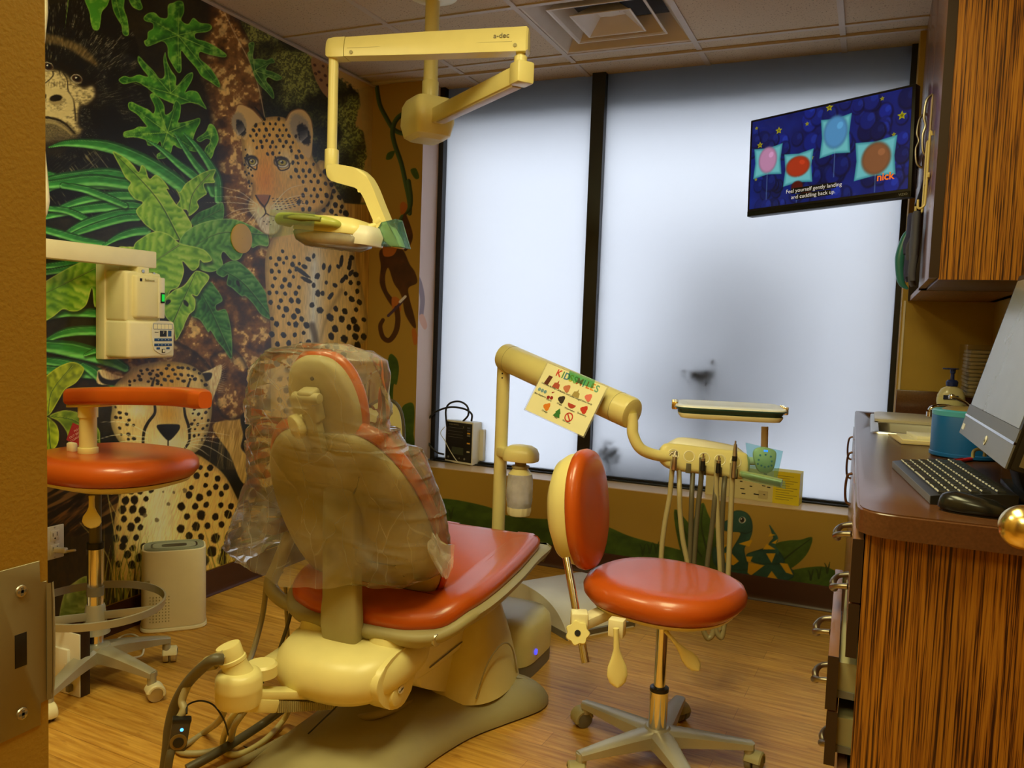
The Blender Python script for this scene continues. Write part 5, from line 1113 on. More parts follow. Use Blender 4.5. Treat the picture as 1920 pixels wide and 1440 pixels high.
# ------------------------------------------------------------------ delivery unit: post, flex arm, control head, tray
du = thing('delivery_unit', (-1.31, 2.93, 0), 'cream dental delivery unit with slanting arm, control head and hoses in front of the window', 'dental delivery unit')
pt, pb = dp(945, 678, 3.16), dp(930, 990, 3.16); pb = Vector((pt.x, pt.y, .20)); 
bm = NB(); cyl(bm, pb, (pt.x, pt.y, pt.z - .005), .0255, seg=28, bev=.002); obj('post', bm, M_cream, du)
bm = NB(); cyl(bm, (pt.x, pt.y, pt.z - .01), (pt.x, pt.y, pt.z + .04), .019, seg=24); obj('post_pin', bm, M_cream, du)
bm = NB()
for z in (.045, .062): cyl(bm, (pt.x + .006, pt.y - .0235, pt.z - z), (pt.x + .006, pt.y - .0262, pt.z - z), .003, seg=10)
obj('post_screw', bm, M_dark, du)
a0, a1 = dp(945, 668, 3.16), dp(1187, 776, 2.72); d = (a1 - a0).normalized()
bm = NB(); cyl(bm, a0, a1, .054, .054, 36, bev=.012); arm = obj('flex_arm', bm, M_cream, du)
bm = NB(); cyl(bm, a0 + d * .045, a0 + d * .0465, .0546, seg=36); cyl(bm, a1 - d * .065, a1 - d * .0635, .0546, seg=36); obj('arm_seam', bm, M_tan, arm)
el = [dp(1186, 795, 2.72), dp(1187, 815, 2.72), dp(1200, 840, 2.72), dp(1225, 852, 2.73), dp(1262, 858, 2.74)]
bm = NB(); tube(bm, [dp(1184, 775, 2.72)] + el, .019, 18); obj('elbow_tube', bm, M_cream, du)
bm = NB(); obox(bm, dp(1166, 790, 2.74), (.03, .02, .012), None, .002); obj('arm_slot', bm, M_dark, du)
# water bottle holder and bottle
wb = dp(977, 850, 3.10); bm = NB()
loft(bm, [[(wb.x + x, wb.y + y, wb.z + z) for x, y in sell(a, b, 3, 36)] for a, b, z in ((.066, .05, -.028), (.068, .052, -.022), (.068, .052, .0), (.060, .046, .018), (.04, .03, .030), (.012, .01, .034))]); bar(bm, wb + Vector((-.03, 0, -.006)), (pt.x, pt.y, wb.z - .006), .05, .04); obj('bottle_cap_housing', bm, M_cream, du, 50)
bt = thing('water_bottle', (wb.x, wb.y, wb.z - .22), 'translucent white water bottle hanging from the post of the delivery unit', 'bottle')
bm = NB(); lathe(bm, [(.022, -.025), (.022, -.045), (.034, -.047), (.034, -.054), (.028, -.06)], (wb.x, wb.y, wb.z), seg=30); obj('neck', bm, M_tan, bt)
bm = NB(); lathe(bm, [(.028, -.058), (.038, -.070), (.046, -.078)], (wb.x, wb.y, wb.z), seg=30); obj('shoulder', bm, M_cream, bt)
bm = NB(); lathe(bm, [(.046, -.078), (.049, -.10), (.051, -.14), (.050, -.18), (.046, -.205)], (wb.x, wb.y, wb.z), seg=36); obj('body', bm, clear_film('frosted_bottle', (.98, .98, .96), .80, .25, (1, .99, .96)), bt)
bm = NB(); P2 = sell(1, 1, 2, 48); 
loft(bm, [[(wb.x + x * r * (1 + (.02 if i % 4 < 2 else -.02)), wb.y + y * r * (1 + (.02 if i % 4 < 2 else -.02)), wb.z + z) for i, (x, y) in enumerate(P2)] for r, z in ((.046, -.205), (.046, -.222), (.042, -.236), (.034, -.240))]); obj('ribbed_base', bm, M_cream2, bt)
# flavour card hung over the arm
K = [dp(1027, 681, 2.87), dp(1138, 726, 2.71), dp(1086, 818, 2.70), dp(985, 768, 2.86)]
ux = (K[1] - K[0]).normalized(); uy = ((K[0] - K[3])); uy = (uy - ux * uy.dot(ux)).normalized(); un = ux.cross(uy); W_, H_ = (K[1] - K[0]).length, (K[0] - K[3]).length
oc = K[3]
fc = thing('flavour_card', K[3], 'laminated cream flavour card with rows of small fruit pictures taped over the slanting arm', 'card')
def kp(u, v, h=0): return oc + ux * (u * W_) + uy * (v * H_) + un * h
bm = NB(); prism(bm, [kp(-.02, -.02), kp(1.02, -.02), kp(1.02, 1.02), kp(-.02, 1.02)], un * .0008); obj('lamination', bm, clear_film('card_laminate', (1, 1, 1), .2, .1), fc, flat=True)
bm = NB(); prism(bm, [kp(0, 0, .001), kp(1, 0, .001), kp(1, 1, .001), kp(0, 1, .001)], un * .0006); obj('paper', bm, mat('cream_card_paper', S(240, 236, 196), .6), fc, flat=True)
cols = [(210, 70, 60), (90, 150, 90), (70, 130, 170), (200, 190, 60), (120, 180, 90), (190, 110, 70), (80, 150, 170), (220, 120, 50), (230, 160, 60), (110, 170, 140)]
for i, c_ in enumerate('KIDSSMILES'):
    text('lettering', c_, .034, kp(.24 + i * .071, .895, .002), ux, uy, mat('card_letter_%d' % i, S(*cols[i]), .6), fc, bold=True)
ic = [(.12, .70, (92, 40, 20)), (.29, .695, (180, 80, 60)), (.46, .69, (200, 120, 90)), (.63, .685, (170, 150, 90)), (.82, .69, (230, 120, 110)), (.12, .47, (120, 160, 180)), (.28, .45, (150, 24, 30)), (.46, .46, (50, 36, 30)), (.64, .44, (180, 60, 40)), (.84, .45, (200, 50, 30)), (.30, .22, (226, 130, 30)), (.50, .20, (50, 120, 50)), (.68, .21, (200, 50, 40))]
names = ['Chocolate', 'Birthday Cake', 'Bubble Gum', 'Cookie Dough', 'Cotton Candy', 'Blue Raspberry', 'Cherry', 'Grape', 'Watermelon', 'Strawberry', 'Orange', 'Mint', 'No Flavor']
for i, (u, v, c_) in enumerate(ic):
    m_ = mat('card_picture_%d' % i, S(*c_), .6); bm = NB(); r = .064
    def ring(pts, h=.0022): prism(bm, [kp(u + a * r, v + b * r * W_ / H_, h) for a, b in pts], un * .0003)
    if i == 0: ring([(-.5, -1), (.6, -1), (.9, 1), (-.1, 1)])
    elif i == 12:
        for k in range(20):
            t = 2 * math.pi * k / 20; t2 = 2 * math.pi * (k + 1) / 20; ring([(math.cos(t), math.sin(t)), (math.cos(t2), math.sin(t2)), (.75 * math.cos(t2), .75 * math.sin(t2)), (.75 * math.cos(t), .75 * math.sin(t))])
        ring([(-.75, .55), (-.55, .75), (.75, -.55), (.55, -.75)])
    elif i == 5:
        for q in (-1, 0, 1): ring([(q * .8 + .38 * math.cos(t), .4 * math.sin(t)) for t in np.linspace(0, 2 * math.pi, 9)[:-1]])
    elif i == 6:
        for q in (-.4, .4): ring([(q + .4 * math.cos(t), -.5 + .4 * math.sin(t) + q * .2) for t in np.linspace(0, 2 * math.pi, 9)[:-1]])
    elif i == 8: ring([(math.cos(t), .2 + .9 * math.sin(t)) for t in np.linspace(math.pi, 2 * math.pi, 10)])
    elif i in (1, 3): ring([(-.9, -.9), (.9, -.9), (.7, .1), (.3, .2), (.1, .9), (-.1, .3), (-.7, .1)])
    elif i in (11,): ring([(-.9, -.9), (.9, -.9), (.5, -.1), (.7, 0), (0, 1), (-.7, 0), (-.5, -.1)])
    else: ring([((.8 - .15 * math.cos(3 * t)) * math.cos(t), (.8 - .15 * math.cos(3 * t)) * math.sin(t)) for t in np.linspace(0, 2 * math.pi, 13)[:-1]])
    if i in (6, 9, 10): prism(bm, [kp(u - .01, v + .05, .0024), kp(u + .01, v + .05, .0024), kp(u + .03, v + .09, .0024), kp(u, v + .075, .0024)], un * .0003)
    obj('picture', bm, m_, fc, flat=True)
    text('caption', names[i], .0085, kp(u, v - .095, .002), ux, uy, M_ink, fc)
bm = NB(); prism(bm, [kp(.40, .86, .003), kp(.82, .88, .003), kp(.80, 1.04, .003), kp(.38, 1.03, .003)], un * .0005); obj('tape', bm, clear_film('teal_tape', (.66, .93, .82), .12, .15, (.4, .8, .6)), fc, flat=True)
# control head
hc = dp(1321, 862, 2.74); hu = (dp(1405, 868, 2.74) - dp(1237, 848, 2.74)).normalized(); hz = Vector((0, 0, 1)); hz = (hz - hu * hz.dot(hu)).normalized(); hf = hu.cross(hz)
if hf.y > 0: hf = -hf
tz = (hz + hf * -.25).normalized(); tf = hu.cross(tz); tf = tf if tf.y < 0 else -tf
def hq(u, v, h): return hc + hu * u + tz * v + tf * h
face = smooth2([(-.150, .0), (-.146, .028), (-.118, .040), (0, .040), (.118, .040), (.146, .026), (.152, -.006), (.142, -.038), (.115, -.050), (0, -.047), (-.10, -.044), (-.14, -.026)], 5)
bm = NB(); loft(bm, rings_inset(face, [(.02, -.05), (0, -.03), (-.002, 0), (.003, .008), (.012, .012)], hq)); hd = obj('control_head', bm, M_cream, du, 50)
bm = NB(); loft(bm, rings_inset(smooth2([(-.11, .02), (-.10, .062), (-.05, .072), (.06, .068), (.12, .058), (.135, .02)], 5), [(0, -.10), (0, -.03), (.01, -.02)], hq)); obj('top_cover', bm, M_white, du, 50)
hp_labels = ['air and water syringe with angled grey tip, leftmost in the control head', 'short steel connector in the third holder of the control head', 'short steel connector in the fourth holder of the control head', 'tall dark-banded handpiece standing in the rightmost holder of the control head']
slots = [-.108, -.055, -.004, .049, .102]
for i, s_ in enumerate(slots):
    bm = NB(); lathe(bm, [(.021, .0), (.018, .0015), (.014, .0)], hq(s_, .004, .0115), tf, 28, False); obj('holder_rim', bm, M_cream2, hd)
    bm = NB(); lathe(bm, [(.0205, .0), (.010, .0006)], hq(s_, .004, .0118), tf, 28); obj('holder_recess_shade', bm, mat('recess_shade_cream', S(206, 192, 126), .5), hd)  # flat disc in darker cream, painted as the shade inside the holder
    bm = NB(); prism(bm, [hq(s_ - .008, -.020, .0125), hq(s_ + .008, -.020, .0125), hq(s_ + .009, -.053, .0125), hq(s_ - .009, -.053, .0125)], tf * .003, .001); obj('holder_notch', bm, M_hosed, hd)
Q = lambda px, py, d_=2.70: dp(px, py, d_)
hps = [
    ([Q(1262, 862), Q(1258, 905), Q(1255, 935), Q(1246, 985), Q(1240, 1040), Q(1240, 1100), Q(1250, 1160)], .0085, M_hose, 0),
    ([Q(1273, 878, 2.74), Q(1274, 920), Q(1275, 960), Q(1280, 1010), Q(1290, 1060), Q(1300, 1130), Q(1322, 1190), Q(1330, 1196), Q(1337, 1185), Q(1340, 1140)], .0085, M_hose, None),
    ([Q(1299, 885, 2.74), Q(1297, 930), Q(1295, 1000), Q(1292, 1080), Q(1290, 1170)], .0085, M_hosed, None),
    ([Q(1316, 858), Q(1314, 905), Q(1308, 960), Q(1302, 1040), Q(1300, 1120), Q(1305, 1175)], .0085, M_hosed, 1),
    ([Q(1345, 885, 2.74), Q(1341, 930), Q(1335, 990), Q(1326, 1060), Q(1320, 1140), Q(1322, 1180)], .0085, M_hosed, None),
    ([Q(1345, 862), Q(1343, 905), Q(1346, 980), Q(1350, 1060), Q(1352, 1120), Q(1350, 1180)], .0085, M_hose, 2),
    ([Q(1360, 888, 2.74), Q(1357, 920), Q(1353, 1000), Q(1354, 1070), Q(1352, 1130)], .0085, M_hosed, None),
    ([Q(1374, 868), Q(1372, 920), Q(1369, 990), Q(1366, 1060), Q(1362, 1130), Q(1355, 1188), Q(1349, 1194), Q(1342, 1180), Q(1342, 1150)], .009, M_hose, 3)]
for pts, r, m_, k in hps:
    if k is None:
        obj('hose', tube(NB(), pts, r, 12, 8), m_, du); continue
    t = thing(['syringe', 'handpiece', 'handpiece', 'handpiece'][k], pts[0], hp_labels[k], 'dental handpiece')
    obj('hose', tube(NB(), pts[0:], r, 12, 8), m_, t)
    b = pts[0]; f = tf * .018
    if k == 0:
        bm = NB(); cyl(bm, b + f + Vector((0, 0, -.035)), b + f + Vector((.002, 0, .015)), .0095, .0085, 18, bev=.002); obj('body', bm, M_steel, t)
        bm = NB(); cyl(bm, b + f + Vector((.002, 0, .015)), b + f + Vector((.004, 0, .028)), .010, .006, 18); tube(bm, [b + f + Vector((.0, 0, .02)), b + f + Vector((-.008, 0, .022)), b + f + Vector((-.016, -.003, .012))], .004, 10); obj('tip', bm, M_steel, t)
        bm = NB()
        for q in (-.006, .003): cyl(bm, b + f + tf * .006 + Vector((q, 0, .01)), b + f + tf * .011 + Vector((q, 0, .01)), .0035, seg=12)
        obj('button', bm, M_white, t)
    elif k == 3:
        bm = NB(); cyl(bm, b + f + Vector((0, 0, -.05)), b + f + Vector((0, 0, .005)), .0095, .008, 18); obj('lower_grip', bm, M_steel, t)
        bm = NB(); cyl(bm, b + f + Vector((0, 0, .005)), b + f + Vector((.0, 0, .022)), .0086, .0086, 18); obj('dark_band', bm, M_dark, t)
        bm = NB(); cyl(bm, b + f + Vector((0, 0, .022)), b + f + Vector((.0, 0, .062)), .0088, .005, 18); cyl(bm, b + f + Vector((0, 0, .062)), b + f + Vector((0, 0, .072)), .003, seg=12); obj('barrel', bm, M_steel, t)
    else:
        bm = NB(); cyl(bm, b + f + Vector((0, 0, -.045)), b + f + Vector((0, 0, -.012)), .009, .0075, 16); obj('sleeve', bm, M_dark, t)
        bm = NB(); cyl(bm, b + f + Vector((0, 0, -.012)), b + f + Vector((0, 0, -.004)), .008, seg=16); cyl(bm, b + f + Vector((0, 0, -.004)), b + f + Vector((0, 0, .012)), .003, seg=10); cyl(bm, b + f + Vector((.005, 0, -.004)), b + f + Vector((.005, 0, .006)), .0015, seg=8); obj('connector', bm, M_steel, t)
# touchpad in its film and side handle
tp = Q(1433, 862, 2.74); Rt = fromaxes(hu, (Vector((0, 0, 1)) + hf * -.2).normalized(), hu.cross((Vector((0, 0, 1)) + hf * -.2).normalized()))
def tq(u, v, h): 
    n_ = hu.cross(tz); n_ = n_ if n_.y < 0 else -n_
    return tp + hu * u + tz * v + n_ * h
bm = NB(); loft(bm, rings_inset(smooth2([(-.038, .01), (-.032, .034), (0, .042), (.034, .032), (.037, .006), (.03, -.03), (.008, -.044), (-.02, -.036)], 5), [(.01, -.012), (0, -.006), (0, .006), (.005, .010)], tq)); pad = obj('touchpad', bm, mat('pale_green_pad', S(196, 206, 150), .3), du, 50)
for u, v in ((-.018, .012), (0, .016), (.018, .012), (-.022, -.004), (.022, -.004), (-.024, -.018), (-.012, -.022), (.0, -.026), (.012, -.022), (.022, -.018)):
    bm = NB(); cyl(bm, tq(u, v, .0095), tq(u, v, .0112), .0035, seg=14); obj('key', bm, mat('blue_key', S(70, 130, 150), .4), pad)
bm = NB(); prism(bm, [tq(-.007, .026, .0102), tq(.007, .026, .0102), tq(.007, .032, .0102), tq(-.007, .032, .0102)], tf * .0008); obj('display', bm, mat('blue_display', S(40, 120, 255), .3, emit=S(60, 140, 255), es=1.5), pad)
bm = NB(); cyl(bm, Q(1395, 863, 2.78), Q(1422, 866, 2.78), .014, seg=18); obj('pad_bracket', bm, M_cream2, du)
bm = NB(); tube(bm, [Q(1388, 888, 2.70), Q(1410, 893, 2.68), Q(1440, 900, 2.66), Q(1466, 906, 2.64)], [.011, .014, .014, .013], 18); obj('side_handle', bm, mat('green_wrapped_handle', S(150, 168, 120), .25), du)
bm = NB(); prism(bm, [Q(1398, 830, 2.68), Q(1468, 846, 2.68), Q(1455, 905, 2.66), Q(1405, 895, 2.68)], tf * .001); obj('barrier_film', bm, clear_film('barrier_film', (.72, .93, .95), .10, .1, (.5, .8, .85)), du, flat=True)
bm = NB(); prism(bm, [Q(1388, 884, 2.67), Q(1472, 902, 2.62), Q(1473, 917, 2.62), Q(1392, 900, 2.67)], tf * .001); obj('barrier_film', bm, clear_film('barrier_film2', (.80, .95, .90), .16, .08, (.6, .85, .8)), du, flat=True)
# tray on its post
tc_ = dp(1366, 776, 2.80); tu = (dp(1458, 792, 2.80) - dp(1274, 764, 2.86)).normalized(); tu.z = 0; tu.normalize(); tv = Vector((-tu.y, tu.x, 0))
bm = NB(); cyl(bm, dp(1433, 845, 2.82), dp(1434, 800, 2.82), .012, seg=20); obj('tray_post', bm, mat('brown_post', S(240, 214, 180), .4), du)
def tr(u, v, h): return tc_ + tu * u + tv * v + Vector((0, 0, h))
TR = sell(.172, .112, 7, 56)
bm = NB(); loft(bm, rings_inset(TR, [(.02, -.014), (.008, -.012), (0, .0), (0, .004)], tr)); obj('tray_support', bm, M_cream2, du, 40)
ty = thing('instrument_tray', tc_, 'rectangular instrument tray lined with white paper, on the post right of the slanting arm', 'tray')
bm = NB(); loft(bm, rings_inset(TR, [(.015, .003), (.004, .006), (-.004, .018), (-.012, .021), (-.012, .024)], tr), True); obj('tray', bm, mat('dark_teal_tray', S(34, 70, 68), .3), ty, 40)
bm = NB(); loft(bm, rings_inset(TR, [(-.002, .024), (-.010, .025), (-.008, .030), (.006, .034), (.012, .033), (.03, .031)], tr)); obj('tray_cover', bm, mat('white_tray_cover', S(238, 242, 250), .25, alpha=.93), ty, 40)
for s_ in (-1, 1):
    bm = NB()
    for q in (-.035, 0, .035): obox(bm, tr(s_ * .182, q, .024), (.02, .024, .028), None, .004)
    obj('side_clip', bm, M_brass if s_ < 0 else M_chrome, ty)
# ------------------------------------------------------------------ ceiling-mounted dental light
PX, PY = -1.668, 2.90
dl = thing('dental_light', (PX, PY, ROOM_H), 'cream ceiling-mounted dental operating light with folding arms and film-wrapped lamp head', 'dental light')
bm = NB(); lathe(bm, [(.10, 0), (.098, -.006), (.075, -.014), (.05, -.022), (.033, -.026)], (PX, PY, ROOM_H), seg=40); obj('ceiling_mount', bm, M_cream2, dl)
bm = NB(); cyl(bm, (PX, PY, ROOM_H - .02), (PX, PY, 2.12), .0285, seg=30); obj('pole', bm, M_cream, dl)
bm = NB(); cyl(bm, (PX, PY, 2.185), (PX, PY, 2.10), .033, seg=30, bev=.002); obj('collar', bm, M_cream, dl)
hbq = Vector((PX + .0, PY - .01, 2.035)); dj = Vector((-1.08, 2.45, 2.03))
ad = (dj - hbq); ad.z = 0; ad.normalize(); an = Vector((-ad.y, ad.x, 0))
bm = NB(); loft(bm, [[hbq + ad * (x - .01) + an * y + Vector((0, 0, z)) for x, y in sell(a, b, 6, 40)] for a, b, z in ((.06, .055, -.085), (.085, .075, -.07), (.105, .085, -.02), (.100, .082, .05), (.085, .07, .075))]); hb = obj('hub_box', bm, M_cream, dl, 30)
bm = NB(); bar(bm, hbq + ad * .02 + Vector((0, 0, -.005)), dj + Vector((0, 0, -.003)), .05, .058, .006); obj('lower_arm', bm, M_cream, dl)
bm = NB(); bar(bm, hbq + ad * .12 + Vector((0, 0, -.036)), dj - ad * .02 + Vector((0, 0, -.034)), .034, .006, .001); obj('lower_arm_strip', bm, mat('white_strip', S(200, 186, 170), .4), dl)
bm = NB(); obox(bm, dj + ad * .01, (.06, .062, .07), fromaxes(ad, an, Vector((0, 0, 1))), .008); cyl(bm, dj + Vector((0, 0, .02)), dj + Vector((0, 0, .10)), .0155, seg=22); cyl(bm, dj + Vector((0, 0, .035)), dj + Vector((0, 0, .055)), .021, seg=22); obj('elbow_joint', bm, M_cream, dl)
u0 = Vector((-1.055, 2.455, 2.135)); u1 = Vector((-1.722, 2.30, 2.125)); ud = (u1 - u0).normalized(); us = Vector((0, 0, 1)).cross(ud).normalized(); uz = ud.cross(us)
def sec(p, w, h): return [p + us * x * 1.0 + uz * y for x, y in [(-w, -h), (-w * 1.05, -h * .2), (-w * .82, h * .55), (-w * .55, h), (w * .55, h), (w * .82, h * .55), (w * 1.05, -h * .2), (w, -h)]]
bm = NB(); L_ = (u1 - u0).length; loft(bm, [sec(u0 + ud * (.0), .022, .034), sec(u0 + ud * .006, .028, .040), sec(u0 + ud * L_ * .5, .029, .038), sec(u0 + ud * (L_ - .07), .028, .033)]); up_ = obj('upper_arm', bm, M_cream, dl, 25)
bm = NB(); loft(bm, [sec(u0 + ud * (L_ - .068), .030, .034), sec(u0 + ud * (L_ - .03), .030, .034), sec(u0 + ud * (L_ - .008), .026, .031), sec(u0 + ud * L_, .018, .024)]); obj('arm_end_cap', bm, M_cream, dl, 40)
sf = us if us.y < 0 else -us
bm = NB()
for t in (.04, L_ - .095): q = u0 + ud * t + sf * .0285 + uz * -.022; cyl(bm, q, q + sf * .003, .006, seg=16)
obj('arm_screw', bm, M_tan, up_)
bm = NB(); bar(bm, u0 + ud * .05 + sf * .0292 + uz * -.010, u0 + ud * (L_ - .08) + sf * .0292 + uz * -.008, .0012, .0012, 0); obj('arm_seam', bm, M_tan, up_)
text('arm_lettering', 'a-dec', .024, u0 + ud * .085 + sf * .0283 + uz * .010, -ud, uz + sf * -.25, M_grey, dl)
dx_, dy_ = -1.700, 2.305
bm = NB(); cyl(bm, (dx_, dy_, 2.10), (dx_, dy_, 1.77), .0165, seg=24); obj('drop_pole', bm, M_cream, dl)
bm = NB(); cyl(bm, (dx_, dy_, 1.795), (dx_, dy_, 1.730), .0235, seg=26, bev=.002); obj('drop_collar', bm, M_cream, dl)
Y_ = 2.28
pa = [at(x, y, y=Y_) for x, y in ((620, 310), (650, 312), (683, 321), (702, 346), (718, 385), (735, 425), (755, 463), (735, 462), (718, 440), (700, 400), (686, 368), (672, 354), (640, 345), (620, 335))]
bm = NB(); prism(bm, [p + Vector((0, -.022, 0)) for p in crom(pa, 4, True)], (0, .044, 0), .010, 3); ya = obj('curved_arm', bm, M_cream, dl, 50)
pf = [at(x, y, y=Y_) for x, y in ((722, 418), (748, 412), (764, 466), (716, 462), (700, 450), (712, 440))]
bm = NB(); prism(bm, [p + Vector((0, -.027, 0)) for p in pf], (0, .054, 0), .006); obj('barrier_film', bm, clear_film('teal_barrier_film', (.62, .90, .88), .22, .1, (.35, .75, .72)), dl, 20)
# lamp head
L0 = at(628, 437, y=2.22); lx = (at(712, 445, y=2.25) - at(542, 428, y=2.22)).normalized(); lz = Vector((0, 0, 1)); lz = (lz - lx * lz.dot(lx)).normalized(); ly = lz.cross(lx)
def lq(x, y, z): return L0 + lx * x + ly * y + lz * z
def lring(a, b, z, e=3.2, cx=0, n=48): return [lq(x + cx, y, z) for x, y in sell(a, b, e, n)]
bm = NB(); loft(bm, [lring(.05, .04, .052, cx=.02), lring(.10, .075, .045, cx=.005), lring(.128, .085, .025), lring(.134, .088, .0), lring(.130, .086, -.004)]); obj('lamp_housing', bm, M_cream, dl, 60)
bm = NB(); loft(bm, [lring(.128, .086, -.004), lring(.132, .088, -.012), lring(.122, .080, -.035), lring(.090, .06, -.052)]); obj('lamp_lens', bm, clear_film('lens_shield', (.99, .99, .98), .40, .06, (.98, .97, .92)), dl, 60)
bm = NB(); loft(bm, [lring(.118, .078, -.006), lring(.112, .074, -.022), lring(.08, .05, -.036)]); obj('reflector', bm, mat('satin_reflector', S(226, 220, 196), .3), dl, 60)
bm = NB(); tube(bm, [lq(-.135, -.05, .018), lq(-.15, -.085, .022), lq(-.10, -.105, .024), lq(0, -.108, .026), lq(.05, -.095, .024), lq(.06, -.07, .02)], [.017, .020, .020, .018, .014, .010], 16); hdl = obj('handle', bm, mat('green_tinted_handle', S(176, 182, 92), .3), dl)
bm = NB(); tube(bm, [lq(-.115, -.119, .026), lq(-.05, -.124, .029), lq(.02, -.122, .030)], [.006, .011, .007], 12); obj('grip_pad', bm, mat('olive_grip', S(120, 128, 62), .5), hdl)
bm = NB(); cyl(bm, lq(.10, 0, .022), at(716, 418, y=Y_), .010, .008, 18); cyl(bm, at(704, 420, y=Y_ - .01), at(717, 411, y=Y_ - .01), .015, seg=20, bev=.002); obj('yoke', bm, M_cream, dl)
bm = NB(); loft(bm, [lring(.035, .05, .03, cx=.115), lring(.05, .07, .0, cx=.118), lring(.04, .06, -.03, cx=.12)]); obj('end_shroud', bm, M_white, dl, 60)
bm = NB(); prism(bm, [lq(-.165, -.128, .045), lq(.0, -.128, .05), lq(.0, -.126, -.008), lq(-.16, -.126, -.045)], ly * .001); obj('handle_film', bm, clear_film('handle_film', (.90, .97, .90), .07, .08, (.6, .8, .7)), dl, flat=True)
# ------------------------------------------------------------------ ceiling diffuser
vc = Vector((-1.10, 3.41, ROOM_H))
vt = thing('ceiling_vent', vc, 'square stepped white air diffuser set into the ceiling tiles', 'ceiling vent')
def sq(h, z): return [vc + Vector((x * h, y * h, z)) for x, y in ((-1, -1), (1, -1), (1, 1), (-1, 1))]
M_vent = mat('diffuser_enamel', S(206, 192, 170), .35)
def cone(*hz): return loft(NB(), [sq(a, b) for a, b in hz], False)
obj('outer_cone', cone((.305, -.003), (.290, -.003), (.285, .0), (.21, .10)), M_vent, vt, flat=True)
obj('plenum', box(NB(), vc + Vector((-.3, -.3, .10)), vc + Vector((.3, .3, .2))), mat('dark_plenum', S(60, 52, 44), .8), vt, flat=True)
obj('middle_cone', cone((.15, .075), (.192, .012), (.200, .006), (.207, .006), (.207, .010), (.198, .012), (.155, .08)), M_vent, vt, flat=True)
obj('inner_cone', cone((.055, .055), (.118, .004), (.124, .0), (.131, .0), (.131, .004), (.122, .006), (.06, .06)), M_vent, vt, flat=True)
obj('centre_plate', box(NB(), vc + Vector((-.06, -.06, .054)), vc + Vector((.06, .06, .058))), M_vent, vt, flat=True)
bm = NB(); cyl(bm, vc + Vector((0, 0, .054)), vc + Vector((0, 0, .047)), .045, .045, 32); obj('centre_disc', bm, M_vent, vt)
# ceiling light troffers behind the camera's view
for x, y, h in ((-.5, 1.27, .6), (-1.72, .96, .3)):
    t = thing('ceiling_light', (x, y, ROOM_H), 'long recessed warm ceiling light panel over the entrance side of the room' if h > .5 else 'small square warm ceiling light panel near the doorway', 'ceiling light')
    bm = NB(); box(bm, (x - .30, y - h, ROOM_H - .012), (x + .30, y + h, ROOM_H - .001)); obj('frame', bm, M_bar, t, flat=True)
    bm = NB(); box(bm, (x - .275, y - h + .025, ROOM_H - .0145), (x + .275, y + h - .025, ROOM_H - .0121)); obj('diffuser', bm, mat('lit_diffuser', S(240, 230, 190), .6, emit=WARM, es=2.0), t, flat=True)
# ------------------------------------------------------------------ things on and by the mural wall
xr = thing('xray_unit', (WXL, 2.12, 1.06), 'cream wall-mounted x-ray unit with long arm, blue keypad and green-lit switch', 'x-ray unit')
xf = WXL + .16
M_xr = mat('xray_cream', S(232, 224, 184), .4); M_xr2 = mat('xray_face', S(240, 232, 200), .38)
obj('mounting_plate', box(NB(), (WXL + .005, 2.10, 1.05), (WXL + .05, 2.30, 1.425), .004), M_xr, xr)
obj('lower_housing', box(NB(), (WXL + .02, 2.107, 1.058), (xf, 2.322, 1.195), .012, 3), M_xr2, xr)
obj('upper_housing', box(NB(), (WXL + .02, 2.107, 1.19), (xf - .012, 2.268, 1.372), .012, 3), M_xr, xr)
obj('raised_cover', box(NB(), (xf - .04, 2.135, 1.205), (xf + .006, 2.255, 1.360), .010, 3), M_xr, xr)
obj('switch_strip', box(NB(), (xf - .01, 2.236, 1.205), (xf + .010, 2.264, 1.355), .004, 2), M_white, xr)
sw = obj('switch_bezel', box(NB(), (xf + .008, 2.242, 1.262), (xf + .0135, 2.260, 1.300), .001), M_dark, xr)
obj('power_switch', box(NB(), (xf + .012, 2.245, 1.268), (xf + .0155, 2.257, 1.294), .001), mat('green_lit_switch', S(10, 120, 40), .3, emit=S(20, 200, 60), es=.9), sw)
def fx(y, z, h=0): return (xf + .0015 + h, y, z)
M_kb = mat('keypad_blue', S(36, 76, 140), .4)
kd = obj('keypad', prism(NB(), [fx(y, z) for y, z in smooth2([(2.215, 1.188), (2.305, 1.186), (2.306, 1.10), (2.285, 1.078), (2.262, 1.072), (2.236, 1.080), (2.215, 1.104)], 3)], (.002, 0, 0)), M_white, xr)
for i in range(5): obj('key', box(NB(), fx(2.218 + i * .0172, 1.166, .002), fx(2.2335 + i * .0172, 1.184, .003)), M_xr2, kd, flat=True); 
obj('key_outline', box(NB(), fx(2.2165, 1.1645, .0019), fx(2.305, 1.1855, .0024)), M_kb, kd, flat=True)
obj('display', box(NB(), fx(2.246, 1.138, .002), fx(2.276, 1.160, .004)), M_dark, kd, flat=True)
obj('shield_mark', box(NB(), fx(2.284, 1.138, .002), fx(2.300, 1.160, .003), .0), M_kb, kd, flat=True)
text('display_digit', '7', .012, fx(2.261, 1.152, .0045), (0, 1, 0), (0, 0, 1), M_white, kd)
for z in (1.126, 1.107): obj('key_row', box(NB(), fx(2.220, z - .005, .002), fx(2.302, z + .005, .0035), .0015), M_kb, kd)
for z in (1.126, 1.107):
    for q in range(4): text('key_symbol', '*', .010, fx(2.238 + q * .016, z - .002, .004), (0, 1, 0), (0, 0, 1), M_white, kd)
for y in (2.238, 2.284): obj('round_key', box(NB(), fx(y - .008, 1.090, .002), fx(y + .008, 1.098, .0035), .002), M_kb, kd)
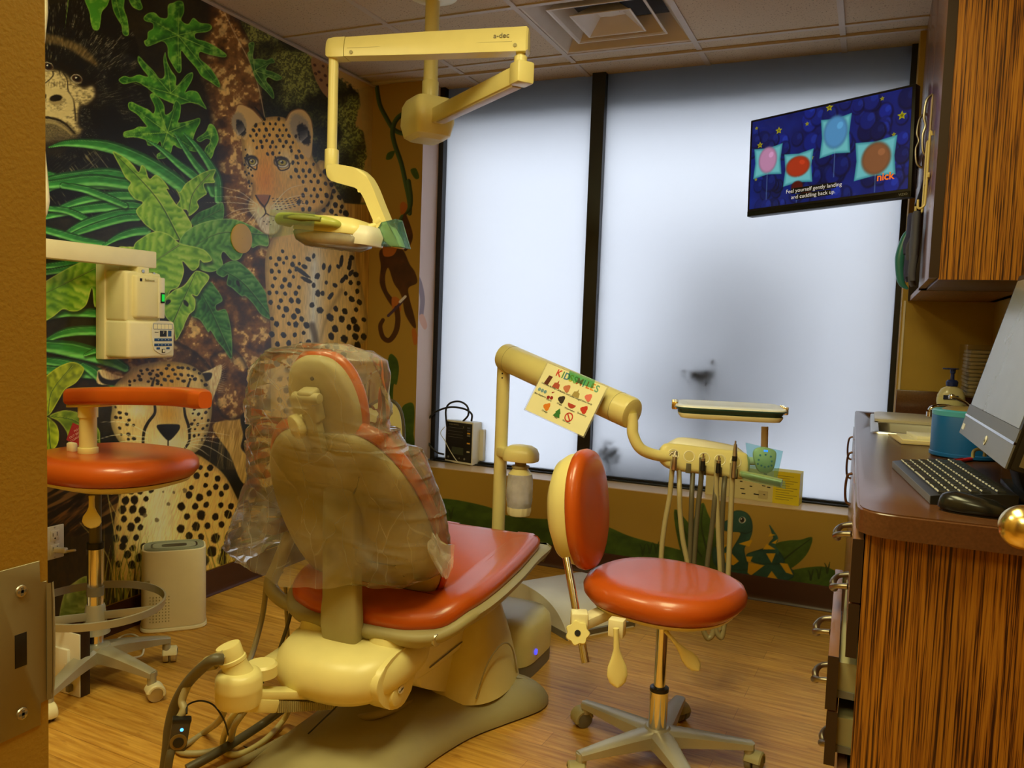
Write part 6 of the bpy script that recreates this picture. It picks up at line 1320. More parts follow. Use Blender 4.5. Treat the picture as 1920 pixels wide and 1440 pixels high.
obj('exposure_button', box(NB(), fx(2.2545, 1.077, .002), fx(2.2695, 1.092, .005), .002), M_dark, kd); obj('exposure_cap', box(NB(), fx(2.257, 1.0795, .004), fx(2.267, 1.0895, .0065), .001), M_white, kd)
text('maker_lettering', 'Belmont', .013, (xf + .0075, 2.195, 1.342), (0, 1, 0), (0, 0, 1), M_tan, xr); bm = box(NB(), (xf + .006, 2.152, 1.337), (xf + .0072, 2.162, 1.347)); obj('maker_mark', bm, M_dark, xr, flat=True)
text('model_lettering', 'Belmont', .005, fx(2.230, 1.154, .0028), (0, 1, 0), (0, 0, 1), M_ink, kd)
XA = WXL + .115
pA, pB = at(283, 488, x=XA), at(60, 456, x=XA); pB.z = pA.z
bm = NB(); bar(bm, pA, Vector((XA, 1.55, pA.z)), .06, .062, .005); obj('arm', bm, M_xr2, xr)
bm = NB(); box(bm, (WXL + .05, pA.y - .085, pA.z - .075), (XA + .03, pA.y - .035, pA.z - .03), .003); cyl(bm, (XA, pA.y - .05, pA.z - .06), (XA, pA.y - .05, pA.z - .03), .018, seg=18); obj('arm_pivot', bm, M_xr, xr)
bm = NB(); cyl(bm, (XA + .012, pA.y - .065, pA.z - .045), (XA + .034, pA.y - .065, pA.z - .045), .006, seg=12); cyl(bm, (XA + .012, pA.y - .012, pA.z - .05), (XA + .03, pA.y - .012, pA.z - .05), .005, seg=12); obj('pivot_bolt', bm, M_steel, xr)
vx, vy = at(74, 300, y=1.62).x, 1.62
bm = NB(); tube(bm, [(vx, vy, at(74, 20, y=vy).z + .12), (vx, vy, at(74, 20, y=vy).z), (vx - .01, vy, at(74, 180, y=vy).z), (vx, vy, at(74, 375, y=vy).z), (vx - .03, vy, at(74, 420, y=vy).z)], [.02, .024, .010, .026, .012], 16, 8); obj('scissor_arm', bm, M_xr2, xr)
bm = NB(); obox(bm, ((vx + XA) / 2 - .02, 1.60, 1.46), (abs(XA - vx) + .02, .04, .04), None, .005); obj('arm_link', bm, M_xr, xr)
# blank cover disc
bm = NB(); c = Vector((WXL + .004, 2.844, 1.567)); lathe(bm, [(.065, 0), (.065, .004), (.060, .006), (0.001, .0065)], c, (1, 0, 0), 48, False)
tag(obj('cover_plate', bm, mat('tan_cover_plate', S(206, 174, 118), .5)), 'round blank tan cover plate on a green leaf of the mural', 'cover plate')
# outlet with plug
ot = thing('wall_outlet', (WXL + .004, 1.932, .41), 'white duplex wall outlet low on the mural with a plug in its lower socket', 'wall outlet')
obj('cover', box(NB(), (WXL + .004, 1.893, .352), (WXL + .0105, 1.968, .470), .003), M_white, ot)
for z in (.436, .386):
    r = obj('receptacle', box(NB(), (WXL + .010, 1.914, z - .018), (WXL + .013, 1.948, z + .018), .006), M_white, ot)
    bm = NB(); box(bm, (WXL + .0128, 1.922, z - .002), (WXL + .0134, 1.924, z + .010)); box(bm, (WXL + .0128, 1.938, z - .002), (WXL + .0134, 1.940, z + .012)); cyl(bm, (WXL + .0128, 1.931, z - .010), (WXL + .0134, 1.931, z - .010), .003, seg=10); obj('slot', bm, M_dark, r)
bm = NB()
for z in (.464, .358, .411): cyl(bm, (WXL + .010, 1.931, z), (WXL + .0118, 1.931, z), .003, seg=10)
obj('screw', bm, M_steel, ot)
M_cord = mat('white_cord', S(220, 214, 200), .4)
pc = thing('power_cable', (WXL + .03, 1.93, .38), 'white power cord plugged into the outlet on the mural and drooping to the floor', 'power cord')
bm = NB(); obox(bm, (WXL + .035, 1.935, .386), (.045, .022, .018), rotm('Z', .3), .005, 3); obj('plug', bm, M_cord, pc)
bm = NB(); tube(bm, [(WXL + .055, 1.94, .384), (WXL + .075, 1.96, .385), at(118, 1040, y=1.99), at(134, 1072, y=2.02), at(148, 1085, y=2.04), at(152, 1130, y=2.06), F(165, 1195, .01), F(185, 1225, .006), F(215, 1228, .006), F(240, 1222, .006)], .004, 10, 8); obj('cord', bm, M_cord, pc)
bm = NB(); tube(bm, [F(178, 1213, .006), F(190, 1222, .006), F(210, 1215, .008), F(236, 1200, .02), F(246, 1205, .03), F(232, 1222, .006), F(205, 1218, .006), F(225, 1195, .01), F(250, 1190, .035), F(268, 1205, .03), F(266, 1228, .006), F(245, 1233, .006), F(225, 1226, .006), F(180, 1223, .006)], .0035, 8, 8)
tag(obj('power_cable', bm, M_cord), 'coil of white cord lying on the floor under the perforated foot-ring stool', 'power cord')
# red tag
ax = Vector((0, 1, .0)); bm = NB(); cc = Vector((WXL + .005, 2.022, .782)); r = .046
prism(bm, [cc + Vector((0, r * math.cos(t) * .95, r * math.sin(t))) for t in (.35, .35 + math.pi / 2, .35 + math.pi, .35 + 1.5 * math.pi)], (.0015, 0, 0)); rt = thing('wall_sticker', cc, 'small red diamond-shaped sticker with tiny lettering on the mural above the tall stool seat', 'sticker')
obj('backing', bm, mat('red_sticker', S(170, 40, 36), .5), rt, flat=True)
for i, w in enumerate(('PULL', 'OUT BEFORE', 'CLEANING')): text('lettering', w, .011, cc + Vector((.002, .0, .016 - i * .014)), (0, 1, .42), (0, -.42, 1), mat('sticker_lettering', S(226, 170, 150), .6), rt)
# air purifier
q = (at(262, 1180, z=0), at(325, 1190, z=0), at(380, 1167, z=0)); pc_ = Vector((-2.447, 2.352, 0)); ang = math.atan2(2.43 - 2.262, -2.362 + 2.52)
pu = thing('air_purifier', pc_, 'cream rounded upright air purifier with grey vented top standing against the mural', 'air purifier')
ca, sa = math.cos(ang), math.sin(ang)
def pr(a, b, z, e=4.2, n=56): return [(pc_.x + x * ca - y * sa, pc_.y + x * sa + y * ca, z) for x, y in sell(a, b, e, n)]
M_pu = mat('purifier_cream', S(232, 222, 190), .45)
obj('base_ring', loft(NB(), [pr(.118, .080, 0), pr(.122, .084, .006), pr(.120, .082, .014), pr(.112, .074, .018)]), M_pu, pu, 40)
obj('body', loft(NB(), [pr(.116, .078, .018), pr(.118, .080, .024), pr(.116, .079, .30), pr(.115, .078, .316), pr(.110, .073, .318)]), M_pu, pu, 40)
M_pg = mat('sage_grey_plastic', S(150, 156, 138), .45)
obj('top_grille', loft(NB(), [pr(.109, .072, .3175), pr(.109, .072, .3195)]), M_pg, pu)
for k in range(4): obj('vent_ring', loft(NB(), [pr(.106 - k * .006, .069 - k * .006, .3195), pr(.106 - k * .006, .069 - k * .006, .3215), pr(.1035 - k * .006, .0665 - k * .006, .3215), pr(.1035 - k * .006, .0665 - k * .006, .3195)], False), M_pg, pu)
obj('vent_gap', loft(NB(), [pr(.085, .048, .3196), pr(.085, .048, .3203)]), M_dark, pu)
obj('top_plate', loft(NB(), [pr(.079, .042, .3196), pr(.077, .040, .322), pr(.04, .02, .320)]), M_pg, pu, 40)
bm = NB(); nrm = Vector((sa, -ca, 0)); tg = Vector((ca, sa, 0))
obj('badge', obox(NB(), pc_ - tg * .095 + nrm * .0765 + Vector((0, 0, .20)), (.018, .004, .014), fromaxes(tg, nrm, Vector((0, 0, -1))), .0), M_tan, pu)
for i in range(7):
    for j in range(9):
        if i * 7 + j * 3 % 5 >= 0:
            t = -.085 + i * .011; obox(bm, pc_ + tg * t + nrm * (.0785 if t > -.08 else .074) + Vector((0, 0, .045 + j * .012)), (.004, .004, .005), fromaxes(tg, nrm, Vector((0, 0, -1))))
obj('air_holes', bm, M_tan, pu)
# half-open drawer of a low cabinet beside the doorway
dr = thing('low_cabinet', (-2.45, 1.6, 0), 'low white cabinet by the doorway with its dark-edged door standing open', 'cabinet')
obj('carcass', box(NB(), (WXL + .006, 1.42, .0), (-2.53, 1.75, .21), .002), M_white, dr)
bm = box(NB(), (-2.525, 1.752, .002), (-2.2195, 1.757, .205), .001); d1 = obj('door', bm, M_white, dr)
obj('door_front', box(NB(), (-2.53, 1.757, .0), (-2.218, 1.790, .212), .001), M_dkbrown, d1)
bm = box(NB(), (-2.34, 1.7425, .045), (-2.262, 1.7525, .15), .001); box(bm, (-2.272, 1.7410, .10), (-2.268, 1.7430, .106)); obj('hinge_plate', bm, M_white, d1); obj('catch', box(NB(), (-2.262, 1.735, .018), (-2.246, 1.752, .04), .003), M_grey, d1)
# ------------------------------------------------------------------ right stool with backrest
st = thing('operator_stool', (-.49, 2.24, 0), 'round orange-red stool with oval backrest in front of the delivery unit hoses', 'stool')
cx, cy = -.487, 2.24
SE = lambda a, b, z, e=2.35: [(cx + x * math.cos(-.25) - y * math.sin(-.25), cy + x * math.sin(-.25) + y * math.cos(-.25), z) for x, y in sell(a, b, e, 56)]
obj('seat', loft(NB(), [SE(.180, .17, .462), SE(.206, .193, .468), SE(.220, .206, .486), SE(.222, .207, .503), SE(.212, .198, .524), SE(.190, .178, .535), SE(.15, .14, .538), SE(.08, .07, .533)]), M_red, st, 70)
obj('seat_pan', loft(NB(), [SE(.12, .11, .432), SE(.155, .14, .436), SE(.192, .178, .452), SE(.199, .187, .462), SE(.19, .175, .465)]), M_cream, st, 50)
obj('mechanism', obox(NB(), (cx - .01, cy, .428), (.24, .07, .028), rotm('Z', -.1), .006), M_cream2, st)
bm = NB(); cyl(bm, (cx, cy, .43), (cx, cy, .205), .0165, seg=24); obj('gas_rod', bm, M_chrome, st)
bm = NB(); cyl(bm, (cx, cy, .215), (cx, cy, .07), .0262, seg=28); obj('column_sleeve', bm, M_chrome, st); bm = NB(); lathe(bm, [(.0268, 0), (.0268, .010), (.018, .014)], (cx, cy, .205), seg=24); obj('column_collar', bm, M_dark, st)
def star_leg(bm, c, ang, R, zt, zr, w0=.036, w1=.017, h0=.045, h1=.018):
    d = Vector((math.cos(ang), math.sin(ang), 0)); a = Vector((-d.y, d.x, 0)); rings = []
    for k in range(9):
        t = k / 8; r = .015 + (R - .015) * t; z = zt + (zr - zt) * (t ** 1.4) ; w = w0 + (w1 - w0) * t; h = h0 + (h1 - h0) * t
        p = V3(c) + d * r; rings.append([p + a * x + Vector((0, 0, z + y)) for x, y in ((-w, -h), (-w * .96, -h * .2), (-w * .6, 0), (w * .6, 0), (w * .96, -h * .2), (w, -h))])
    loft(bm, rings)
    e = V3(c) + d * (R - .008); cyl(bm, e + Vector((0, 0, zr - .003)), e + Vector((0, 0, .045)), w1 * .85, seg=16)
    return bm
angs = [math.radians(a) for a in (160, 232, 304, 16, 88)]; tips = []
for a in angs:
    obj('leg', star_leg(NB(), (cx, cy, 0), a, .265, .098, .082), M_alu, st, 40); tips.append(((cx + .272 * math.cos(a) , cy + .272 * math.sin(a)), a + 1.1))
bm = NB(); lathe(bm, [(.045, .045), (.050, .06), (.044, .092), (.032, .102)], (cx, cy, 0), seg=28); obj('hub', bm, M_alu, st)
caster_set(st, tips, M_grey, M_tan)
# levers
def paddle(name, p0, p1, w, parent, roll=0.0):
    p0, p1 = V3(p0), V3(p1); d = (p1 - p0).normalized(); fw = Vector((.40, -.9, 0)); fw = (fw - d * fw.dot(d)).normalized(); s_ = d.cross(fw); L = (p1 - p0).length; rings = []
    for t, k in ((0, .30), (.12, .26), (.35, .30), (.5, .55), (.65, .9), (.8, 1.0), (.92, .80), (.98, .45), (1.0, .15)):
        c = p0 + d * (L * t); hw = w * k; th = .006 if t > .4 else .008
        rings.append([c + s_ * hw * math.cos(q) + fw * th * math.sin(q) for q in np.linspace(0, 2 * math.pi, 17)[:-1]])
    return obj(name, loft(NB(), rings), M_cream, parent, 60)
D_ = 2.05
paddle('height_lever', dp(1155, 1178, D_), dp(1158, 1288, D_), .026, st)
paddle('tilt_lever', dp(1247, 1182, D_ + .1), dp(1310, 1256, D_ + .1), .020, st)
bm = NB(); obox(bm, dp(1157, 1176, D_ + .03), (.04, .03, .045), None, .003); obj('lever_clamp', bm, M_cream2, st)
# backrest post and knob
k0, k1 = dp(1062, 1046, 2.22), dp(1098, 1243, 2.12)
bm = NB(); cyl(bm, k0, k1, .0105, seg=20); obj('back_post', bm, M_chrome, st)
kn = dp(1083, 1187, 2.12); vd = (kn - Vector(CP)).normalized(); Rk = fromaxes(*frame_of(-vd))
bm = NB(); rr = []
for z, k in ((-.012, .9), (-.008, 1.0), (.008, 1.0), (.012, .92)):
    rr.append([kn - vd * z + (Rk.col[0] * math.cos(t) + Rk.col[1] * math.sin(t)) * (.030 * k * (1 + .09 * math.cos(7 * t))) for t in np.linspace(0, 2 * math.pi, 57)[:-1]])
loft(bm, rr); kb_ = obj('tension_knob', bm, M_cream, st, 30)
bm = NB(); cyl(bm, kn - vd * .0115, kn - vd * .0135, .008, seg=20); obj('knob_recess', bm, M_dark, kb_)
bm = NB(); obox(bm, dp(1086, 1163, 2.15), (.045, .045, .05), rotm('Z', .4), .006); bar(bm, dp(1086, 1170, 2.16), (cx - .12, cy, .432), .045, .03, .006); obj('back_bracket', bm, M_cream2, st)
# backrest pad
pc_ = Vector((-.732, 2.21, .705)); n_ = Vector((1.0, -.04, .10)).normalized(); zz = Vector((.09, 0, 1)); zz = (zz - n_ * zz.dot(n_)).normalized(); yy = zz.cross(n_)
def pad(a, b, h, e=2.2, cz=0): return [pc_ + yy * x + zz * (y + cz) + n_ * (h + .10 * (x ** 2) * 1.2) for x, y in [(x_ , y_ ) for x_, y_ in sell(a, b, e, 48)]]
obj('back_shell', loft(NB(), [pad(.04, .05, -.078), pad(.085, .10, -.072), pad(.118, .142, -.052), pad(.130, .158, -.025), pad(.133, .162, .0)]), M_cream, st, 70)
obj('back_cushion', loft(NB(), [pad(.132, .162, .0), pad(.139, .170, .004), pad(.142, .173, .018), pad(.136, .167, .034), pad(.115, .145, .042), pad(.06, .08, .040)]), M_red, st, 70)
# ------------------------------------------------------------------ left assistant stool with curved arm and foot ring
s2 = thing('assistant_stool', (-2.27, 1.845, 0), 'tall orange-red stool with curved body-support arm and foot ring beside the mural', 'stool')
cx, cy = -2.262, 1.845
SE2 = lambda a, b, z, dx=.075: [(cx + dx + x, cy + .01 + y, z) for x, y in sell(a, b, 2.4, 52)]
obj('seat', loft(NB(), [SE2(.20, .18, .70), SE2(.235, .215, .706), SE2(.252, .228, .728), SE2(.250, .226, .752), SE2(.232, .21, .772), SE2(.19, .17, .780), SE2(.10, .09, .776)]), M_red, s2, 70)
obj('seat_pan', loft(NB(), [SE2(.10, .09, .668), SE2(.17, .15, .674), SE2(.225, .20, .692), SE2(.23, .205, .702)]), M_cream, s2, 50)
obj('mechanism', obox(NB(), (cx + .02, cy, .665), (.20, .08, .03), None, .008), M_cream2, s2)
bm = NB(); cyl(bm, (cx, cy, .665), (cx, cy, .46), .0185, seg=24); obj('gas_rod', bm, M_hosed, s2)
bm = NB(); cyl(bm, (cx, cy, .47), (cx, cy, .13), .0245, seg=26); cs = obj('column_sleeve', bm, M_chrome, s2)
bm = NB(); cyl(bm, (cx, cy, .33), (cx, cy, .30), .0262, seg=26); obj('sleeve_ring', bm, M_grey, cs)
bm = NB(); cyl(bm, (cx, cy, .455), (cx, cy, .475), .0262, seg=26); obj('sleeve_collar', bm, M_dark, cs)
tips = []
for a in [math.radians(q) for q in (2, 74, 146, 218, 290)]:
    obj('leg', star_leg(NB(), (cx, cy, 0), a, .25, .135, .092, .032, .016, .05, .02), M_alu, s2, 40); tips.append(((cx + .255 * math.cos(a), cy + .255 * math.sin(a)), a + 1.0))
caster_set(s2, tips, M_steel, M_cream2, .026)
rz = .268; bm = NB(); R_ = .208; n = 64
loft(bm, [[(cx + (R_ + dr) * math.cos(2 * math.pi * i / n), cy + (R_ + dr) * math.sin(2 * math.pi * i / n), rz + dz) for dr, dz in ((-.003, -.012), (.003, -.012), (.006, .012), (.0, .013))] for i in range(n)], False, True); obj('foot_ring', bm, M_alu, s2)
for a in (20, 140, 260):
    a = math.radians(a); d = Vector((math.cos(a), math.sin(a), 0)); bm = NB(); bar(bm, Vector((cx, cy, rz - .035)) + d * .02, Vector((cx, cy, rz - .004)) + d * R_, .008, .026, .002); obj('ring_spoke', bm, M_alu, s2)
bm = NB(); lathe(bm, [(.045, .175), (.036, .20), (.030, .262), (.027, .27)], (cx, cy, 0), seg=26); obj('ring_hub', bm, M_alu, s2)
bm = NB(); lathe(bm, [(.05, .08), (.052, .10), (.044, .135), (.03, .142)], (cx, cy, 0), seg=26); obj('hub', bm, M_alu, s2)
paddle('height_lever', at(172, 930, y=1.73), at(172, 990, y=1.73), .030, s2)
bx, by = at(165, 790, y=1.80).x, 1.80
bm = NB(); cyl(bm, (bx, by, .79), (bx, by, .90), .0255, seg=26); cyl(bm, (bx, by, .775), (bx, by, .795), .030, seg=26, bev=.002); obj('arm_post_lower', bm, M_cream, s2)
bm = NB(); cyl(bm, (bx, by, .89), (bx, by, .945), .029, seg=26); obj('arm_post_upper', bm, M_cream, s2)
bm = NB(); obox(bm, (bx - .06, by - .01, .79), (.03, .02, .03), None, .005); obj('arm_clamp', bm, M_cream2, s2)
AY = [at(128, 744, y=1.80), at(150, 743, y=1.79), at(200, 742, y=1.76), at(260, 742, y=1.76), at(320, 743, y=1.74), at(360, 746, y=1.70), at(385, 750, y=1.65)]
bm = NB(); Pp = crom([a + Vector((0, 0, 0)) for a in AY], 8); k = len(Pp); rings = []
for i, p in enumerate(Pp):
    d = (Pp[min(i + 1, k - 1)] - Pp[max(i - 1, 0)]).normalized(); s_ = Vector((0, 0, 1)).cross(d).normalized(); e_ = min(i, k - 1 - i); f = min(1.0, .55 + e_ * .12)
    rings.append([p + s_ * x * f + Vector((0, 0, y * (f * .4 + .6))) for x, y in sell(.032, .0275, 3.4, 24)])
loft(bm, rings); obj('support_arm', bm, M_red, s2, 60)
bm = NB(); bar(bm, at(135, 761, y=1.80), at(200, 760, y=1.77), .04, .008, .002); obj('arm_plate', bm, M_cream, s2)
# ------------------------------------------------------------------ base cabinets, counter, wall cabinets on the right
def fxx(y): return .014 - .0165 * (y - 1.67)       # front line of the run, very slightly askew
def ppr(x0, y0, z0, x1, y1, z1, bev=.001):        # box whose front follows that line: x measured from the line
    return prism(NB(), [(fxx(y0) + x0, y0, z0), (fxx(y1) + x0, y1, z0), (fxx(y1) + x1 if x1 < .3 else XR - .003, y1, z0), (fxx(y0) + x1 if x1 < .3 else XR - .003, y0, z0)], (0, 0, z1 - z0), bev)
def pull(y, x, z, w=.10, ang=0, out=.032, m=None, drop=.012):
    """scalloped bow handle bulging towards the room"""
    pts = [(x, y - w / 2, z + drop), (x - out * .7, y - w * .42, z + drop * .6), (x - out, y - w * .2, z - drop * .2), (x - out * .86, y, z - drop * .9), (x - out, y + w * .2, z - drop * .2), (x - out * .7, y + w * .42, z + drop * .6), (x, y + w / 2, z + drop)]
    return tube(NB(), pts, [.007, .006, .008, .007, .008, .006, .007], 12, 6)
M_pull = mat('pewter_pull', (.34, .30, .24), .3, metal=1.0)
b1 = thing('drawer_cabinet', (.2, 1.95, 0), 'zebrawood base cabinet with a stack of drawers at the near end of the counter', 'cabinet')
obj('side_panel', box(NB(), (.0155, 1.655, .0), (XR - .004, 1.675, .862), .001), M_zebra, b1, flat=True)
obj('carcass', ppr(.002, 1.677, .08, .5, 2.30, .862), M_dkbrown, b1)
zs = [(.845, .723, 0), (.719, .615, 0), (.611, .505, .030), (.501, .395, .026), (.391, .095, .002)]
for i, (zt, zb, o) in enumerate(zs):
    d_ = obj('drawer', ppr(-.020 - o, 1.657, zb, -.001 - o, 2.295, zt), M_lam, b1)
    obj('edge_band', box(NB(), (fxx(1.657) - .0205 - o, 1.6545, zb), (fxx(1.657) - .0005 - o, 1.6568, zt)), M_dkbrown, d_, flat=True)
    obj('handle', pull(1.96, fxx(1.96) - .020 - o, (zt + zb) / 2 + (0.06 if i == 4 else 0)), M_pull, d_)
    if o: obj('drawer_box', box(NB(), (fxx(1.67) - .001 - o, 1.685, zb + .015), (fxx(1.67) + .002, 2.28, zt - .02)), M_tan, d_); obj('runner', box(NB(), (fxx(1.67) - .004 - o, 1.682, zb + .016), (fxx(1.67) - .0, 1.6845, zb + .03)), M_grey, d_)
b2 = thing('sink_cabinet', (.2, 3.0, 0), 'brown laminate base cabinet with doors beneath the sink', 'cabinet')
obj('carcass', ppr(.002, 2.305, .08, .5, WYB - .002, .72), M_dkbrown, b2)
obj('toe_kick', ppr(.03, 2.305, 0, .05, WYB - .002, .08), M_dkbrown, b2)
for i in range(3):
    y0, y1 = 2.307 + i * .514, 2.307 + (i + 1) * .514 - .004; d_ = obj('door', ppr(-.020, y0, .09, -.001, y1, .838), M_lam, b2)
    bm = NB(); yh = y1 - .06; x = fxx(yh) - .020; tube(bm, [(x, yh, .80), (x - .014, yh, .79), (x - .018, yh, .75), (x - .014, yh, .71), (x, yh, .70)], .004, 10); obj('handle', bm, mat('dark_bronze_pull', (.16, .08, .05), .3, metal=.8), d_)
obj('toe_kick', ppr(.03, 1.68, 0, .05, 2.30, .08), M_dkbrown, b1)
# countertop with rounded near corner and sink cut-out
ct = thing('countertop', (.2, 2.7, .86), 'speckled brown countertop with a rounded near corner along the right wall', 'countertop')
SX0, SX1, SY0, SY1 = .035, .385, 3.00, 3.70
outl = [(-.040, WYB - .002)] + [(-.003 - .017 * (y - 1.68), y) for y in (3.4, 3.0, 2.5, 2.0, 1.72)] + [(-.002, 1.675), (.004, 1.648), (.018, 1.628), (.040, 1.616), (.07, 1.612), (.14, 1.612), (XR - .003, 1.612), (XR - .003, WYB - .002)]
def ring_with_hole():
    bm = NB()
    o = [bm.verts.new((x, y, .862)) for x, y in outl]
    f = bm.faces.new(o)
    r = bmesh.ops.extrude_face_region(bm, geom=[f]); v = [g for g in r['geom'] if isinstance(g, bmesh.types.BMVert)]
    bmesh.ops.translate(bm, vec=(0, 0, .046), verts=v)
    bmesh.ops.bevel(bm, geom=[e for e in bm.edges if all(abs(q.co.z - .908) < 1e-5 for q in e.verts)], offset=.004, segments=3, affect='EDGES', clamp_overlap=True)
    return bm
cto = obj('worktop', ring_with_hole(), M_counter, ct, 30)
cut = obj('cutter', box(NB(), (SX0, SY0, .80), (SX1, SY1, 1.0)), M_counter, ct)
md = cto.modifiers.new('sink_opening', 'BOOLEAN'); md.operation = 'DIFFERENCE'; md.object = cut; md.solver = 'EXACT'
bpy.context.view_layer.update(); dg = bpy.context.evaluated_depsgraph_get(); me2 = bpy.data.meshes.new_from_object(cto.evaluated_get(dg)); cto.modifiers.clear(); cto.data = me2; bpy.data.objects.remove(cut)
obj('backsplash', box(NB(), (.118, WYB - .022, .908), (XR - .004, WYB - .003, 1.012), .002), M_counter, ct)
obj('backsplash', box(NB(), (XR - .022, 1.70, .908), (XR - .004, WYB - .024, 1.012), .002), M_counter, ct)
sk = thing('sink', (.21, 3.35, .9), 'stainless steel double sink set into the brown countertop', 'sink')
def rectring(x0, y0, x1, y1, z, r=.03, n=6):
    out = []
    for cx_, cy_, a0 in ((x1 - r, y1 - r, 0), (x0 + r, y1 - r, 90), (x0 + r, y0 + r, 180), (x1 - r, y0 + r, 270)):
        for k in range(n + 1): a = math.radians(a0 + 90 * k / n); out.append((cx_ + r * math.cos(a), cy_ + r * math.sin(a), z))
    return out
def basin(y0, y1, dpt):
    return loft(NB(), [rectring(SX0 + .012, y0, SX1 - .05, y1, .9125, .04), rectring(SX0 + .016, y0 + .004, SX1 - .054, y1 - .004, .905, .04), rectring(SX0 + .022, y0 + .012, SX1 - .06, y1 - .012, .908 - dpt, .045), rectring(.19, (y0 + y1) / 2 - .05, .24, (y0 + y1) / 2 + .05, .906 - dpt, .02)], True)
bm = NB(); rim = [rectring(SX0 - .014, SY0 - .014, SX1 + .014, SY1 + .014, .908, .03), rectring(SX0 - .012, SY0 - .012, SX1 + .012, SY1 + .012, .9125, .03), rectring(SX0 + .0, SY0 + .0, SX1 + .0, SY1 + .0, .9125, .03)]
loft(bm, rim, False)
for a, b in (((SX0, SY0), (SX0 + .012, SY1)), ((SX1 - .05, SY0), (SX1, SY1)), ((SX0, SY0), (SX1, SY0 + .015)), ((SX0, 3.335), (SX1, 3.365)), ((SX0, SY1 - .015), (SX1, SY1))): box(bm, (a[0], a[1], .9105), (b[0], b[1], .9125))
obj('rim', bm, M_steel, sk); 
def openbasin(y0, y1, dpt):
    bm = basin(y0, y1, dpt); top = max(bm.faces, key=lambda f: f.calc_center_median().z); bm.faces.remove(top); return bm
M_bas = mat('shaded_steel_basin', (.34, .32, .27), .4, metal=.9); obj('basin', openbasin(3.015, 3.335, .15), M_bas, sk); obj('basin', openbasin(3.365, 3.685, .15), M_bas, sk)  # basin steel darker than the rim: the dim interior is put into its colour
cb_ = obj('basin_cover', loft(NB(), [rectring(SX0 + .0, 3.36, SX1 - .04, 3.70, .9130, .03), rectring(SX0 + .0, 3.36, SX1 - .04, 3.70, .922, .03), rectring(SX0 + .008, 3.368, SX1 - .048, 3.692, .925, .03)]), mat('cream_sink_cover', S(216, 204, 176), .3), None)
tag(cb_, 'flat cream board covering the far basin of the sink', 'sink cover')
fa = thing('faucet', (.34, 3.32, .91), 'chrome faucet with low curved spout and lever handle behind the blue tub', 'faucet')
bm = NB(); fb = Vector((.362, 3.30, .913)); cyl(bm, fb, fb + Vector((0, 0, .055)), .022, .018, 22, bev=.003); obj('body', bm, M_chrome, fa)
bm = NB(); tube(bm, [fb + Vector((-.01, 0, .04)), at(1792, 768, y=3.27), at(1770, 762, y=3.22), at(1750, 764, y=3.18), at(1744, 770, y=3.18)], [.011, .010, .009, .009, .010], 14); e = at(1744, 772, y=3.18); cyl(bm, e, e + Vector((0, 0, -.016)), .012, seg=16); obj('spout', bm, M_chrome, fa)
bm = NB(); tube(bm, [fb + Vector((0, 0, .05)), at(1812, 758, y=3.25), at(1800, 750, y=3.22), at(1786, 744, y=3.20)], [.012, .007, .006, .006], 12); e = at(1785, 743, y=3.2); lathe(bm, [(.004, -.012), (.010, -.008), (.011, 0), (.008, .006), (.003, .008)], e, seg=14); lathe(bm, [(.01, -.02), (.019, -.01), (.018, .012), (.006, .02)], fb + Vector((-.005, -.01, .06)), seg=20); obj('lever', bm, M_chrome, fa)
# ---- wall cabinets
u1 = thing('wall_cabinet', (.3, 2.8, 1.4), 'tall zebrawood wall cabinet nearest to the camera, on the right wall', 'cabinet')
UX = .157; UZ = 1.39
obj('carcass', box(NB(), (UX + .004, 2.503, UZ), (XR - .004, 3.02, ROOM_H - .003), .001), mat('walnut_underside', S(104, 74, 48), .45, var=.15, vscale=30), u1)
obj('end_panel', box(NB(), (UX + .002, 2.488, UZ), (XR - .004, 2.503, ROOM_H - .003), .0005), M_zebra, u1, flat=True)
d_ = obj('door', box(NB(), (UX - .020, 2.488, UZ + .005), (UX + .001, 3.02, ROOM_H - .01), .001), M_lam, u1)
obj('edge_band', box(NB(), (UX - .0215, 2.4865, UZ + .005), (UX + .003, 2.4885, ROOM_H - .01)), M_dkbrown, d_, flat=True)
bm = NB(); tube(bm, [(UX - .02, 3.0, 2.02), (UX - .036, 3.0, 2.0), (UX - .040, 3.0, 1.95), (UX - .034, 3.0, 1.92), (UX - .040, 3.0, 1.89), (UX - .036, 3.0, 1.84), (UX - .02, 3.0, 1.82)], .0045, 10); obj('handle', bm, M_pull, d_)
u2 = thing('wall_cabinet', (.3, 3.4, 1.4), 'farther wall cabinet with an open cubby below its doors, next to the window', 'cabinet')
obj('carcass', box(NB(), (UX + .004, 3.023, 1.83), (XR - .004, WYB - .003, ROOM_H - .003), .001), M_lam, u2)
for y0, y1 in ((3.023, 3.43), (3.434, WYB - .004)): 
    d_ = obj('door', box(NB(), (UX - .020, y0, 1.80), (UX + .001, y1, ROOM_H - .01), .001), M_lam, u2)
bm = NB(); tube(bm, [(UX - .02, 3.40, 2.06), (UX - .038, 3.40, 2.04), (UX - .044, 3.40, 1.99), (UX - .036, 3.40, 1.96), (UX - .044, 3.4, 1.93), (UX - .038, 3.40, 1.88), (UX - .02, 3.40, 1.86)], .0045, 10); obj('handle', bm, M_pull, u2)
obj('cubby', box(box(NB(), (UX - .012, 3.023, UZ), (XR - .004, WYB - .003, UZ + .02)), (XR - .03, 3.023, UZ), (XR - .004, WYB - .003, 1.83)), M_zebra, u2, flat=True)
obj('cubby_frame', box(box(box(NB(), (UX - .02, WYB - .024, UZ), (UX + .1, WYB - .003, 1.80)), (UX - .02, 3.023, 1.785), (UX + .02, WYB - .003, 1.80)), (UX - .019, 3.023, UZ), (UX + .28, 3.04, 1.785)), M_dkbrown, u2, flat=True)
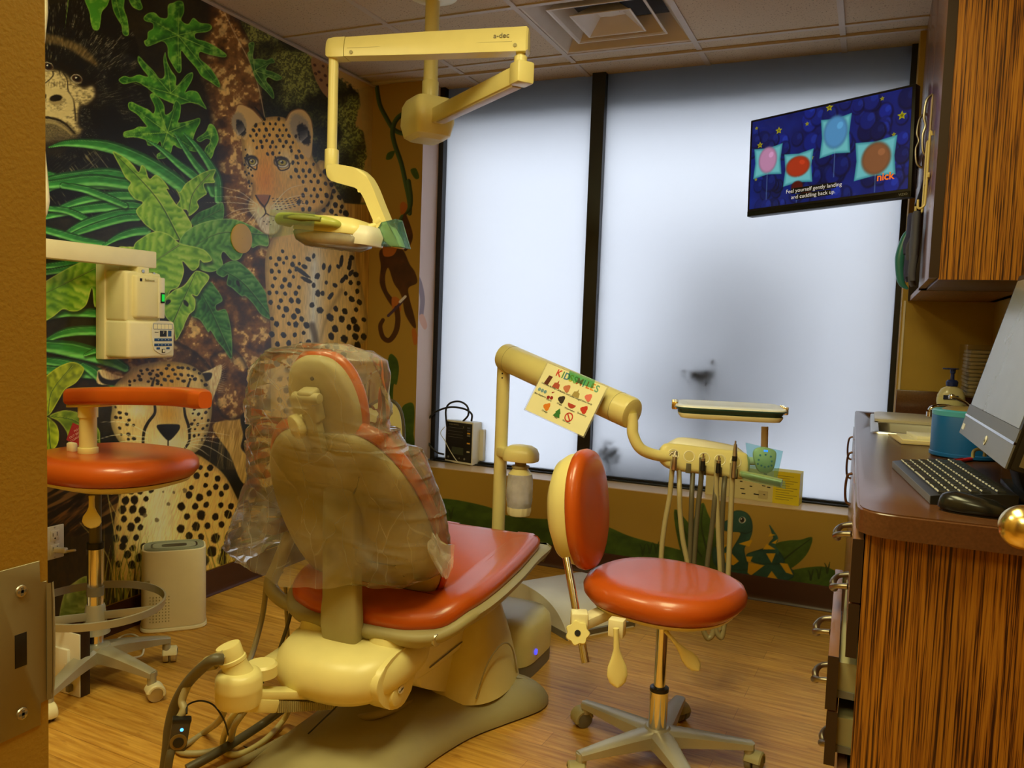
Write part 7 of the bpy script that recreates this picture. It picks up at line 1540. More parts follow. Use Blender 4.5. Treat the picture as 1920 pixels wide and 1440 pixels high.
# door with knob on the right of the doorway, strike plate on the left jamb
dr_ = bpy.data.objects.new('door_1', None); COL.objects.link(dr_); dr_.location = (.26, .8, 0); dr_['kind'] = 'structure'; dr_['label'] = 'open door at the right edge with round brass knob'
obj('leaf', box(NB(), (.240, .42, .01), (.278, 1.18, 2.07), .002), mat('door_brown', S(150, 110, 60), .5), dr_)
kc = at(1921, 989, y=1.115); bm = NB(); lathe(bm, [(.0265 * math.cos(t), .0265 * math.sin(t) * 1.05) for t in np.linspace(-math.pi / 2 + .02, math.pi / 2 * .62, 16)] + [(.012, .024), (.011, .030), (.024, .036), (.026, .045)], kc, (1, 0, 0), 40); obj('door_knob', bm, M_brass, dr_)
M_jamb = mat('mustard_door_jamb', S(160, 128, 36), .5)
ja = bpy.data.objects.new('door_2', None); COL.objects.link(ja); ja.location = (-.55, .35, 0); ja['kind'] = 'structure'; ja['label'] = 'mustard door jamb with metal strike plate at the left edge'
obj('jamb', box(NB(), (-.56, .28, 0), (-.531, .3925, 2.1), .001), M_jamb, ja)
sp_ = obj('strike_plate', prism(NB(), [(-.531, .352, .9255), (-.531, .3865, .9255), (-.531, .3865, .942), (-.531, .392, .942), (-.531, .392, 1.03), (-.531, .3865, 1.03), (-.531, .3865, 1.046), (-.531, .352, 1.046)], (.0016, 0, 0), .0004), mat('satin_nickel', S(150, 140, 110), .45, metal=.4), ja)
obj('latch_hole', box(NB(), (-.5298, .3675, .974), (-.5292, .3765, .998), .003), M_dark, ja)
for z in (1.028, .940):
    q = obj('screw', lathe(NB(), [(.0044, 0), (.0040, .0010), (.002, .0014)], (-.5294, .3725, z), (1, 0, 0), 20), M_steel, ja)
    bm = box(NB(), (-.5282, .3715, z - .003), (-.5279, .3735, z + .003)); box(bm, (-.5282, .3695, z - .001), (-.5279, .3755, z + .001)); obj('screw_slot', bm, M_grey, q)
obj('strike_lip', tube(NB(), [(-.5295, .3915, .985), (-.5285, .395, .985), (-.530, .3975, .985)], .0012, 8, sx=36, up=(0, 1, 0)), mat('satin_nickel', S(160, 148, 110), .45), ja)
# ------------------------------------------------------------------ things on the counter
CZ = .9085
kb = thing('keyboard', (.165, 2.05, CZ), 'black computer keyboard lying askew on the counter beside the mouse', 'keyboard')
K0, K1, K2 = at(1670, 862, z=CZ + .015), at(1755, 940, z=CZ + .015), at(1888, 942, z=CZ + .015)
ka = (K0 - K1); ka.z = 0; LEN = .455; ka.normalize(); K1 = K1 + ka * .048; kc_ = Vector((ka.y, -ka.x, 0)); WID = .15
def kq(u, v, h): return K1 + ka * u + kc_ * v + Vector((0, 0, h - .015))
bm = NB(); prof = [(0, 0), (0, .016), (.02, .020), (WID - .02, .030), (WID, .030), (WID, 0)]
loft(bm, [[kq(u, v, h) for v, h in prof] for u in (0, LEN)]); obj('case', bm, M_dark, kb, 30)
bm = NB(); loft(bm, [[kq(u, v, h) for v, h in ((-.0008, .001), (-.0008, .0155), (.003, .0165), (.003, .001))] for u in (0.002, LEN - .002)]); obj('front_edge', bm, mat('grey_front_edge', S(96, 92, 88), .35), kb)
M_key = mat('black_key', S(34, 33, 32), .35); M_kl = mat('key_print', S(200, 196, 186), .5)
def kh(v): return .0185 + (v - .02) / (WID - .04) * .010
rows = [(.024, 10), (.043, 15), (.062, 15), (.081, 16), (.100, 17), (.126, 18)]
for ri, (v, nk) in enumerate(rows):
    step = (LEN - .03) / nk
    for i in range(nk):
        u = .015 + step * (i + .5); w = step - .0035
        if ri == 0 and i in (3, 4, 5):
            if i != 4: continue
            w = step * 3 - .0035
        bm = NB(); h = kh(v)
        loft(bm, [[kq(u + a * w / 2 * s, v + b * .0078 * s, h + q) for a, b in ((-1, -1), (1, -1), (1, 1), (-1, 1))] for s, q in ((1, 0), (1, .003), (.8, .0065))])
        k_ = obj('key', bm, M_key, kb, flat=True)
        bm = NB(); loft(bm, [[kq(u + a * w / 2 * s * (.86 if w > .03 else .62), v - .0072 + b * .0014, h + q + .0035) for a, b in ((-1, -1), (1, -1), (1, 1), (-1, 1))] for s, q in ((1, 0), (.9, .0022))]); obj('key_edge', bm, M_kl, k_, flat=True)
ms = thing('computer_mouse', (.2, 1.74, CZ), 'black computer mouse in front of the keyboard', 'computer mouse')
m0 = at(1824, 962, z=CZ); md_ = (at(1890, 968, z=CZ) - at(1765, 950, z=CZ)); md_.z = 0; md_.normalize(); mn = Vector((-md_.y, md_.x, 0))
def mring(k, z, a=.058, b=.031): return [m0 + mn * -.004 + md_ * (x - .0) + mn * y + Vector((0, 0, z)) for x, y in sell(a * k, b * k, 2.4, 36)]
bm = NB(); rings = [mring(.90, .002), mring(1.0, .006)]
for k, z in ((1.0, .012), (.97, .019), (.88, .026), (.70, .031), (.42, .034)):
    rings.append([m0 + mn * -.004 + md_ * (x - .008 * (1 - k)) + mn * y + Vector((0, 0, z - (x + .0) * .10 * (z / .034))) for x, y in sell(.058 * k, .031 * k, 2.3, 36)])
loft(bm, rings); obj('shell', bm, mat('glossy_black', S(24, 23, 21), .22), ms, 60)
obj('sole', loft(NB(), [mring(.88, 0.0), mring(.88, .003)]), M_dark, ms)
# all-in-one computer
mo = thing('desktop_computer', (.25, 2.0, CZ), 'grey all-in-one computer on the counter, its screen tilted up and facing the chair', 'computer')
F_, N_ = at(1800, 811, z=1.0), at(1886, 879, z=1.0); mu = (F_ - N_).normalized(); tilt = math.radians(14.5)
side_ = Vector((mu.y, -mu.x, 0)); side_ = side_ if side_.x > 0 else -side_
mv = (Vector((0, 0, 1)) * math.cos(tilt) + side_ * math.sin(tilt)).normalized(); mn_ = (side_ * math.cos(tilt) - Vector((0, 0, 1)) * math.sin(tilt)).normalized(); ML = (F_ - N_).length; MH = .40
def mq(u, v, h): return N_ + mu * u + mv * v + mn_ * h
Rm = fromaxes(mu, mn_, mv)
def mbox(u0, u1, v0, v1, h0, h1, bev=.0): return obox(NB(), mq((u0 + u1) / 2, (v0 + v1) / 2, (h0 + h1) / 2), (abs(u1 - u0), abs(h1 - h0), abs(v1 - v0)), Rm, bev)
obj('rear_housing', mbox(0, ML, .0, MH, .004, .055, .006), M_dark, mo)
obj('side_band', mbox(-.001, .003, .01, MH, .018, .040), mat('brown_grey_band', S(110, 96, 66), .35), mo)
obj('bezel', mbox(0, ML, 0.0, MH, 0, .006, .001), M_dark, mo)
obj('screen', mbox(.014, ML - .014, .075, MH - .015, -.0012, .001), mat('dark_glass_screen', S(120, 122, 124), .22, spec=.8), mo, flat=True)
obj('chin', mbox(.0, ML, .0, .045, -.002, .001), mat('grey_chin', S(112, 110, 106), .35, metal=.3), mo)
obj('chin_strip', mbox(.0, ML, .045, .050, -.003, .001), M_chrome, mo)
obj('upper_chin', mbox(.0, ML, .050, .074, -.002, .001), mat('dark_grey_chin', S(84, 82, 80), .4), mo)
lg = mq(ML * .42, .022, -.0025); bm = NB(); lathe(bm, [(.010, 0), (.010, .0012)], lg, -mn_, 24); obj('round_logo', bm, M_white, mo); text('logo_letters', 'hp', .013, lg - mn_ * .0016, -mu, mv, M_grey, mo)
obj('sticker', mbox(ML - .045, ML - .015, .012, .026, -.003, -.002), M_white, mo, flat=True)
pw = mq(-.0015, .055, .029); obj('power_button', mbox(-.0028, -.001, .038, .068, .021, .037), M_dkbrown, mo); text('power_symbol', 'G', .012, pw + mu * -.0018, mn_, mv, M_tan, mo)
st0 = mq(ML / 2, .03, .05); bm = NB(); bar(bm, (st0.x + .03, st0.y, CZ + .012), st0, .14, .016, .003); obj('stand_neck', bm, M_dark, mo)
obj('stand_base', box(NB(), (st0.x + .005, st0.y - .13, CZ), (min(st0.x + .14, XR - .03), st0.y + .13, CZ + .012), .003), M_dark, mo)
bm = NB(); tube(bm, [at(1824, 858, y=2.2), at(1826, 846, y=2.2), at(1836, 842, y=2.2), at(1846, 846, y=2.2), at(1846, 856, y=2.2)], .004, 8); tag(obj('cable_loop', bm, M_tan), 'small tan cable loop just below the computer screen', 'cable')
# blue tub
tb = thing('blue_tub', (.262, 2.52, CZ), 'teal-blue cylindrical tub of wipes on the counter between the keyboard and sink', 'tub')
tc2 = at(1790, 862, z=CZ) + Vector((.03, .085, 0))
bm = NB(); lathe(bm, [(.082, 0), (.088, .004), (.088, .012), (.086, .014), (.086, .120), (.084, .124)], tc2, seg=48); obj('body', bm, M_blue, tb)
bm = NB(); lathe(bm, [(.085, .112), (.0865, .114), (.0865, .126), (.080, .130), (.030, .129)], tc2, seg=48); obj('rim', bm, mat('light_teal_rim', S(70, 150, 176), .25), tb)
bm = NB(); lathe(bm, [(.066, .1285), (.050, .136), (.012, .138)], tc2, seg=36); obj('lid_centre', bm, mat('olive_lid', S(130, 112, 70), .35), tb)
text('wrap_lettering', 'WIPES', .02, tc2 + Vector((-.03, -.0815, .06)), (1, -.35, 0), (0, 0, 1), mat('wrap_print', S(40, 120, 160), .4), tb) if False else None
# soap bottle
sc_ = Vector((.292, 3.45, CZ)); sp2 = thing('soap_bottle', sc_, 'clear hand soap bottle with navy pump standing behind the faucet', 'soap bottle')
def sr(a, b, z): return [(sc_.x + x, sc_.y + y, sc_.z + z) for x, y in sell(a, b, 2.3, 36)]
obj('body', loft(NB(), [sr(.034, .022, 0), sr(.040, .026, .006), sr(.041, .026, .05), sr(.048, .028, .09), sr(.047, .027, .115), sr(.036, .022, .138), sr(.018, .015, .148), sr(.015, .015, .155)]), mat('milky_soap', S(214, 204, 160), .2, alpha=.9), sp2, 60)
obj('label', loft(NB(), [sr(.0425, .0275, .05), sr(.0425, .0275, .052), sr(.0485, .0288, .092), sr(.0480, .0285, .106)], False), mat('soap_label', S(206, 200, 150), .5), sp2, 60)
obj('brand_band', prism(NB(), [sc_ + Vector((-.028, -.0295, .100)), sc_ + Vector((.022, -.0295, .100)), sc_ + Vector((.022, -.0295, .116)), sc_ + Vector((-.028, -.0295, .116))], (0, -.001, 0)), mat('navy_band', S(30, 36, 70), .5), sp2, flat=True)
text('brand_lettering', 'Soft', .013, sc_ + Vector((-.003, -.031, .108)), (1, 0, 0), (0, 0, 1), M_white, sp2)
M_navy = mat('navy_pump', S(34, 48, 110), .35)
bm = NB(); lathe(bm, [(.020, .150), (.021, .165), (.016, .172), (.007, .174), (.006, .195), (.009, .198), (.010, .212), (.020, .213), (.020, .216)], sc_, seg=26); obox(bm, sc_ + Vector((-.012, 0, .214)), (.045, .012, .006), None, .002); obj('pump', bm, M_navy, sp2)
# second bottle
sc2 = Vector((.382, 3.30, CZ)); s3 = thing('lotion_bottle', sc2, 'white bottle with navy label half hidden behind the computer', 'bottle')
obj('body', lathe(NB(), [(.026, 0), (.028, .005), (.028, .095), (.020, .108), (.012, .112)], sc2, seg=28), M_white, s3)
obj('label', lathe(NB(), [(.0285, .03), (.0285, .09)], sc2, seg=28, cap=False), mat('navy_label', S(26, 34, 80), .5), s3)
bm = NB(); lathe(bm, [(.013, .110), (.013, .128), (.008, .13), (.008, .150)], sc2, seg=20); obox(bm, sc2 + Vector((-.008, 0, .150)), (.03, .012, .01), None, .003); obj('cap', bm, M_white, s3)
# paper towel dispenser
pd = thing('towel_dispenser', (.43, 3.60, 1.05), 'clear acrylic dispenser full of folded paper towels on the right wall', 'dispenser')
M_acr = clear_film('clear_acrylic', (.97, .96, .93), .08, .06, (.8, .78, .7))
obj('case', box(NB(), (.335, 3.47, 1.018), (XR - .005, 3.75, 1.215), .002), M_acr, pd)
for i in range(12): obj('folded_towel', box(NB(), (.345 + (i % 3) * .002, 3.48, 1.022 + i * .0145), (XR - .012, 3.74, 1.035 + i * .0145), .005), mat('brown_paper_towel', S(196, 180, 146), .8), pd)
# note pads
npd = thing('note_pad', (.15, 2.9, CZ), 'tan card sheets lying on the counter in front of the sink', 'note pad')
n0 = at(1712, 826, z=CZ); 
obj('backing', obox(NB(), n0 + Vector((.02, 0, .003)), (.15, .22, .005), rotm('Z', .15), .0005), mat('tan_card', S(206, 184, 130), .6), npd, flat=True)
obj('top_sheet', obox(NB(), n0 + Vector((.026, .02, .0075)), (.13, .16, .004), rotm('Z', .08), .0005), M_cream2, npd, flat=True)
wp = obj('note_pad', obox(NB(), n0 + Vector((.045, .03, .0145)), (.10, .13, .010), rotm('Z', .2), .001), mat('white_paper_block', S(226, 220, 196), .6), None); tag(wp, 'thick white paper pad on top of the tan card sheets', 'note pad')
# red pen
pe = thing('pen', at(1810, 861, z=CZ + .006), 'red pen lying on the counter between the keyboard and the blue tub', 'pen')
q0, q1 = at(1782, 866, z=CZ + .006), at(1838, 858, z=CZ + .006); dq = q1 - q0
obj('barrel', cyl(NB(), q0 + dq * .12, q1 - dq * .1, .005, .005, 14), mat('red_pen', S(190, 30, 20), .3), pe); obj('tip', cyl(NB(), q1 - dq * .1, q1, .0045, .001, 12), M_dred, pe); obj('clip', bar(NB(), q0 + dq * .1 + Vector((0, 0, .006)), q0 + dq * .4 + Vector((0, 0, .006)), .003, .0015, 0), M_dred, pe); obj('button', cyl(NB(), q0, q0 + dq * .12, .0035, .0045, 12), M_dark, pe)
# gloves, hooks and papers hanging on the cabinet doors
hk = thing('hook_rack', (UX - .02, 2.86, 1.75), 'cream over-door hook rack hanging on the nearest wall cabinet door', 'hook rack')
for y in (2.78, 2.92):
    bm = NB(); x = UX - .023; tube(bm, [(x, y, 1.84), (x - .006, y, 1.84), (x - .006, y, 1.66), (x - .010, y, 1.63), (x - .024, y, 1.625), (x - .026, y, 1.65)], .0035, 8, 6); obj('hook', bm, mat('cream_brass_hook', S(206, 186, 120), .35), hk)
bm = NB(); bar(bm, (UX - .026, 2.76, 1.72), (UX - .026, 2.94, 1.72), .006, .014, .001); obj('bar', bm, mat('cream_brass_hook', S(206, 186, 120), .35), hk)
def glove(name, c, col, ln, lbl, flip=1):
    t = thing(name, c, lbl, 'glove'); m_ = mat(name + '_' + str(int(c[1] * 100)), S(*col), .75, bump=.3, bscale=500)
    c = V3(c); bm = NB()
    def blob(pts, r, sx=.5): tube(bm, [c + Vector(p) for p in pts], r, 12, 6, sx=1.0)
    loft(bm, [[c + Vector((.014 * k2 * math.cos(a), w * math.sin(a), -h)) for a in np.linspace(0, 2 * math.pi, 21)[:-1]] for w, h, k2 in ((.030, 0, .8), (.034, .01, 1), (.033, .05, 1), (.042, .09, 1.1), (.048, .13, 1.1), (.046, .16, .9))]); obj('cuff_and_palm', bm, m_, t, 60)
    for i, (y, l) in enumerate(((-.034, .065), (-.012, .08), (.011, .075), (.033, .055))):
        bm = NB(); tube(bm, [c + Vector((0, y, -.14)), c + Vector((-.003, y * 1.05, -.16 - l * .5)), c + Vector((.004 * (i % 2), y * 1.1, -.155 - l))], [.0115, .0115, .009], 10); obj('finger', bm, m_, t, 60)
    bm = NB(); tube(bm, [c + Vector((-.004, flip * .038, -.08)), c + Vector((-.012, flip * .062, -.11)), c + Vector((-.012, flip * .07, -.145))], [.012, .012, .009], 10); obj('thumb', bm, m_, t, 60)
glove('work_glove', (UX - .045, 2.90, 1.63), (70, 70, 86), .2, 'grey fabric glove hanging nearest from the cream hook rack')
glove('work_glove', (UX - .05, 3.16, 1.66), (52, 54, 92), .2, 'navy fabric glove hanging behind the grey glove', -1)
bm = NB(); tube(bm, [(UX - .03, 3.50, 1.66), (UX - .055, 3.50, 1.62), (UX - .07, 3.50, 1.54), (UX - .06, 3.5, 1.45), (UX - .035, 3.5, 1.42)], [.004, .014, .018, .014, .004], 12); tag(obj('eye_shield', bm, mat('teal_shield', S(60, 130, 130), .3)), 'curved teal shield hanging next to the gloves by the window', 'eye shield')
bm = NB(); box(bm, (UX - .0235, 2.93, 1.88), (UX - .0215, 3.0, 2.0), .0); tag(obj('door_sticker', bm, mat('pale_sticker', S(210, 190, 160), .6), flat=True), 'pale paper sticker on the nearest wall cabinet door', 'sticker')
# ------------------------------------------------------------------ television
TR_, BR_ = dp(1715, 157, 3.03), dp(1710, 368, 3.03); TL_, BL_ = dp(1401, 227, 3.56), dp(1406, 406, 3.56)
tu_ = ((TR_ - TL_) + (BR_ - BL_)).normalized(); tv_ = ((TR_ - BR_) + (TL_ - BL_)); tv_ = (tv_ - tu_ * tv_.dot(tu_)).normalized(); tn_ = tu_.cross(tv_)
tcn = (TR_ + BR_ + TL_ + BL_) / 4; TW = ((TR_ - TL_).length + (BR_ - BL_).length) / 2; TH = ((TR_ - BR_).length + (TL_ - BL_).length) / 2
def tq_(u, v, h): return tcn + tu_ * (u * TW / 2) + tv_ * (v * TH / 2) + tn_ * h
Rt_ = fromaxes(tu_, tn_, tv_)
Rt_ = fromaxes(tu_, tv_, tn_)
tvo = thing('television', tcn, 'flat black television tilted down beside the wall cabinets, showing a blue picture with pillows', 'television')
obj('casing', obox(NB(), tcn - tn_ * .022, (TW, TH, .04), Rt_, .004), M_dark, tvo)
obj('bezel_lower', obox(NB(), tq_(0, -.945, .0005), (TW * .99, TH * .05, .002), Rt_), mat('gloss_black', S(14, 13, 14), .15), tvo, flat=True)
scw, sch = .965, .90
def paint_tv():
    nx, ny = 420, 240
    s, t = np.meshgrid(np.linspace(-1, 1, nx), np.linspace(-1, 1, ny)); s, t = s.ravel(), t.ravel()
    P = np.array(tcn)[None] + np.outer(s * scw * TW / 2, tu_) + np.outer((t * sch * .5 * TH + TH * .025), tv_) + np.array(tn_)[None] * .0006
    cv = Canvas(P, (16, 30, 120)); cv.U, cv.V = (s + 1) * 100, (1 - t) * 57; u, v = cv.U, cv.V
    cv.c = mixc(C(6, 14, 74), C(18, 46, 150), fbm(u, v, 26, 5, 3))
    rnd = random.Random(8)
    for i in range(90):
        x, y, r = rnd.random() * 205 - 2, rnd.random() * 118 - 2, 6 + rnd.random() * 5
        b = .55 + rnd.random() * .5
        cv.spot(x + .6, y + 1, r * 1.04, r * 1.2, 0, (6 * b, 10 * b, 60 * b), 0); cv.spot(x, y, r * .95, r * 1.12, 0, (14 * b, 36 * b, 138 * b), 0); cv.spot(x + r * .35, y - r * .3, r * .38, r * .5, .4, (34 * b, 66 * b, 186 * b), 0, .6); cv.line([(x + r * .7, y - r * .3), (x + r * .8, y + r * .3)], .3, (60, 100, 200), .5)
    star = lambda x, y, r: [(x + r * (1 if k % 2 == 0 else .45) * math.sin(k * math.pi / 5), y - r * (1 if k % 2 == 0 else .45) * math.cos(k * math.pi / 5)) for k in range(10)]
    for x, y, r in ((6, 9, 2.6), (38, 18, 5), (76, 17, 3), (124, 20, 2), (104, 3, 5), (167, 6, 2.8), (190, 30, 5.5), (182, 50, 2.8), (12, 32, 4.5), (8, 76, 2.4), (108, 56, 4), (84, 60, 3)): 
        cv.poly(star(x, y, r), (196, 184, 20), .4, 1, False); cv.poly(star(x, y, r * .5), (120, 110, 10), .4, 1, False)
    aq = (92, 190, 196); aq2 = (120, 210, 214)
    def pillow(x0, y0, x1, y1):
        m = 2.2; pts = [(x0, y0), ((x0 + x1) / 2, y0 + m), (x1, y0 - 1), (x1 - m, (y0 + y1) / 2), (x1, y1), ((x0 + x1) / 2, y1 - m), (x0, y1 + 1), (x0 + m, (y0 + y1) / 2)]
        def f(u, v, d): return mixc(C(70, 160, 170), C(*aq2), sst(0, 4, d))
        q = []
        for i in range(8): q += [pts[i], ((pts[i][0] * .6 + pts[(i + 1) % 8][0] * .4), (pts[i][1] * .6 + pts[(i + 1) % 8][1] * .4))]
        cv.poly(q, f, .5, 1, False)
    pillow(4, 36, 44, 74); pillow(47, 50, 86, 90); pillow(94, 16, 132, 62); pillow(138, 52, 186, 96)
    # plain balloons resting on the pillows
    for x, y, a, b, c_ in ((24, 53, 13, 17, (214, 150, 190)), (66, 68, 16, 13, (190, 60, 30)), (113, 34, 15, 20, (90, 160, 214)), (163, 74, 17, 19, (150, 96, 60))):
        cv.spot(x, y, a, b, 0, tuple(q * .7 for q in c_), 0); cv.spot(x, y, a * .93, b * .94, 0, c_, 0); cv.spot(x + a * .35, y - b * .35, a * .25, b * .22, .4, tuple(min(255, q * 1.25) for q in c_), 0, .7)
        cv.line([(x, y + b), (x, min(y + b + 34, 113))], .35, (150, 190, 220))
    cv.spot(66, 93, 8, 7, 0, (90, 20, 16), 0); cv.spot(78, 101, 7, 6, 0, (80, 18, 16), 0)
    return grid_mesh('picture', P, nx, ny, cv.c, TVM, tvo)
TVM = bpy.data.materials.new('lit_tv_picture'); TVM.use_nodes = True; _n = TVM.node_tree; _b = _n.nodes['Principled BSDF']; _a = _n.nodes.new('ShaderNodeAttribute'); _a.attribute_name = 'paint'
_n.links.new(_a.outputs['Color'], _b.inputs['Emission Color']); _b.inputs['Emission Strength'].default_value = .62; _b.inputs['Base Color'].default_value = (.01, .01, .012, 1); _b.inputs['Roughness'].default_value = .2
paint_tv()
M_cap = mat('caption_text', S(200, 200, 200), .5, emit=S(190, 190, 190), es=.7); M_blk = mat('caption_box', S(4, 4, 4), .6)
for i, (w, l) in enumerate(((.56, 'Feel yourself gently landing'), (.44, 'and cuddling back up.'))):
    q = tq_(-.12, -.60 - .125 * i, .001); obj('caption_box', obox(NB(), q, (TW * w * .5, TH * .056, .0006), Rt_), M_blk, tvo, flat=True); text('caption_text', l, .0225, q + tn_ * .0006, tu_, tv_, M_cap, tvo, .0001)
text('logo_lettering', 'nick', .040, tq_(.72, -.58, .0015), tu_, tv_, mat('orange_logo', S(226, 110, 20), .5, emit=S(226, 110, 20), es=.7), tvo, .0001, bold=True)
text('maker_lettering', 'VIZIO', .013, tq_(.92, -.945, .002), tu_, tv_, mat('bezel_lettering', S(150, 150, 140), .5), tvo, .0001)
br_ = tcn - tn_ * .05; bm = NB(); obox(bm, br_, (.2, .2, .02), Rt_, .003); bar(bm, br_, (.14, WYB - .03, tcn.z), .04, .05, .004); obj('wall_bracket', bm, M_dark, tvo)
obj('bracket_plate', box(NB(), (.10, WYB - .03, tcn.z - .10), (.19, WYB - .002, tcn.z + .10), .002), M_dark, tvo)
# ------------------------------------------------------------------ sill things
vm = thing('vital_signs_monitor', (-2.08, 4.0, .444), 'white vital signs monitor with black front panel on the window sill', 'medical monitor')
mb0, mb1 = at(836, 866, z=.4435), at(884, 874, z=.4435); mx_ = (mb1 - mb0); mx_.z = 0; mw_ = mx_.length; mx_.normalize(); my_ = Vector((-mx_.y, mx_.x, 0)); mh_ = .235
def vq(u, v, h): return Vector((mb0.x, mb0.y, .4435)) + mx_ * u + my_ * h + Vector((0, 0, v + .004 + h * .0))
RV = fromaxes(mx_, my_, Vector((0, 0, 1)))
def vbox(u0, u1, v0, v1, h0, h1, bev=0): return obox(NB(), vq((u0 + u1) / 2, (v0 + v1) / 2, (h0 + h1) / 2), (u1 - u0, h1 - h0, v1 - v0), RV, bev)
obj('case', vbox(-.004, mw_ + .004, 0, mh_, .004, .12, .006), M_white, vm); obj('front_bezel', vbox(-.006, mw_ + .006, .0, mh_ + .003, -.004, .010, .004), M_white, vm)
fp = obj('front_panel', vbox(0, mw_, .012, mh_ - .006, -.006, -.003, .001), M_dark, vm)
obj('side_module', vbox(mw_ + .003, mw_ + .03, .02, mh_ - .04, .06, .115, .004), M_white, vm)
obj('lcd', vbox(mw_ * .25, mw_ * .70, .05, .09, -.0072, -.006), mat('olive_lcd', S(60, 64, 48), .3), fp, flat=True)
for v, c_ in ((.175, (226, 170, 60)), (.12, (226, 170, 60)), (.072, (200, 190, 160)), (.162, (120, 118, 110)), (.19, (80, 80, 90)), (.205, (90, 90, 100))): obj('button', vbox(mw_ * .83, mw_ * .94, v - .004, v + .004, -.009, -.005, .001), mat('button_%d_%d' % (c_[0], c_[2]), S(*c_), .4), fp)
for v in (.198, .178, .16, .145): obj('panel_line', vbox(mw_ * .08, mw_ * .66, v - .0006, v + .0006, -.0066, -.006), M_grey, fp, flat=True)
for u in (.12, .35, .55, .75): bm = NB(); q = vq(mw_ * u, .03, -.006); cyl(bm, q, q - my_ * .003, .006 if u in (.12, .75) else .004, seg=14); obj('socket', bm, M_grey, fp)
text('panel_lettering', 'PATIENT MONITOR', .008, vq(mw_ * .3, .215, -.0066), mx_, (0, 0, 1), M_tan, fp, .0001)
text('panel_lettering', '%', .014, vq(mw_ * .68, .205, -.0066), mx_, (0, 0, 1), M_tan, fp, .0001)
s0 = 4.02
hose('monitor_cable', [at(838, 800, y=s0), at(836, 770, y=s0), at(844, 756, y=s0), at(862, 753, y=s0), at(876, 762, y=s0), at(878, 778, y=s0), at(868, 790, y=s0)], .0055, M_dark, 'upright black cable loop behind the vital signs monitor', 'cable')
hose('monitor_cable', [at(884, 790, y=s0 - .01), at(884, 776, y=s0 - .01), at(868, 766, y=s0 - .01), at(840, 764, y=s0 - .01), at(812, 776, y=s0 - .01), at(798, 800, y=s0 - .01), at(802, 828, y=s0 - .01), at(818, 847, y=s0 - .01), at(832, 852, y=s0 - .01)], .0055, M_dark, 'wide black cable loop arching left of the vital signs monitor', 'cable')
hose('probe_cable', [at(834, 800, y=3.96), at(826, 812, y=3.95), at(834, 826, y=3.94), at(842, 842, y=3.93), at(852, 858, y=3.92), at(858, 866, y=3.92)], .0022, mat('pale_cable', S(200, 196, 170), .4), 'thin pale cable hanging across the front of the vital signs monitor', 'cable')
pl = thing('power_plug', (-2.29, 3.83, .455), 'dark mains plug with clear tip dangling off the left end of the window sill', 'plug')
a, b = at(788, 864, y=3.842), at(764, 866, y=3.825); bm = NB(); cyl(bm, a, b, .012, .017, 18, bev=.003); obj('body', bm, M_hosed, pl); bm = NB(); d = (b - a).normalized(); cyl(bm, b, b + d * .012, .008, seg=12); obj('prongs', bm, M_chrome, pl)
bm = NB(); tube(bm, [a, at(800, 862, y=3.86), at(815, 861, z=.449), at(832, 862, z=.449)], .0035, 8); obj('lead', bm, M_dark, pl)
# carton
cb0, cb1 = at(1322, 926, z=.4435), at(1497, 949, z=.4435); bx_ = cb1 - cb0; bx_.z = 0; bw_ = bx_.length; bx_.normalize(); by_ = Vector((-bx_.y, bx_.x, 0)); cb = thing('carton', cb0, 'cream and yellow printed carton lying on the window sill at the right', 'box')
def cq(u0, u1, v0, v1, h0, h1, bev=0): return obox(NB(), Vector((cb0.x, cb0.y, .4436)) + bx_ * (u0 + u1) / 2 + by_ * (h0 + h1) / 2 + Vector((0, 0, (v0 + v1) / 2)), (u1 - u0, h1 - h0, v1 - v0), fromaxes(bx_, by_, Vector((0, 0, 1))), bev)
obj('box_body', cq(0, bw_, 0, .15, 0, .085, .001), mat('cream_carton', S(206, 192, 140), .55), cb, flat=True)
obj('yellow_end', cq(bw_ * .73, bw_ * 1.002, -.0, .151, -.0008, .086), mat('yellow_carton', S(220, 196, 30), .5), cb, flat=True)
for i in range(11): obj('printed_line', cq(bw_ * .76, bw_ * (.90 + .04 * (i % 3)), .02 + i * .011, .0225 + i * .011, -.0016, -.0008), mat('olive_print', S(150, 132, 40), .6), cb, flat=True)
rnd = random.Random(3)
for i in range(14): 
    u, v = .28 + rnd.random() * .4, .02 + rnd.random() * .11; obj('printed_mark', cq(bw_ * u, bw_ * u + .008 + rnd.random() * .012, v, v + .003 + rnd.random() * .004, -.0012, -.0006), M_ink, cb, flat=True)
obj('printed_cup', cq(bw_ * .58, bw_ * .68, .012, .05, -.0012, -.0005, .0), mat('pale_print', S(186, 168, 120), .6), cb, flat=True)
# floor junction cover
jn = Vector((-1.405, 3.225, 0)); ju = Vector((.822, -.57, 0)); jv = Vector((.57, .822, 0))
jc = thing('floor_junction_cover', jn, 'white rounded floor junction cover beyond the foot of the dental chair', 'junction cover')
prof = [(0, 0), (0, .085), (.10, .125), (.20, .130), (.30, .122), (.38, .100), (.44, .062), (.475, .020), (.478, 0)]
pf = [(p.x, p.z) for p in crom([(a, 0, b) for a, b in prof[1:-1]], 4)]; pf = [(0, 0)] + pf + [(.478, 0)]
bm = NB(); prism(bm, [jn + ju * a + Vector((0, 0, b)) for a, b in pf], jv * .34, .006); obj('cover', bm, M_white, jc, 40)
bm = NB(); prism(bm, [jn - jv * .002 + ju * (.0 + a) + Vector((0, 0, b)) for a, b in ((.0, 0), (.476, 0), (.482, .028), (.0, .018))], jv * .344); obj('kick_strip', bm, M_grey, jc)
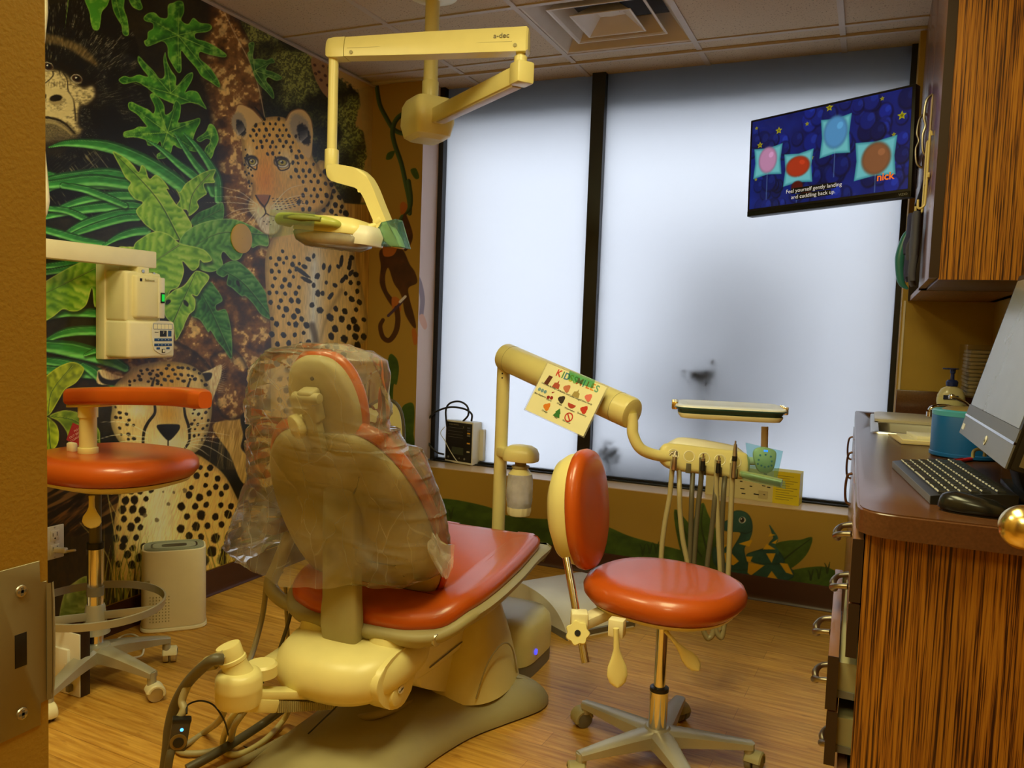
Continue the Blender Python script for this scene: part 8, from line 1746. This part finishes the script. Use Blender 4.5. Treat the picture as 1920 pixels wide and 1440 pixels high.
bm = NB(); cyl(bm, jn + ju * .20 + Vector((0, 0, .045)) - jv * .002, jn + ju * .20 + Vector((0, 0, .045)) + jv * .005, .018, seg=22); obj('hose_port', bm, M_dark, jc)
# side chair behind the dental chair
sc3 = thing('side_chair', (-2.25, 3.45, 0), 'chair with cream curved back and black tube frame standing behind the dental chair', 'chair')
def sp3(px, py, y=3.45): return at(px, py, y=y)
bk = [(690, 765), (705, 756), (722, 752), (738, 757), (748, 772), (753, 800), (752, 845), (690, 850)]
bm = NB(); prism(bm, [p for p in crom([sp3(*q) for q in bk], 4, True)], (0, .018, 0), .005); obj('backrest', bm, mat('pale_cream_back', S(232, 224, 168), .4), sc3, 40)
tp_ = [sp3(*q) for q in ((684, 768), (705, 753), (723, 749), (740, 754), (752, 772), (757, 805), (757, 875))]; tp_.append(Vector((tp_[-1].x, 3.45, .012)))
bm = NB(); tube(bm, tp_, .008, 12, 8); obj('frame_tube', bm, M_hosed, sc3)
xl = -2.50; xr_ = tp_[-1].x
bm = NB(); tube(bm, [tp_[0], (xl, 3.45, tp_[0].z - .05), (xl, 3.45, .012)], .008, 12, 6); obj('frame_tube', bm, M_hosed, sc3)
for x in (xl, xr_): bm = NB(); tube(bm, [(x, 3.45, .44), (x, 3.10, .44), (x, 3.06, .42), (x, 3.06, .012)], .008, 12, 5); obj('front_leg', bm, M_hosed, sc3)
obj('seat', box(NB(), (xl - .005, 3.06, .44), (xr_ + .005, 3.46, .47), .012, 3), mat('black_seat', S(40, 38, 36), .6), sc3)
# shrub outside, blurred by the frosted film
def shrub(name, c, spread, n, seed, lbl, sz=.05):
    rnd = random.Random(seed); t = thing(name, (c[0], c[1], -.2), lbl, 'shrub', None); bm = NB()
    for i in range(n):
        r = [rnd.gauss(0, 1) for _ in range(3)]; p = V3(c) + Vector((r[0] * spread[0], abs(r[1]) * spread[1] - spread[1] * .5, r[2] * spread[2])); p.y = max(p.y, GL_Y + .012)
        a = Vector((rnd.uniform(-1, 1), rnd.uniform(-.6, .6), rnd.uniform(-1, 1))).normalized(); b = a.cross(Vector((rnd.uniform(-1, 1), rnd.uniform(-1, 1), .3))).normalized(); L = sz * rnd.uniform(.6, 1.3)
        bm.faces.new([bm.verts.new(p + a * L), bm.verts.new(p + b * L * .35), bm.verts.new(p - a * L), bm.verts.new(p - b * L * .35)])
    obj('foliage', bm, mat('dark_leaf', S(34, 36, 26), .7), t, flat=True)
    bm = NB(); tube(bm, [(c[0], c[1] + .05, -.2), (c[0] + .02, c[1] + .06, c[2] * .5), V3(c)], [.02, .014, .006], 8); 
    for k in range(6): tube(bm, [(c[0], c[1] + .05, c[2] - .35), V3(c) + Vector((rnd.uniform(-1, 1) * spread[0] * 1.4, .03, rnd.uniform(-.2, 1) * spread[2]))], [.008, .003], 6, 1)
    obj('stem', bm, mat('shrub_stem', S(60, 50, 40), .8), t)
shrub('exterior_shrub', at(1405, 580, y=4.42), (.19, .14, .27), 620, 2, 'large dark shrub blurred behind the right pane of the frosted window', .06)
shrub('exterior_shrub', at(1350, 740, y=4.34), (.24, .08, .12), 300, 4, 'dark branches below the large shrub, blurred behind the right pane', .05)
shrub('exterior_shrub', at(1312, 705, y=4.085), (.035, .008, .02), 60, 5, 'small dark leaf tip touching the frosted right pane above the tray', .022)
shrub('exterior_shrub', at(1142, 848, y=4.087), (.03, .01, .03), 60, 6, 'small dark twig tip touching the glass low beside the black mullion', .02)
shrub('exterior_shrub', at(1215, 880, y=4.22), (.12, .08, .07), 160, 7, 'low dark foliage blurred behind the bottom of the right pane', .05)
